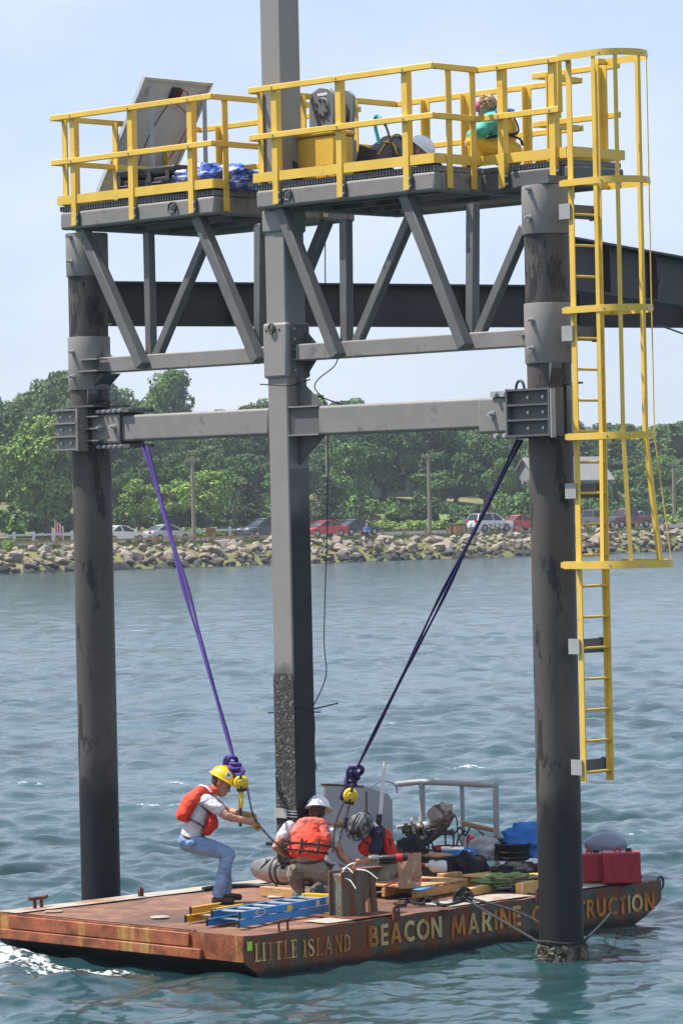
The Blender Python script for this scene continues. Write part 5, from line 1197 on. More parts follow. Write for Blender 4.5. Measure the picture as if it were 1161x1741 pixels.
# pallets ---------------------------------------------------------
def pallet(px, py, la, lb, h, nb, label, mat='wood', rot=0.0, z=DZ):
    c = at_z(px, py, z + .014); t = thing('pallet', c, label, 'pallet', 'timber pallets'); ex = U * math.cos(rot) + V * math.sin(rot); ey = V * math.cos(rot) - U * math.sin(rot)
    for k in (-1, 0, 1): MB().box(c + ex * (k * (la / 2 - .03)) + Z * (h / 2 - .01), .022, lb / 2, h / 2 - .022, (ex, ey, Z)).build('stringer', M[mat], t, bevel=.003)
    for k in range(nb):
        q = (k + .5) / nb - .5; MB().box(c + ey * (q * (lb - .02)) + Z * (h - .011), la / 2, lb / nb / 2 - .016, .010, (ex, ey, Z)).build('board', M[mat], t, bevel=.002)
    return t
pallet(698, 1520, .85, .95, .135, 6, 'grey brown pallet holding the paper bag', rot=.12)
pallet(868, 1506, .75, .80, .125, 5, 'fresh pine pallet under the green cloth', 'wood_new', rot=-.05)
block(812, 1521, .10, .62, .085, 'wood_new', 'short fresh plank beside the near pallet edge', rot=.25)
block(897, 1519, .10, .34, .12, 'wood_new', 'fresh timber offcut beside the near pile', rot=.2)
block(765, 1508, .10, .30, .15, 'wood', 'short timber standing behind the grey brown pallet')
block(722, 1512, .10, .34, .012, 'lad_blue', 'flat blue and white sheet on the pallet', z=DZ + .14, name='plastic_sheet', cat='sheet', rot=.3)
# paper bag
c = at_z(697, 1510, DZ + .15); t = thing('paper_bag', c, 'brown paper shopping bag with small red lettering on the pallet', 'paper bag')
ex = V3((1, 0, 0)); ey = V3((0, 1, 0)); w0, d0, h0 = .115, .08, .36
def bagpt(i, j):
    per = [(-1, -1), (1, -1), (1, 1), (-1, 1), (-1, -1)]; s = i * 4; k = min(int(s), 3); f_ = s - k
    x = per[k][0] + (per[k + 1][0] - per[k][0]) * f_; y = per[k][1] + (per[k + 1][1] - per[k][1]) * f_
    wob = .012 * mnoise.noise(V3((x * 2 + 5, y * 2, j * 4))) + .008 * mnoise.noise(V3((x * 6, y * 6, j * 9)))
    yy = y * d0 * (1 - .35 * j) + wob; top = .012 * mnoise.noise(V3((x * 3, y, 9)))
    return c + ex * (x * w0 * (1 + .06 * j) + wob) + ey * yy + Z * (j * (h0 + top))
MB().grid(bagpt, 40, 14).build('bag', M['paper'], t, smooth=50)
mr = pmat('red_print', (.5, .03, .03), .7, bump=0)
for ci, ch in enumerate('ACE'):
    if ch not in GL: GL[ch] = glyph(ch)
    vs2, fs2 = GL[ch][2][0]; g = MB(); g.add([c + ex * (.015 + ci * .034 + x * .045 + y * .012) - ey * (d0 + .012) + Z * (.075 + y * .055) for x, y in vs2], fs2); g.build('letter', mr, t)
# grinder and drill on the shelf and pallet
def power_tool(px, py, z, label, sc=1.0, dirx=V3((1, .1, 0))):
    c = at_y(px, py, z); d = dirx.normalized(); e = d.cross(Z).normalized(); t = thing('power_tool', c, label, 'power tool')
    MB().lathe([(.03, -.14), (.045, -.12), (.045, .02), (.05, .04), (.05, .12), (.035, .15)], c + Z * .05, 14, (e, Z, d), sc, sc).build('motor_body', M['black'], t, smooth=40)
    MB().lathe([(.052, .03), (.054, .04), (.054, .09), (.052, .1)], c + Z * .05, 14, (e, Z, d), sc, sc).build('grip_band', M['red'], t, smooth=40)
    MB().lathe([(.01, -.26), (.04, -.25), (.055, -.20), (.045, -.14)], c + Z * .05, 14, (e, Z, d), sc, sc).build('gear_head', M['nacelle'], t, smooth=40)
    return t
power_tool(668, 1468, 37.55, 'angle grinder lying on the rusty shelf beside the crouching worker', .8)
power_tool(710, 1510, 38.75, 'black and red drill lying on the pallet in front of the paper bag', .8)
# grey steel console, pipe rail, white tube
A0, B0 = 2.10, 2.02
t = thing('steel_console', W(A0, B0, DZ), 'grey steel console box with a sloped top and rust streak', 'console')
g = MB(); q = [(0, 0), (.46, 0), (.46, .82), (.40, .90), (.02, 1.02), (0, 1.02)]
g.prism([W(A0 - .34, B0 - .23 + x, DZ + z) for x, z in q], U * .68); g.build('shell', M['console'], t, bevel=.012)
MB().uv(A0 + .341, A0 + .346, B0 - .20, B0 - .185, DZ + .45, DZ + .95).build('rust_streak', M['rust_full'], t)
MB().uv(A0 - .34, A0 + .34, B0 - .236, B0 - .231, DZ + 1.0, DZ + 1.022).build('top_lip', M['rust_full'], t)
g = MB(); g.tube(spline([W(A0 + .34, B0 - .1, DZ + 1.0), W(A0 + .36, B0 + .05, DZ + 1.06), W(A0 + .36, B0 + .25, DZ + 1.0), W(A0 + .34, B0 + .3, DZ + .9)], 5), .010, 6); g.build('grab_rail', M['galv'], t, smooth=50)
t = thing('pipe_railing', W(2.6, 3.1, DZ), 'grey pipe railing at the far end of the barge', 'railing')
P1, P2, P3 = W(2.16, 3.02, DZ), W(3.16, 3.18, DZ), W(2.62, 3.20, DZ); hR = .97
g = MB(); g.tube([W(2.0, 2.75, DZ + hR - .02), P1 + Z * hR, P2 + Z * (hR - .01)], .034, 10); g.build('top_rail', M['ltgrey'], t, smooth=60)
for q in (P1, P2): MB().cyl(q, q + Z * hR, .036, .036, 10).build('post', M['ltgrey'], t, smooth=60)
MB().cyl(P3, P3 + Z * hR, .026, .026, 10).build('post', M['ltgrey'], t, smooth=60)
g = MB(); g.tube([P3 + Z * .50, P2 + Z * .44], .028, 8); g.build('cross_pipe', M['rail_wood'], t, smooth=60); g = MB(); g.tube([W(2.0, 2.75, DZ + .46), P1 + Z * .46], .026, 8); g.build('cross_pipe', M['ltgrey'], t, smooth=60)
t = thing('measuring_tube', at_y(643, 1420, 40.3), 'white plastic tube standing up beside the grey console', 'tube')
MB().tube([at_y(644, 1420, 40.3), at_y(654, 1297, 40.5)], .022, 12).build('tube', M['white'], t, smooth=60)
MB().tube([at_y(641, 1428, 40.29), at_y(645, 1385, 40.3)], .034, 12).build('sleeve', M['black'], t, smooth=60)
# hydraulic winch with engine, far right of the workers
c = at_y(740, 1412, 40.4); t = thing('winch_engine', V3((c.x, c.y, DZ)), 'greasy winch and engine unit in front of the pipe railing', 'winch')
def Q(px, py, dy=0): return at_y(px, py, 40.4 + dy)
g = MB(); g.cyl(Q(683, 1412), Q(732, 1404), .045, .045, 14); g.cyl(Q(700, 1410), Q(705, 1409), .13, .13, 22); g.cyl(Q(716, 1407), Q(719, 1406), .12, .12, 22); g.cyl(Q(688, 1412), Q(695, 1411), .075, .075, 14); g.build('drum', M['greasy'], t, smooth=40)
g = MB(); g.cyl(Q(720, 1405), Q(734, 1402), .05, .05, 14); g.build('shaft', M['white'], t, smooth=40)
g = MB(); g.lump(Q(752, 1388), .12, .12, .14, amp=.35, fr=2.5, seed=4); g.lump(Q(742, 1402), .08, .1, .09, amp=.3, seed=8); g.build('engine_block', M['greasy'], t, smooth=30)
g = MB(); g.cyl(Q(737, 1385, -.1), Q(742, 1383, .1), .075, .075, 18); g.build('flywheel', M['nacelle'], t, smooth=40)
MB().box(Q(762, 1374), .05, .06, .05).build('air_filter', M['greasy'], t, bevel=.01); MB().box(Q(755, 1400), .05, .05, .05).build('carburettor', M['nacelle'], t, bevel=.01)
g = MB(); g.tube([Q(690, 1418), Q(772, 1416)], .028, 8); g.tube([Q(745, 1416), Q(725, 1432), Q(710, 1440)], .045, 8); g.tube([Q(765, 1412), Q(772, 1420)], .03, 8); g.build('frame', M['bracket'], t, smooth=50)
for px in (695, 728, 757, 771):
    q = Q(px, 1418); MB().tube([q, V3((q.x, q.y, DZ))], .012, 6).build('leg', M['bracket'], t)
g = MB(); g.tube(spline([Q(766, 1380), Q(776, 1392), Q(779, 1420), Q(787, 1442)], 6), .008, 5); g.tube(spline([Q(792, 1412), Q(780, 1425), Q(775, 1445)], 6), .012, 6); g.tube(spline([Q(722, 1446), Q(750, 1447), Q(775, 1450)], 6), .012, 6); g.build('hose', M['bracket'], t, smooth=50)
# other loose gear -----------------------------------------------
def heap(px, pyb, y, rx, ry, rz, mat, label, name, cat, seed, amp=.3, fr=2.2, flat=-.7):
    c = at_y(px, pyb, y); g = MB(); g.lump(c + Z * (rz * .6), rx, ry, rz, amp=amp, fr=fr, seed=seed, flat=-rz * .6, nu=40, nv=26); return g.build(name, M[mat], smooth=70, label=label, cat=cat)
heap(701, 1478, 39.9, .155, .14, .235, 'black_cloth', 'dark oilskin jacket heaped beside the paper bag', 'oilskin_jacket', 'jacket', 3)
c = at_y(738, 1503, 39.85); t = thing('tool_crate', c, 'black plastic crate behind the paper bag', 'crate'); MB().box(c + Z * .14, .17, .14, .14, (U, V, Z)).build('body', M['black'], t, bevel=.012); MB().box(c + Z * .29, .185, .155, .012, (U, V, Z)).build('rim', M['black'], t, bevel=.005); MB().box(c + Z * .315 + V3((0, 0, 0)), .17, .13, .010, (U, V, Z)).build('lid_board', M['wood'], t)
def tub(px, pyb, y, r, h, mat, label, name, cat, squash=1.0, ribs=3):
    c = at_y(px, pyb, y); t = thing(name, c, label, cat); pr = [(r * .88, 0), (r * .9, .005)]
    for k in range(ribs): z = h * (k + .5) / ribs; pr += [(r * (.9 + .1 * (k + .3) / ribs), z - .01), (r * (.94 + .1 * (k + .3) / ribs), z), (r * (.9 + .1 * (k + .3) / ribs), z + .01)]
    pr += [(r, h - .02), (r * 1.06, h - .015), (r * 1.06, h), (r * .97, h), (r * .9, .03)]
    MB().lathe(pr, c, 32, None, 1, squash).build('shell', M[mat], t, smooth=40); return t
tub(760, 1459, 40.5, .165, .13, 'red', 'red plastic tub behind the black bag', 'plastic_tub', 'tub')
tub(873, 1463, 40.2, .19, .19, 'black', 'round black tub in front of the blue tarp', 'plastic_tub', 'tub')
heap(795, 1497, 40.0, .20, .17, .18, 'black_cloth', 'black duffel bag on deck behind the fresh plank', 'duffel_bag', 'bag', 6)
heap(790, 1462, 40.1, .14, .10, .07, 'blue_tarp', 'bright blue folded cloth on top of the black duffel bag', 'folded_cloth', 'cloth', 9, .5, 3)
heap(823, 1463, 40.3, .17, .13, .16, 'grey_cloth', 'pale grey sack between the duffel and the black tub', 'cloth_sack', 'sack', 12, .35)
heap(905, 1457, 40.4, .30, .2, .23, 'blue_tarp', 'crumpled bright blue tarp beside the near pile', 'tarp', 'tarp', 15, .35, 2.6)
heap(882, 1492, 39.6, .28, .2, .10, 'black_cloth', 'dark grey canvas heap under the black tub', 'canvas_heap', 'canvas', 18, .35)
heap(865, 1506, 38.9, .30, .16, .075, 'green_cloth', 'green and tan work clothes thrown on the pallet', 'work_clothes', 'clothes', 21, .6, 4)
# generator
c = at_y(838, 1447, 40.7); t = thing('generator', c, 'red framed generator in front of the pipe railing', 'generator')
for s in (-1, 1):
    g = MB(); q = c + V3((s * .27, 0, 0)); g.tube(spline([q + V3((0, .18, -.1)), q + V3((0, .18, .12)), q + V3((-s * .04, .12, .17)), q + V3((-s * .04, -.12, .17)), q + V3((0, -.18, .12)), q + V3((0, -.18, -.1))], 4), .022, 8); g.build('frame', M['red'], t, smooth=50)
MB().box(c + V3((0, 0, .10)), .23, .16, .05).build('fuel_tank', M['black'], t, bevel=.03, seg=3); MB().box(c + V3((0, 0, -.02)), .22, .15, .08).build('engine', M['bracket'], t, bevel=.02)
g = MB(); g.tube([c + V3((-.27, -.2, .15)), c + V3((-.15, -.2, .15))], .018, 8); g.build('handle', M['red'], t)
# red tanks
def fuel_tank(px, pyb, y, w, d, h, label, mat='red_tank'):
    c = at_y(px, pyb, y); t = thing('fuel_tank', c, label, 'fuel tank', 'red plastic fuel tanks')
    MB().box(c + Z * (h / 2), w / 2, d / 2, h / 2).build('body', M[mat], t, bevel=.016, seg=2)
    MB().lathe([(.035, 0), (.035, .03), (.03, .035)], c + Z * h + V3((w * .2, 0, 0)), 14).build('cap', M['black'], t, smooth=40)
    g = MB(); g.tube(spline([c + Z * h - V3((w * .2, 0, 0)), c + Z * (h + .04) - V3((w * .1, 0, 0)), c + Z * h], 4), .014, 6); g.build('handle', M['red_tank'], t, smooth=50)
    for k in (-.25, .25): MB().box(c + V3((w * k, -d / 2 - .003, h / 2)), .006, .006, h * .36).build('rib', M[mat], t)
fuel_tank(1057, 1501, 39.3, .40, .30, .335, 'larger red plastic fuel tank at the end of the barge')
fuel_tank(1006, 1499, 39.5, .26, .26, .31, 'red plastic fuel tank half behind the near pile')
c = at_y(1030, 1447, 40.2); t = thing('outboard_motor', c, 'grey blue outboard motor cowl behind the red tanks', 'outboard motor')
MB().lump(c + Z * .07, .24, .14, .135, amp=.05, fr=1.2, seed=2, flat=-.08, nu=32, nv=20).build('cowl', M['cowl'], t, smooth=70)
MB().box(c + V3((.08, -.02, -.05)), .16, .10, .05).build('engine_base', M['ltgrey'], t, bevel=.02); MB().box(c + V3((.1, 0, -.3)), .05, .05, .24).build('leg', M['cowl'], t, bevel=.02)

# ------------------------------------------------------------------ purple slings, chain hoists, chains
def links(pts, parent, r=.012, w=.0045, name='chain', mat='chain'):
    P_ = spline(pts, 12); d = [0]; 
    for i in range(1, len(P_)): d.append(d[-1] + (P_[i] - P_[i - 1]).length)
    n_ = int(d[-1] / (r * 2.1)); g = MB()
    for k in range(n_):
        s = (k + .5) * d[-1] / n_; i = max(1, min(len(d) - 1, int(np.searchsorted(d, s)))); f_ = (s - d[i - 1]) / max(1e-6, d[i] - d[i - 1]); c = P_[i - 1].lerp(P_[i], f_); t_ = (P_[i] - P_[i - 1]).normalized()
        e = t_.cross(V3((0, 1, 0)) if k % 2 else V3((1, .2, 0))); e.normalize()
        g.tube([c + t_ * (r * 1.5 * math.cos(q)) + e * (r * .85 * math.sin(q)) for q in np.arange(0, 6.28, .9)], w, 4, closed=True)
    return g.build(name, M[mat], parent)
def sling(top0, top1, bot, label, m1, m2, seed):
    t = thing('lifting_sling', bot, label, 'sling', 'purple lifting slings'); r2 = random.Random(seed)
    for k, (tp, m_) in enumerate(((top0, m1), (top1, m2))):
        q = [tp, tp.lerp(bot, .25) + V3((.012 * (-1) ** k, 0, 0)), tp.lerp(bot, .5) + V3((-.012 * (-1) ** k, -.01 * k, 0)), tp.lerp(bot, .75) + V3((.01 * (-1) ** k, 0, 0)), bot]
        P_ = spline(q, 10); g = MB(); n_ = len(P_)
        g.tube(P_, [.020 + .005 * math.sin(i * .7 + seed) for i in range(n_)], 8, squash=.55); g.build('strand', M[m_], t, smooth=60)
    d = (bot - top0).normalized()
    g = MB()
    for k in range(5):
        c = bot + d * (.04 + .045 * k) + V3((r2.uniform(-.03, .03), r2.uniform(-.03, .03), 0)); e = d.cross(V3((0, 1, 0))).normalized(); f2 = V3((r2.uniform(-.5, .5), 1, r2.uniform(-.5, .5))).normalized()
        g.tube([c + e * (.042 * math.cos(q)) + f2 * (.045 * math.sin(q)) + d * (.03 * math.sin(q + k)) for q in np.arange(0, 6.28, .5)], .024, 7, closed=True)
    g.build('knot', M[m1], t, smooth=60)
    g = MB(); c = bot + d * .18; g.tube(spline([c, c + d * .12 + V3((.03, 0, 0)), c + d * .22, c + d * .12 - V3((.02, 0, 0)), c], 5), .022, 7); g.tube(spline([bot, bot + V3((-.08, 0, .0)), bot + V3((-.10, 0, -.09)), bot + V3((-.05, 0, -.05))], 5), .02, 7); g.build('loop', M[m2], t, smooth=60)
    return t
s1t = at_y(243, 757, 40.45); s1b = at_y(397, 1288, 38.35)
sling(s1t, at_y(250, 757, 40.2), s1b, 'purple sling from the left cross beam down to the standing worker', 'purple', 'purple', 1)
s2t = at_y(880, 748, 36.7); s2b = at_y(607, 1306, 38.1)
sling(s2t, at_y(887, 748, 36.55), s2b, 'dark purple sling from the near pile clamp to the crouching worker', 'purple_dk', 'purple_dk', 2)
def hoist(c, d, label, lever=None):
    t = thing('lever_hoist', c, label, 'chain hoist', 'yellow chain hoists'); d = V3(d).normalized(); e = d.cross(V3((0, 1, 0))).normalized(); f_ = e.cross(d)
    MB().lathe([(.02, -.065), (.062, -.06), (.078, -.025), (.078, .025), (.062, .06), (.02, .065)], c, 18, (e, d, f_)).build('housing', M['hoist'], t, smooth=35)
    MB().lathe([(.03, -.08), (.036, -.075), (.036, .075), (.03, .08)], c, 14, (e, d, f_)).build('gear_cover', M['hoist'], t, smooth=35); MB().box(c + d * .075, .05, .05, .018, (e, f_, d)).build('chain_guide', M['black'], t, bevel=.008); MB().box(c + d * .0, .012, .07, .085, (e, f_, d)).build('side_strap', M['black'], t, bevel=.004)
    MB().tube([c - d * .06, c - d * .13], .012, 8).build('top_hook', M['chain'], t)
    if lever: 
        MB().bar(c, c + V3(lever), .05, .03).build('lever', M['hoist'], t, bevel=.008); MB().tube([c + V3(lever) * .92, c + V3(lever) * 1.7], .016, 8).build('lever_grip', M['black'], t, smooth=50)
    return t
h1 = at_y(410, 1331, 38.18)
hoist(h1, (0.05, 0, -1), 'yellow lever hoist hanging by the standing worker', (-.01, -.02, -.27))
t = thing('hoist_chain', h1, 'steel chain from the left hoist through the worker\'s gloves to the pod', 'chain'); links([at_y(420, 1336, 38.3), at_y(428, 1378, 38.25), at_y(437, 1398, 38.2), at_y(462, 1428, 38.35), at_y(490, 1450, 38.6)], t)
h2 = at_y(596, 1353, 38.05)
hoist(h2, (-.2, 0, -1), 'yellow lever hoist hanging above the worker in the patterned cap')
t = thing('hoist_chain', h2, 'twin steel chains hanging from the right hoist', 'chain'); links([at_y(588, 1358, 38.05), at_y(576, 1385, 38.1), at_y(569, 1410, 38.2), at_y(566, 1450, 38.3)], t); links([at_y(596, 1360, 38.05), at_y(590, 1385, 38.1), at_y(582, 1412, 38.2), at_y(576, 1435, 38.2)], t)

# odds and ends that fill the deck
c = at_y(742, 1490, 39.7); t = thing('plastic_jug', c, 'cream plastic jug lying beside the black crate', 'jug'); ax = (V3((0, 1, 0)), Z, V3((-1, -.2, .15)).normalized())
MB().lathe([(.02, 0), (.07, .01), (.075, .04), (.075, .16), (.05, .20), (.02, .22), (.02, .25)], c + Z * .09 + V3((.12, 0, 0)), 16, ax).build('body', M['white'], t, smooth=40); MB().lathe([(.024, .25), (.024, .28), (.01, .282)], c + Z * .09 + V3((.12, 0, 0)), 12, ax).build('cap', M['red'], t, smooth=40)
def cable(pts, r, mat, label, name='deck_cable', cat='cable'):
    g = MB(); g.tube(spline(pts, 7), r, 6); return g.build(name, M[mat], smooth=60, label=label, cat=cat)
r2 = random.Random(14)
pts = [at_z(675 + 9 * k + r2.uniform(-6, 6), 1534 + r2.uniform(-7, 7), DZ + .025) for k in range(9)]; cable(pts, .014, 'rubber', 'black cable winding over the deck behind the dark shackle')
pts = [Q(690 + 10 * k, 1436 + r2.uniform(-9, 9), r2.uniform(-.3, .1)) for k in range(9)]; cable(pts, .011, 'rubber', 'tangled black hose under the winch engine', 'engine_hose', 'hose')
pts = [Q(775 + 8 * k, 1416 + r2.uniform(-12, 8), r2.uniform(-.2, .2)) for k in range(7)]; cable(pts, .010, 'black', 'looped black lead beside the generator', 'generator_lead', 'cable')
cable([at_z(x, y, DZ + .17) for x, y in ((655, 1507), (672, 1502), (690, 1508), (706, 1503))], .010, 'red', 'red air line lying on the grey brown pallet', 'air_line', 'hose')
c = at_y(770, 1466, 40.15); t = thing('cool_box', c, 'small blue and white cool box behind the black duffel bag', 'cool box'); MB().box(c + Z * .06, .12, .09, .07).build('body', M['lad_blue'], t, bevel=.012); MB().box(c + Z * .145, .125, .095, .015).build('lid', M['white'], t, bevel=.008)
g = MB(); c = at_y(868, 1433, 40.6); g.tube([c + V3((.10 * math.cos(k), .04 * math.sin(2 * k), .06 * math.sin(k))) for k in np.arange(0, 6.28, .4)], .020, 7, closed=True); g.build('hose_loop', M['red'], smooth=60, label='red hose loop on top of the generator end', cat='hose')
c = at_z(845, 1512, DZ + .145); g = MB(); g.cyl(c, c + V3((.16, .05, 0)), .012, .012, 8); g.cyl(c + V3((.16, .05, -.03)), c + V3((.16, .05, .04)), .016, .016, 8); g.build('hammer', M['bracket'], label='small steel hammer on the fresh pine pallet edge', cat='hammer')
# ------------------------------------------------------------------ gear on the platforms
# solar panel, seen from behind
o = at_z(165, 331, 8.06); Ao, Bo = ab(o); Bo = .62; Ao, zo = on_b(165, 331, Bo)
At, zt_ = on_b(246, 131, Bo); dl = W(At, Bo, zt_) - W(Ao, Bo, zo); dw = V * 1.02
sp_ = thing('solar_panel', W(Ao, Bo, zo), 'tilted solar panel seen from behind on the left platform', 'solar panel')
nrm = dl.cross(dw).normalized()
c0 = W(Ao, Bo, zo)
def SPp(i, j, k=0): return c0 + dl * i + dw * j + nrm * k
ln = dl.normalized()
MB().box(SPp(.5, .5), dl.length / 2 - .01, .50, .004, (ln, V, nrm)).build('back_sheet', M['panel_back'], sp_)
sgn = 1 if nrm.dot(U) < 0 else -1
MB().box(SPp(.5, .5, sgn * .012), dl.length / 2 - .012, .498, .003, (ln, V, nrm)).build('cell_face', M['panel_face'], sp_)
for j in (0, 1): MB().box(SPp(.5, j), dl.length / 2 + .02, .018, .025, (ln, V, nrm)).build('frame_rail', M['alu'], sp_)
for i in (0, 1): MB().box(SPp(i, .5), .018, .50, .025, (ln, V, nrm)).build('frame_rail', M['alu'], sp_)
MB().box(SPp(.90, .52, -sgn * .03), .07, .07, .025, (ln, V, nrm)).build('junction_box', M['black'], sp_, bevel=.006)
for j in (.12, .93):
    q = SPp(.93, j, -sgn * .035); MB().bar(V3((q.x, q.y, 8.02)), q, .05, .05).build('mount_leg', M['ltgrey'], sp_)
g = MB(); q = SPp(.88, .52, -sgn * .05); g.tube(spline([q, SPp(.84, .62, -sgn * .07), SPp(.92, .66, -sgn * .07), SPp(.94, .55, -sgn * .06), SPp(.84, .53, -sgn * .06), SPp(.78, .70, -sgn * .05), SPp(.68, .86, -sgn * .06), SPp(.4, .78, -sgn * .08), SPp(.15, .55, -sgn * .1)], 8), .007, 5); g.build('red_lead', M['red'], sp_, smooth=50)
g = MB(); g.tube(spline([q, SPp(.75, .42, -sgn * .05), SPp(.5, .36, -sgn * .05), SPp(.28, .38, -sgn * .06), SPp(.1, .42, -sgn * .08)], 8), .007, 5); g.build('black_lead', M['black'], sp_, smooth=50)
# black hard cases
def case(a, b, la, lb, h, label):
    t = thing('hard_case', W(a, b, 8.015), label, 'hard case', 'black hard cases'); MB().uv(a - la / 2, a + la / 2, b - lb / 2, b + lb / 2, 8.016, 8.016 + h * .7).build('base', M['black'], t, bevel=.03, seg=3); MB().uv(a - la / 2 - .005, a + la / 2 + .005, b - lb / 2 - .005, b + lb / 2 + .005, 8.016 + h * .72, 8.016 + h).build('lid', M['black'], t, bevel=.03, seg=3)
    for k in (-.3, .3): MB().uv(a + la * k - .03, a + la * k + .03, b - lb / 2 - .02, b - lb / 2 - .006, 8.016 + h * .55, 8.016 + h * .85).build('latch', M['bracket'], t)
    g = MB(); g.tube(spline([W(a - .08, b - lb / 2, 8.016 + h * .5), W(a - .07, b - lb / 2 - .05, 8.016 + h * .5), W(a + .07, b - lb / 2 - .05, 8.016 + h * .5), W(a + .08, b - lb / 2, 8.016 + h * .5)], 4), .012, 6); g.build('handle', M['bracket'], t)
a1 = on_b(232, 300, .35)[0]; case(a1, .35, .36, .30, .40, 'black hard case leaning near the solar panel foot'); a2 = on_b(284, 300, .25)[0]; case(a2 + .05, .25, .50, .32, .38, 'larger black hard case beside the blue tarp')
def ph(px, py, b, rx, ry, rz, mat, label, name, cat, seed, amp=.35, fr=2.6):
    a = on_b(px, py, b)[0]; g = MB(); g.lump(W(a, b, 8.02 + rz * .55), rx, ry, rz, (U, V, Z), amp=amp, fr=fr, seed=seed, flat=-rz * .55, nu=48, nv=30); return g.build(name, M[mat], smooth=70, label=label, cat=cat)
ph(362, 308, .12, .50, .30, .20, 'navy_tarp', 'crumpled blue and silver tarp on the left platform', 'tarp', 'tarp', 31, .4, 2.6)
ph(400, 312, .55, .40, .34, .17, 'navy_tarp', 'loose end of blue tarp draped over the platform edge', 'tarp', 'tarp', 33, .4, 2.6)
# winch: grey side plate with round flange, yellow control case
B_ = .62; pw = on_b(546, 182, B_); t = thing('rope_winch', W(pw[0], B_, 8.02), 'grey winch side plate with bolted round hub on the right platform', 'winch')
pts = [(-.19, -.36), (.17, -.36), (.20, .0), (.20, .13), (.12, .20), (-.02, .22), (-.15, .17), (-.19, .05)]
g = MB(); g.prism([W(pw[0] + x, B_, pw[1] + z) for x, z in pts], V * .05); g.build('side_plate', M['winch_grey'], t, bevel=.01)
g = MB(); g.prism([W(pw[0] + x, B_ + .3, pw[1] + z) for x, z in pts], V * .03); g.build('side_plate', M['winch_grey'], t, bevel=.01)
MB().lathe([(.11, -.02), (.11, .0), (.10, .012)], W(pw[0] + .02, B_ - .005, pw[1] + .0), 22, (U, Z, -V)).build('hub', M['winch_grey'], t, smooth=40)
for k in range(7): th = k * .9; MB().cyl(W(pw[0] + .02 + .08 * math.cos(th), B_ - .02, pw[1] + .08 * math.sin(th)), W(pw[0] + .02 + .08 * math.cos(th), B_ - .03, pw[1] + .08 * math.sin(th)), .016, .016, 10).build('bolt', M['bracket'], t)
MB().lathe([(.15, 0), (.16, .02), (.10, .03), (.10, .25), (.16, .26), (.15, .28)], W(pw[0] - .03, B_ + .03, pw[1] - .05), 22, (U, Z, V)).build('drum', M['bracket'], t, smooth=40)
MB().uv(pw[0] - .05, pw[0] + .10, B_ - .004, B_ - .001, pw[1] + .125, pw[1] + .155).build('maker_plate', M['reflect'], t)
MB().uv(pw[0] - .18, pw[0] + .18, B_ - .05, B_ + .35, 8.02, pw[1] - .35).build('pedestal', M['winch_grey'], t)
yb = on_b(553, 248, .22); t = thing('control_case', W(yb[0], .22, 8.02), 'yellow control case beneath the grey winch plate', 'control case')
MB().uv(yb[0] - .29, yb[0] + .27, .08, .38, 8.05, 8.50).build('body', M['box_yellow'], t, bevel=.025, seg=3); MB().uv(yb[0] - .31, yb[0] + .29, .06, .40, 8.505, 8.56).build('lid', M['box_yellow'], t, bevel=.02)
MB().uv(yb[0] - .33, yb[0] + .32, .04, .42, 8.022, 8.048).build('tray', M['box_yellow'], t, bevel=.006); MB().uv(yb[0] + .08, yb[0] + .18, .074, .079, 8.13, 8.19).build('plate', M['bracket'], t)
g = MB(); q = W(yb[0] - .3, .1, 8.3); g.tube(spline([q, q + V3((-.06, -.05, .02)), q + V3((-.05, -.06, -.12)), q + V3((-.1, -.05, -.24))], 6), .010, 6); g.build('cable', M['black'], t, smooth=50)
bb = on_b(495, 284, .1); t = thing('battery_box', W(bb[0], .1, 8.02), 'low black battery box with cables beside the yellow case', 'battery')
MB().uv(bb[0] - .24, bb[0] + .2, 0, .22, 8.02, 8.16).build('body', M['black'], t, bevel=.015)
g = MB(); q = W(bb[0] + .1, -.02, 8.16)
for k in range(4): g.tube(spline([q, q + V3((.05, 0, .04 + .02 * k)), q + V3((.12, -.02, -.03)), q + V3((.18, 0, -.08))], 5), .009, 5)
g.build('cable', M['black'], t, smooth=50)
nb = on_b(590, 262, .5); t = thing('laptop', W(nb[0], .5, 8.02), 'dark open laptop behind the yellow case', 'laptop')
MB().uv(nb[0] - .1, nb[0] + .22, .40, .64, 8.12, 8.14).build('base', M['black'], t, bevel=.004); MB().bar(W(nb[0] + .22, .52, 8.14), W(nb[0] + .30, .52, 8.38), .26, .012, up=V).build('screen', M['bracket'], t); MB().uv(nb[0] - .1, nb[0] + .22, .40, .64, 8.022, 8.118).build('stand', M['bracket'], t)
g = MB(); q = on_b(718, 266, .15); cc = W(q[0], .15, 8.05)
for k in range(5): g.tube([cc + U * ((.22 - .012 * k) * math.cos(th)) + V * ((.17 - .01 * k) * math.sin(th)) + Z * (.022 * k + .015 * math.sin(2 * th + k)) for th in np.arange(0, 6.28, .35)], .016, 6, closed=True)
g.build('cable_coil', M['rubber'], smooth=60, label='coiled black cable lying in front of the crouched person', cat='cable')
g = MB(); q0 = on_b(660, 275, .1); g.tube(spline([W(q0[0], .1, 8.1)] + [W(*[on_b(x, y, .1)[k] if k != 1 else 0 for k in (0, 1)], 0) if False else W(on_b(x, y, .1)[0], .1, on_b(x, y, .1)[1]) for x, y in ((668, 262), (662, 232), (652, 205), (640, 198))], 6), .012, 6); g.build('black_hose', M['rubber'], smooth=60, label='thin black hose rising over the crouched person', cat='hose')
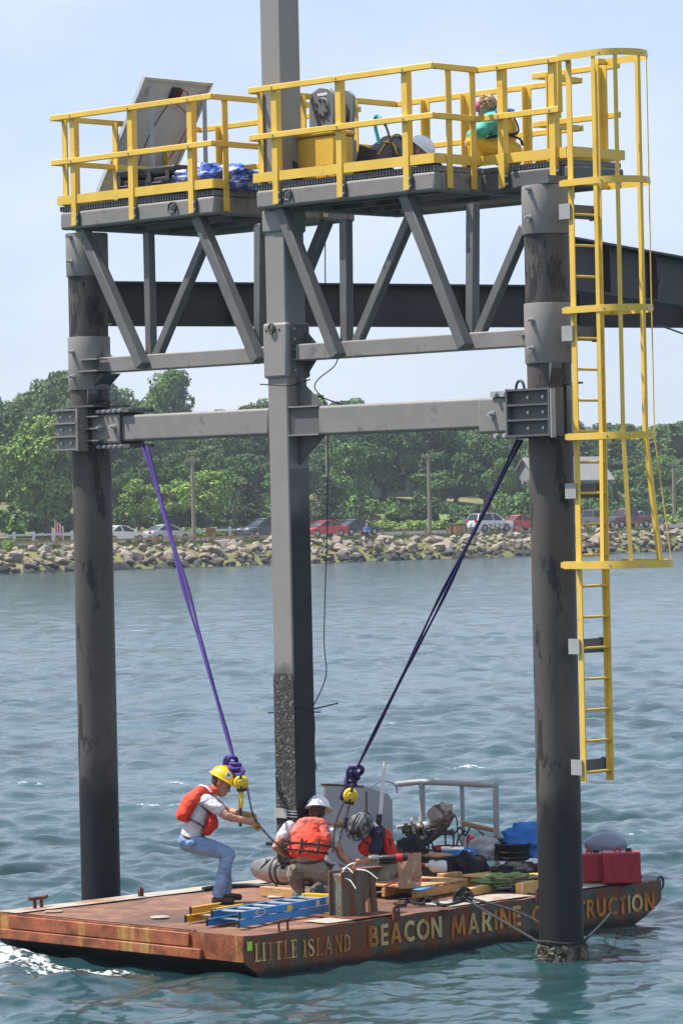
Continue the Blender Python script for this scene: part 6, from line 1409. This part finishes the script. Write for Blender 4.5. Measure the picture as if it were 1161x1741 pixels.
g = MB(); pts = [W(on_b(x, y, .1)[0], .1, on_b(x, y, .1)[1]) for x, y in ((656, 212), (645, 200), (638, 198), (638, 215), (642, 232), (645, 245))]; g.tube(spline(pts, 8), [.016 + .007 * (i % 2) for i in range(len(spline(pts, 8)))], 7); g.build('teal_hose', M['teal_hose'], smooth=60, label='curled teal hose above the crouched person', cat='hose')
# ------------------------------------------------------------------ people
def limb_mesh(mb, p0, r0, p1, r1, side=None, wide=1.0, n=14):
    p0, p1 = V3(p0), V3(p1); d = p1 - p0
    if d.length < 1e-5: d = V3((0, 0, 1e-3)); p1 = p0 + d
    L = d.length; d.normalize()
    x = V3(side) - d * V3(side).dot(d) if side is not None else d.cross(V3((.3, .9, .1)))
    if x.length < 1e-3: x = d.cross(V3((1, 0, 0)))
    x.normalize(); y = d.cross(x); vs_ = []; fs = []; rings = []
    for k in range(5): t = -math.pi / 2 + k * math.pi / 10; rings.append((p0 + d * (r0 * math.sin(t)), max(r0 * math.cos(t), 1e-4)))
    for k in range(1, 4): rings.append((p0.lerp(p1, k / 4), r0 + (r1 - r0) * k / 4))
    for k in range(5): t = k * math.pi / 8; rings.append((p1 + d * (r1 * math.sin(t)), max(r1 * math.cos(t), 1e-4)))
    for c, r in rings:
        for k in range(n): a = 2 * math.pi * k / n; vs_.append(c + x * (r * wide * math.cos(a)) + y * (r * math.sin(a)))
    m = len(rings)
    for i in range(m - 1):
        for k in range(n): fs.append((i * n + k, i * n + (k + 1) % n, (i + 1) * n + (k + 1) % n, (i + 1) * n + k))
    fs += [tuple(range(n - 1, -1, -1)), tuple((m - 1) * n + k for k in range(n))]
    mb.add(vs_, fs)
def fused(name, limbs, mats, parent, voxel=.011, smooth=3, wrinkle=0.0):
    # limbs: (tag, p0, r0, p1, r1, side, wide); one continuous skin, faces coloured by the nearest limb
    mb = MB()
    for tg, p0, r0, p1, r1, sd_, wd in limbs: limb_mesh(mb, p0, r0, p1, r1, sd_, wd)
    me0 = bpy.data.meshes.new('tmp'); me0.from_pydata(mb.v, [], mb.f); ob = bpy.data.objects.new('tmp', me0); COL.objects.link(ob)
    r = ob.modifiers.new('r', 'REMESH'); r.mode = 'VOXEL'; r.voxel_size = voxel
    s_ = ob.modifiers.new('s', 'SMOOTH'); s_.factor = .5; s_.iterations = smooth
    bpy.context.view_layer.update()
    me_ = bpy.data.meshes.new_from_object(ob.evaluated_get(bpy.context.evaluated_depsgraph_get())); bpy.data.objects.remove(ob); bpy.data.meshes.remove(me0)
    nv = len(me_.vertices); co = np.empty(nv * 3); me_.vertices.foreach_get('co', co); co = co.reshape(-1, 3)
    if wrinkle:
        no = np.empty(nv * 3); me_.vertices.foreach_get('normal', no); no = no.reshape(-1, 3)
        k = np.array([mnoise.noise(V3((c[0] * 8, c[1] * 8, c[2] * 15))) + .9 * abs(mnoise.noise(V3((c[0] * 14 + 3, c[1] * 14, c[2] * 24)))) + .5 * mnoise.noise(V3((c[0] * 28 + 3, c[1] * 28, c[2] * 34))) for c in co]); co = co + no * (k * wrinkle)[:, None]
    tags = sorted(set(l_[0] for l_ in limbs)); npol = len(me_.polygons); ctr = np.empty(npol * 3); me_.polygons.foreach_get('center', ctr); ctr = ctr.reshape(-1, 3)
    best = np.full(npol, 1e9); bi = np.zeros(npol, int)
    for tg, p0, r0, p1, r1, sd_, wd in limbs:
        a = np.array(p0); b = np.array(p1); d = b - a; t = np.clip(((ctr - a) @ d) / max(1e-9, d @ d), 0, 1); q = ctr - (a + t[:, None] * d)
        if sd_ is not None and wd != 1:
            x = np.array(sd_, float); x = x - d * (x @ d) / max(1e-9, d @ d); x /= max(1e-9, np.linalg.norm(x)); q = q - np.outer(q @ x, x) * (1 - 1 / wd)
        ds_ = np.linalg.norm(q, axis=1) - (r0 + (r1 - r0) * t); m_ = ds_ < best; best[m_] = ds_[m_]; bi[m_] = tags.index(tg)
    for tg in tags: me_.materials.append(M[mats[tg]])
    o3 = origin_of(parent); co = co - np.array(o3); me_.vertices.foreach_set('co', co.ravel()); me_.polygons.foreach_set('material_index', bi.astype(np.int32)); me_.shade_smooth(); me_.update(); me_.name = name
    o_ = bpy.data.objects.new(name, me_); COL.objects.link(o_); o_.parent = parent; return o_
class Pose:
    def __init__(s, Y0): s.Y0 = Y0; s.L = []
    def p(s, q): return at_y(q[0], q[1], s.Y0 + (q[2] if len(q) > 2 else 0))
    def add(s, tg, a, r0, b, r1, side=None, wide=1.0): s.L.append((tg, s.p(a), r0, s.p(b), r1, side, wide)); return s
    def addw(s, tg, a, r0, b, r1, side=None, wide=1.0): s.L.append((tg, V3(a), r0, V3(b), r1, side, wide)); return s
def head(P, c, fwd, up, tg='skin', r=.088):
    # skull, jaw, nose, brow, ears, lips: eyes at half the head height
    c = P.p(c); f_ = V3(fwd).normalized(); u_ = V3(up); u_ = (u_ - f_ * u_.dot(f_)).normalized(); s_ = f_.cross(u_)
    P.addw(tg, c + u_ * .03 - f_ * .025, r, c + u_ * .035 + f_ * .015, r * .93, s_, .86)
    P.addw(tg, c - u_ * .015 + f_ * .02, r * .78, c - u_ * .085 + f_ * .055, .040, s_, .95)
    P.addw(tg, c + u_ * .012 + f_ * .092, .010, c - u_ * .025 + f_ * .112, .017); P.addw(tg, c - u_ * .058 + f_ * .088, .014, c - u_ * .066 + f_ * .090, .013, s_, 1.6)
    P.addw(tg, c + u_ * .028 + f_ * .082 - s_ * .03, .013, c + u_ * .028 + f_ * .082 + s_ * .03, .013)
    for k in (-1, 1): P.addw(tg, c - u_ * .01 - f_ * .005 + s_ * (k * .078), .016, c + u_ * .03 - f_ * .01 + s_ * (k * .082), .017)
    return c, f_, u_, s_
def face_bits(c, f_, u_, s_, parent, glasses=False):
    for k in (-1, 1):
        MB().ell(c + u_ * .008 + f_ * .082 + s_ * (k * .032), .013, .008, .008, (s_, f_, u_), 8, 6).build('eye', M['white'], parent, smooth=60)
        if glasses: MB().ell(c + u_ * .008 + f_ * .094 + s_ * (k * .033), .026, .008, .018, (s_, f_, u_), 10, 6).build('sunglass_lens', M['black'], parent, smooth=60)
def hair_cap(c, f_, u_, s_, parent, mat='hair'):
    MB().lump(c + u_ * .028 - f_ * .028, .080, .092, .088, (s_, f_, u_), amp=.06, fr=3, seed=2).build('hair', M[mat], parent, smooth=60)
def hard_hat(c, f_, u_, s_, parent, mat, tilt=0.0, sticker=False, name='hard_hat', label=None):
    q = c + u_ * .062 - f_ * .005; pr = []
    for k in range(9): t = k / 8 * math.pi / 2; pr.append((math.cos(t) ** .85 if k < 8 else .02, .125 * math.sin(t)))
    g = MB(); g.lathe(pr, q, 26, (s_, f_, u_), .125, .148)
    g.lathe([(1.0, -.008), (1.16, -.012), (1.16, -.004), (1.0, .006)], q + f_ * .012, 26, (s_, f_, u_), .124, .155)
    for k in (-.03, 0, .03): g.tube([q + s_ * k + f_ * (.148 * math.cos(t) * .985) + u_ * (.128 * math.sin(t)) for t in np.linspace(.25, 2.8, 9)], .007, 5)
    o = g.build(name, M[mat], parent, smooth=50)
    if sticker:
        g = MB(); n_ = (s_ * .80 + f_ * .30 + u_ * .45).normalized(); x = n_.cross(u_).normalized(); y = x.cross(n_); cc = q + s_ * .099 + f_ * .04 + u_ * .062
        g.lathe([(.036, .0), (.036, .004), (.02, .006)], cc, 16, (x, y, n_)); g.build('hat_badge', M['white'], o)
        g = MB(); g.lathe([(.020, .0), (.020, .003), (.01, .004)], cc + n_ * .005, 12, (x, y, n_)); g.build('badge_centre', M['winch_grey'], o)
    return o
def hand(P, wrist, knuckle, mat, parent, name, curl_dir, side):
    # palm, four curled fingers of different length, thumb leaving the side of the palm
    w_, k_ = V3(wrist), V3(knuckle); d = (k_ - w_).normalized(); s_ = V3(side); s_ = (s_ - d * s_.dot(d)).normalized(); n_ = V3(curl_dir); n_ = (n_ - d * n_.dot(d)).normalized()
    L = [('g', w_, .030, w_ + d * .03, .032, s_, 1.1), ('g', w_ + d * .02, .022, k_, .021, s_, 1.9)]
    for i, ln in enumerate((.072, .082, .076, .060)):
        b = k_ + s_ * ((i - 1.5) * .021); m1 = b + d * (ln * .45) + n_ * (ln * .22); m2 = m1 + d * (ln * .05) + n_ * (ln * .42); e = m2 - d * (ln * .28) + n_ * (ln * .10)
        L += [('g', b, .011, m1, .0105, None, 1), ('g', m1, .0105, m2, .0098, None, 1), ('g', m2, .0098, e, .009, None, 1)]
    tb = w_ + d * .03 - s_ * .038; tm = tb + d * .035 - s_ * .016 + n_ * .022; L += [('g', tb, .014, tm, .012, None, 1), ('g', tm, .012, tm + d * .03 + n_ * .022 + s_ * .014, .010, None, 1)]
    return fused(name, L, {'g': mat}, parent, .0065, 2)
X1 = V3((1, 0, 0)); Y1 = V3((0, 1, 0))

# 1: standing worker hauling the chain ------------------------------
P = Pose(38.3); base = at_z(384, 1537, DZ)
w1 = thing('person', base, 'person in yellow hard hat, orange vest and jeans leaning back to haul a chain', 'person')
P.add('jeans', (322, 1430), .118, (331, 1432), .122, Y1, 1.30).add('tee', (325, 1421), .112, (337, 1392), .118, Y1, 1.30).add('tee', (337, 1392), .118, (351, 1362), .112, Y1, 1.42).add('tee', (352, 1358), .085, (358, 1352), .065, Y1, 1.9)
P.add('skin', (360, 1350), .052, (370, 1338), .050)
for s, kx, ky, ax_, ay, dd in ((-1, 388, 1453, 371, 1520, -.11), (1, 383, 1451, 384, 1514, .13)):
    P.add('jeans', (328, 1434, dd * .75), .098, (372, 1447, dd), .082).add('jeans', (372, 1447, dd), .082, (kx, ky, dd), .072).add('jeans', (kx, ky, dd), .070, ((kx + ax_) / 2, (ky + ay) / 2, dd), .066).add('jeans', ((kx + ax_) / 2, (ky + ay) / 2, dd), .066, (ax_, ay, dd), .060)
    fy = 1532 if s < 0 else 1525
    P.add('boots', (ax_ - 1, ay + 6, dd), .046, (ax_ + 1, fy - 1, dd), .044).add('boots', (ax_ - 5, fy, dd), .040, (ax_ + 22, fy + 1, dd - .02), .036, Y1, 1.15)
P.add('tee', (353, 1361, -.19), .070, (370, 1377, -.235), .064).add('skin', (370, 1377, -.235), .050, (386, 1389, -.25), .043).add('skin', (386, 1389, -.25), .045, (426, 1398, -.10), .030)
P.add('tee', (360, 1362, .17), .066, (378, 1374, .18), .060).add('skin', (378, 1374, .18), .048, (392, 1381, .16), .042).add('skin', (392, 1381, .16), .043, (420, 1386, .03), .030)
hc = head(P, (376, 1333, -.01), (.86, -.12, -.50), (.5, 0, .86))
fused('body', P.L, {'jeans': 'jeans', 'tee': 'tee', 'skin': 'skin_tan', 'boots': 'boots'}, w1, .0095, 3, .010)
hair_cap(*hc, w1); face_bits(*hc, w1, True); hard_hat(*hc, w1, 'hat_yellow', sticker=True)
hand(P, P.p((424, 1398, -.10)), P.p((437, 1401, -.06)), 'glove', w1, 'glove', (.2, .5, -1), (.3, 1, .3)); hand(P, P.p((418, 1386, .03)), P.p((430, 1386, .02)), 'glove', w1, 'glove', (.2, -.5, -1), (.3, 1, .3))
V1 = Pose(38.3)
V1.add('o', (344, 1346), .070, (327, 1361), .092, Y1, 2.0).add('o', (327, 1361), .092, (314, 1384), .088, Y1, 2.1).add('o', (312, 1384, 0), .07, (322, 1391, 0), .055, Y1, 2.7)
V1.add('o', (343, 1344, -.12), .040, (364, 1345, -.11), .040, Y1, 1.4).add('o', (343, 1344, .12), .040, (364, 1345, .11), .040, Y1, 1.4)
fused('vest_back', V1.L, {'o': 'vest'}, w1, .010, 3, .012)
V1 = Pose(38.3); V1.add('o', (358, 1384, -.03), .05, (362, 1400, -.04), .060, Y1, 2.8).add('o', (362, 1400, -.04), .060, (352, 1412, -.03), .050, Y1, 2.8)
fused('vest_front', V1.L, {'o': 'vest_dk'}, w1, .010, 3, .012)
g = MB(); g.tube(spline([V1.p((336, 1366, -.20)), V1.p((346, 1374, -.235)), V1.p((357, 1386, -.22))], 5), .016, 6, squash=.4); g.tube(spline([V1.p((318, 1392, -.16)), V1.p((333, 1398, -.185)), V1.p((348, 1408, -.17))], 5), .018, 6, squash=.4); g.build('vest_strap', M['strap'], w1, smooth=50)
g = MB(); g.tube(spline([V1.p((340, 1336, -.11)), V1.p((350, 1338, -.155)), V1.p((360, 1347, -.165))], 5), .022, 6, squash=.4); g.build('reflective_tape', M['reflect'], w1, smooth=50)
g = MB(); cb = V1.p((325, 1425, 0)); dt = (V1.p((337, 1392)) - cb).normalized(); sd3 = dt.cross(Y1).normalized(); g.tube([cb + sd3 * (.108 * math.cos(k)) + Y1 * (.148 * math.sin(k)) for k in np.arange(0, 6.28, .3)], .016, 6, closed=True); g.build('belt', M['belt'], w1, smooth=60)

# 2: kneeling worker seen from behind --------------------------------
P = Pose(38.45); base = at_z(515, 1528, DZ)
w2 = thing('person', base, 'person in white hard hat and orange vest kneeling with back turned', 'person')
P.add('pant', (514, 1474, .02), .125, (533, 1475, .02), .125, Z, 1.05).add('pant', (520, 1460, .02), .110, (524, 1462, .02), .110, X1, 1.50).add('tee', (522, 1452, .05), .108, (524, 1425, .15), .115, X1, 1.50).add('tee', (524, 1425, .15), .115, (528, 1409, .22), .095, X1, 1.75)
P.add('skin', (534, 1402, .25), .052, (540, 1391, .31), .050)
P.add('pant', (506, 1482, .04), .108, (500, 1488, .36), .080).add('pant', (500, 1486, .36), .078, (505, 1506, .20), .070).add('pant', (503, 1488, .08), .095, (507, 1510, .12), .075).add('pant', (507, 1508, .12), .074, (508, 1519, .10), .066).add('boot', (508, 1521, .10), .050, (508, 1526, .10), .046).add('boot', (506, 1527, .06), .042, (510, 1522, .28), .038)
P.add('pant', (543, 1484, .0), .110, (562, 1514, .14), .090).add('pant', (562, 1516, .12), .088, (573, 1527, .04), .078).add('pant', (572, 1528, .02), .072, (550, 1516, -.10), .062).add('boot', (547, 1515, -.13), .050, (536, 1513, -.16), .048).add('boot', (541, 1508, -.17), .042, (533, 1520, -.17), .040)
P.add('tee', (492, 1408, .22), .072, (482, 1420, .19), .068).add('skin', (482, 1420, .19), .054, (469, 1440, .14), .046).add('skin', (469, 1440, .14), .047, (484, 1453, .30), .034).add('skin', (484, 1453, .30), .034, (500, 1456, .42), .030)
P.add('tee', (563, 1417, .22), .072, (570, 1432, .24), .066).add('skin', (570, 1432, .24), .052, (579, 1452, .27), .045).add('skin', (579, 1452, .27), .046, (597, 1471, .22), .032)
hc = head(P, (541, 1384, .33), (.25, .93, -.35), (.05, .3, 1))
fused('body', P.L, {'pant': 'khaki', 'tee': 'tee', 'skin': 'skin_tan', 'boot': 'boots_grey'}, w2, .0095, 3, .010)
hair_cap(*hc, w2); hard_hat(*hc, w2, 'hat_white')
hand(P, P.p((596, 1470, .22)), P.p((606, 1479, .20)), 'skin_tan', w2, 'hand', (.2, -.2, -1), (.4, 1, .2)); hand(P, P.p((500, 1456, .42)), P.p((513, 1457, .46)), 'skin_tan', w2, 'hand', (.2, -.2, -1), (0, .6, 1))
V2 = Pose(38.45); V2.add('o', (527, 1432, .10), .136, (521, 1450, .03), .126, X1, 1.62).add('o', (528, 1420, .14), .125, (530, 1408, .19), .10, X1, .98)
fused('vest_lower', V2.L, {'o': 'vest'}, w2, .010, 3, .010)
V2 = Pose(38.45); V2.add('o', (505, 1418, .15), .086, (516, 1404, .20), .080, X1, .95).add('o', (551, 1424, .15), .086, (545, 1408, .20), .080, X1, .95).add('o', (520, 1402, .19), .07, (545, 1404, .20), .07, X1, 1.2)
fused('vest_mesh', V2.L, {'o': 'vest_mesh'}, w2, .010, 3, .009)
for (y_, q_) in ((1437, .085), (1449, .045)):
    g = MB(); cb = V2.p((525 if y_ < 1440 else 521, y_, q_)); g.tube([cb + X1 * (.228 * math.cos(k)) + Y1 * (.146 * math.sin(k)) + Z * (-.03 * math.cos(k) + .025 * abs(math.sin(k))) for k in np.arange(0, 6.28, .25)], .011, 6, closed=True); g.build('vest_strap', M['strap'], w2, smooth=60)
for px in (512, 541): g = MB(); g.tube([V2.p((px + 1, 1426, -.035)), V2.p((px, 1440, -.075)), V2.p((px - 2, 1452, -.09))], .013, 6, squash=.5); g.build('vest_buckle', M['strap'], w2, smooth=60)
g = MB(); cb = V2.p((522, 1463, .02)); g.tube([cb + X1 * (.172 * math.cos(k)) + Y1 * (.122 * math.sin(k)) - Z * (.015 * abs(math.sin(k))) for k in np.arange(0, 6.28, .25)], .016, 6, closed=True); g.build('belt', M['belt'], w2, smooth=60)

# 3: worker bent over, head towards the viewer -----------------------
P = Pose(38.9); base = at_z(655, 1512, DZ)
w3 = thing('person', base, 'person in patterned grey hat and red vest bending over the chain', 'person')
P.add('pant', (664, 1466, .22), .125, (672, 1470, .26), .120, Y1, 1.25).add('navy', (660, 1455, .18), .120, (644, 1432, .05), .125, Y1, 1.35).add('navy', (644, 1432, .05), .125, (628, 1416, -.06), .105, Y1, 1.5)
P.add('skin', (622, 1412, -.10), .052, (617, 1410, -.14), .052)
P.add('pant', (664, 1475, .14), .10, (648, 1496, -.02), .085).add('pant', (648, 1498, -.02), .082, (676, 1506, .25), .066).add('boot', (678, 1507, .3), .048, (690, 1508, .36), .044).add('pant', (672, 1476, .36), .10, (655, 1496, .26), .084).add('pant', (655, 1498, .26), .08, (690, 1504, .50), .066)
P.add('navy', (643, 1418, -.20), .078, (636, 1446, -.22), .068).add('skin', (636, 1446, -.22), .052, (630, 1460, -.20), .045).add('skin', (630, 1460, -.20), .046, (606, 1466, -.24), .032)
P.add('navy', (612, 1404, .16), .072, (590, 1401, .16), .062).add('skin', (590, 1401, .16), .050, (577, 1401, .14), .042).add('skin', (577, 1401, .14), .042, (556, 1406, .02), .031)
hc = head(P, (613, 1408, -.17), (-.50, -.35, -.80), (-.15, -.80, .50))
fused('body', P.L, {'pant': 'khaki', 'navy': 'navy', 'skin': 'skin_tan', 'boot': 'boots'}, w3, .0095, 3, .010)
hair_cap(*hc, w3); hard_hat(*hc, w3, 'hat_camo')
hand(P, P.p((607, 1466, -.24)), P.p((597, 1471, -.25)), 'skin_tan', w3, 'hand', (-.2, -.3, -1), (.2, 1, .2)); hand(P, P.p((557, 1406, .02)), P.p((546, 1410, -.02)), 'skin_tan', w3, 'hand', (-.2, .3, -1), (.2, 1, .2))
V3_ = Pose(38.9); V3_.add('o', (650, 1428, .12), .115, (656, 1448, .14), .110, Y1, 1.55).add('o', (634, 1414, .10), .085, (650, 1428, .12), .10, Y1, 1.5).add('o', (630, 1432, -.20), .062, (620, 1447, -.18), .055, X1, 1.5).add('o', (655, 1420, -.12), .06, (664, 1446, -.10), .065)
fused('vest', V3_.L, {'o': 'vest_dk'}, w3, .010, 3, .012)
g = MB(); g.tube(spline([V3_.p((645, 1402, -.05)), V3_.p((654, 1412, -.13)), V3_.p((662, 1428, -.17)), V3_.p((666, 1446, -.15))], 5), .012, 6); g.tube(spline([V3_.p((622, 1432, -.27)), V3_.p((632, 1440, -.275))], 4), .012, 6); g.build('vest_strap', M['strap'], w3, smooth=60)
g = MB(); g.tube(spline([V3_.p((634, 1398, -.06)), V3_.p((641, 1408, -.15)), V3_.p((638, 1420, -.20))], 5), .022, 6, squash=.4); g.build('reflective_tape', M['reflect'], w3, smooth=60)

# 4: crouched person on the right platform ---------------------------
P = Pose(38.0); base = W(on_b(668, 280, .8)[0], .8, 8.02); P.Y0 = base.y
w4 = thing('person', base, 'person in mauve shirt and white helmet crouched over on the right platform', 'person')
P.add('pant', (632, 276, 0), .13, (640, 278, 0), .13, Y1, 1.3).add('mauve', (641, 266, 0), .13, (662, 252, 0), .140, Y1, 1.4).add('mauve', (662, 252, 0), .140, (688, 254, 0), .12, Y1, 1.5)
P.add('skin', (698, 256, 0), .05, (704, 256, 0), .05).add('pant', (640, 284, -.1), .09, (664, 296, -.12), .075).add('pant', (662, 297, -.12), .07, (630, 299, -.1), .055).add('pant', (640, 284, .1), .09, (664, 296, .12), .075).add('pant', (662, 297, .12), .07, (630, 299, .1), .055).add('boot', (628, 299, -.1), .045, (620, 299, -.1), .04).add('boot', (628, 299, .1), .045, (620, 299, .1), .04)
P.add('mauve', (688, 258, -.18), .07, (692, 275, -.20), .058).add('skin', (692, 275, -.20), .046, (705, 288, -.15), .032).add('mauve', (688, 258, .18), .07, (694, 275, .20), .058).add('skin', (694, 275, .20), .046, (708, 288, .15), .032)
hc = head(P, (711, 260, 0), (.75, -.05, -.65), (.6, 0, .75))
fused('body', P.L, {'pant': 'navy', 'mauve': 'mauve', 'skin': 'skin', 'boot': 'boots'}, w4, .0105, 3, .006)
hard_hat(*hc, w4, 'hat_white'); hand(P, P.p((704, 287, -.15)), P.p((712, 293, -.14)), 'skin', w4, 'hand', (0, 0, -1), (0, 1, 0)); hand(P, P.p((707, 287, .15)), P.p((715, 293, .14)), 'skin', w4, 'hand', (0, 0, -1), (0, 1, 0))
V4 = Pose(base.y); V4.add('o', (664, 244, 0), .09, (690, 246, 0), .09, Y1, 1.6); fused('float_vest', V4.L, {'o': 'navy'}, w4, .011, 3, .006)
g = MB()
for dy in (-.13, .10): g.tube(spline([V4.p((642, 262, -.18)), V4.p((658, 240, dy - .04)), V4.p((674, 228, dy)), V4.p((690, 236, dy - .03))], 6), .022, 6, squash=.4)
g.tube(spline([V4.p((652, 240, -.2)), V4.p((668, 244, -.23)), V4.p((676, 262, -.21))], 6), .022, 6, squash=.4); g.build('harness', M['hat_yellow'], w4, smooth=60)

# 5: person in yellow oilskins --------------------------------------
base = W(on_b(855, 270, .8)[0], .8, 8.02); P = Pose(base.y)
w5 = thing('person', base, 'person in yellow overalls and teal jacket squatting on the right platform', 'person')
P.add('bib', (857, 258, 0), .160, (866, 262, 0), .150, Y1, 1.15).add('bib', (856, 246, 0), .135, (852, 228, 0), .125, Y1, 1.3).add('bib', (862, 228, 0), .11, (864, 214, 0), .09, Y1, 1.4).add('teal', (846, 228, 0), .135, (838, 207, 0), .125, Y1, 1.4).add('teal', (843, 206, 0), .10, (838, 198, 0), .07, Y1, 1.4).add('skin', (835, 194, 0), .05, (831, 186, 0), .05)
for dd in (-.14, .14): P.add('bib', (852, 258, dd * .8), .115, (806, 241, dd), .085).add('bib', (806, 242, dd), .085, (812, 272, dd), .072).add('boot', (812, 276, dd), .05, (800, 279, dd), .042)
for dd in (-1, 1): P.add('teal', (838, 207, .17 * dd), .085, (816, 222, .20 * dd), .074).add('teal', (816, 222, .20 * dd), .074, (803, 229, .14 * dd), .06).add('skin', (800, 228, .14 * dd), .04, (796, 238, .08 * dd), .03)
hc = head(P, (828, 181, 0), (-.85, -.15, -.5), (-.4, 0, .9))
fused('body', P.L, {'bib': 'bib', 'teal': 'teal', 'skin': 'skin', 'boot': 'boots'}, w5, .0105, 3, .007)
c_, f_, u_, s_ = hc; g = MB(); r2 = random.Random(6)
for k in range(120): d = V3((r2.gauss(0, 1), r2.gauss(0, 1), r2.gauss(0, 1))).normalized(); q = c_ + u_ * .03 - f_ * .02 + d * .088; g.tube([q + V3((.018 * math.cos(t + k), .018 * math.sin(t + k), .012 * math.sin(2 * t))) for t in np.arange(0, 6.28, 1.0)], .006, 4, closed=True)
g.lump(c_ + u_ * .035 - f_ * .025, .085, .095, .090, (s_, f_, u_), amp=.12, fr=5, seed=4); g.build('hair', M['hair_blond'], w5, smooth=60); face_bits(c_, f_, u_, s_, w5)
g = MB(); g.lathe([(1.0, 0), (.98, .03), (.8, .07), (.4, .095), (.02, .1)], c_ + u_ * .045 + f_ * .035, 20, (s_, u_, f_), .056, .062); g.build('cap', M['pink'], w5, smooth=60)
hand(P, P.p((796, 237, -.08)), P.p((793, 245, -.06)), 'skin', w5, 'hand', (.3, .5, -.5), (0, 1, 0)); hand(P, P.p((796, 237, .08)), P.p((793, 245, .06)), 'skin', w5, 'hand', (.3, -.5, -.5), (0, 1, 0))
V5 = Pose(base.y); V5.add('o', (848, 190, 0), .055, (870, 190, 0), .035, Y1, 3.2); fused('hood', V5.L, {'o': 'blue_hood'}, w5, .011, 3, .005)
g = MB(); g.tube(spline([V5.p((868, 190, -.1)), V5.p((880, 212, -.12)), V5.p((878, 226, -.16)), V5.p((850, 229, -.21))], 6), .018, 6, squash=.5); g.tube(spline([V5.p((866, 229, -.19)), V5.p((884, 236, -.1)), V5.p((888, 246, -.05))], 6), .018, 6, squash=.5); g.tube(spline([V5.p((866, 229, -.21)), V5.p((845, 230, -.23)), V5.p((828, 234, -.2))], 5), .014, 6); g.build('harness', M['strap'], w5, smooth=60)
# 6: angler far off on the rocks -------------------------------------
c = col_px(623, 3.2); zf = tz(3.2) + .35; yf = c.y
w6 = thing('person', (c.x, yf, zf), 'distant person in blue shirt standing on the rock bank', 'person')
L = []; o_ = V3((c.x, yf, zf))
def FP(x, y, z): return o_ + V3((x, y, z))
for s in (-1, 1): L += [('j', FP(s * .1, 0, .85), .10, FP(s * .12, 0, .45), .075, None, 1), ('j', FP(s * .12, 0, .45), .075, FP(s * .12, .02, .08), .055, None, 1), ('b', FP(s * .12, .03, .05), .05, FP(s * .13, -.12, .04), .045, None, 1), ('t', FP(s * .2, 0, 1.38), .07, FP(s * .27, -.03, 1.12), .055, None, 1), ('s', FP(s * .27, -.03, 1.12), .045, FP(s * .14, -.25, 1.05), .035, None, 1)]
L += [('j', FP(0, 0, .92), .13, FP(0, 0, .98), .13, X1, 1.3), ('t', FP(0, 0, 1.0), .12, FP(0, 0, 1.38), .12, X1, 1.5), ('s', FP(0, 0, 1.48), .055, FP(0, -.01, 1.56), .055, None, 1), ('s', FP(0, 0, 1.64), .095, FP(0, -.02, 1.68), .095, None, 1), ('s', FP(0, -.10, 1.64), .02, FP(0, -.11, 1.61), .02, None, 1)]
M['blue_shirt'] = pmat('blue_shirt', (.10, .22, .50), .9)
fused('body', L, {'j': 'navy', 't': 'blue_shirt', 's': 'skin', 'b': 'boots'}, w6, .022, 2)
MB().ell((c.x, yf + .02, zf + 1.71), .10, .11, .10).build('hair', M['hair'], w6, smooth=60)
# ------------------------------------------------------------------ summer haze over the channel
g = MB(); g.box((150, 1150, 29.5), 1900, 1500, 33)
hz = g.build('haze', [], kind='stuff') if False else None
me = bpy.data.meshes.new('haze'); me.from_pydata(g.v, [], g.f)
hm = bpy.data.materials.new('haze_air'); hm.use_nodes = True; n, l = hm.node_tree.nodes, hm.node_tree.links
n.remove(n['Principled BSDF']); pv = n.new('ShaderNodeVolumePrincipled'); pv.inputs['Color'].default_value = (.80, .88, 1.0, 1); pv.inputs['Density'].default_value = .00024; pv.inputs['Anisotropy'].default_value = .2
l.new(pv.outputs[0], n['Material Output'].inputs['Volume']); me.materials.append(hm)
ho = bpy.data.objects.new('haze', me); COL.objects.link(ho); ho['kind'] = 'stuff'; ho['label'] = 'thin pale summer haze over the channel and far shore'
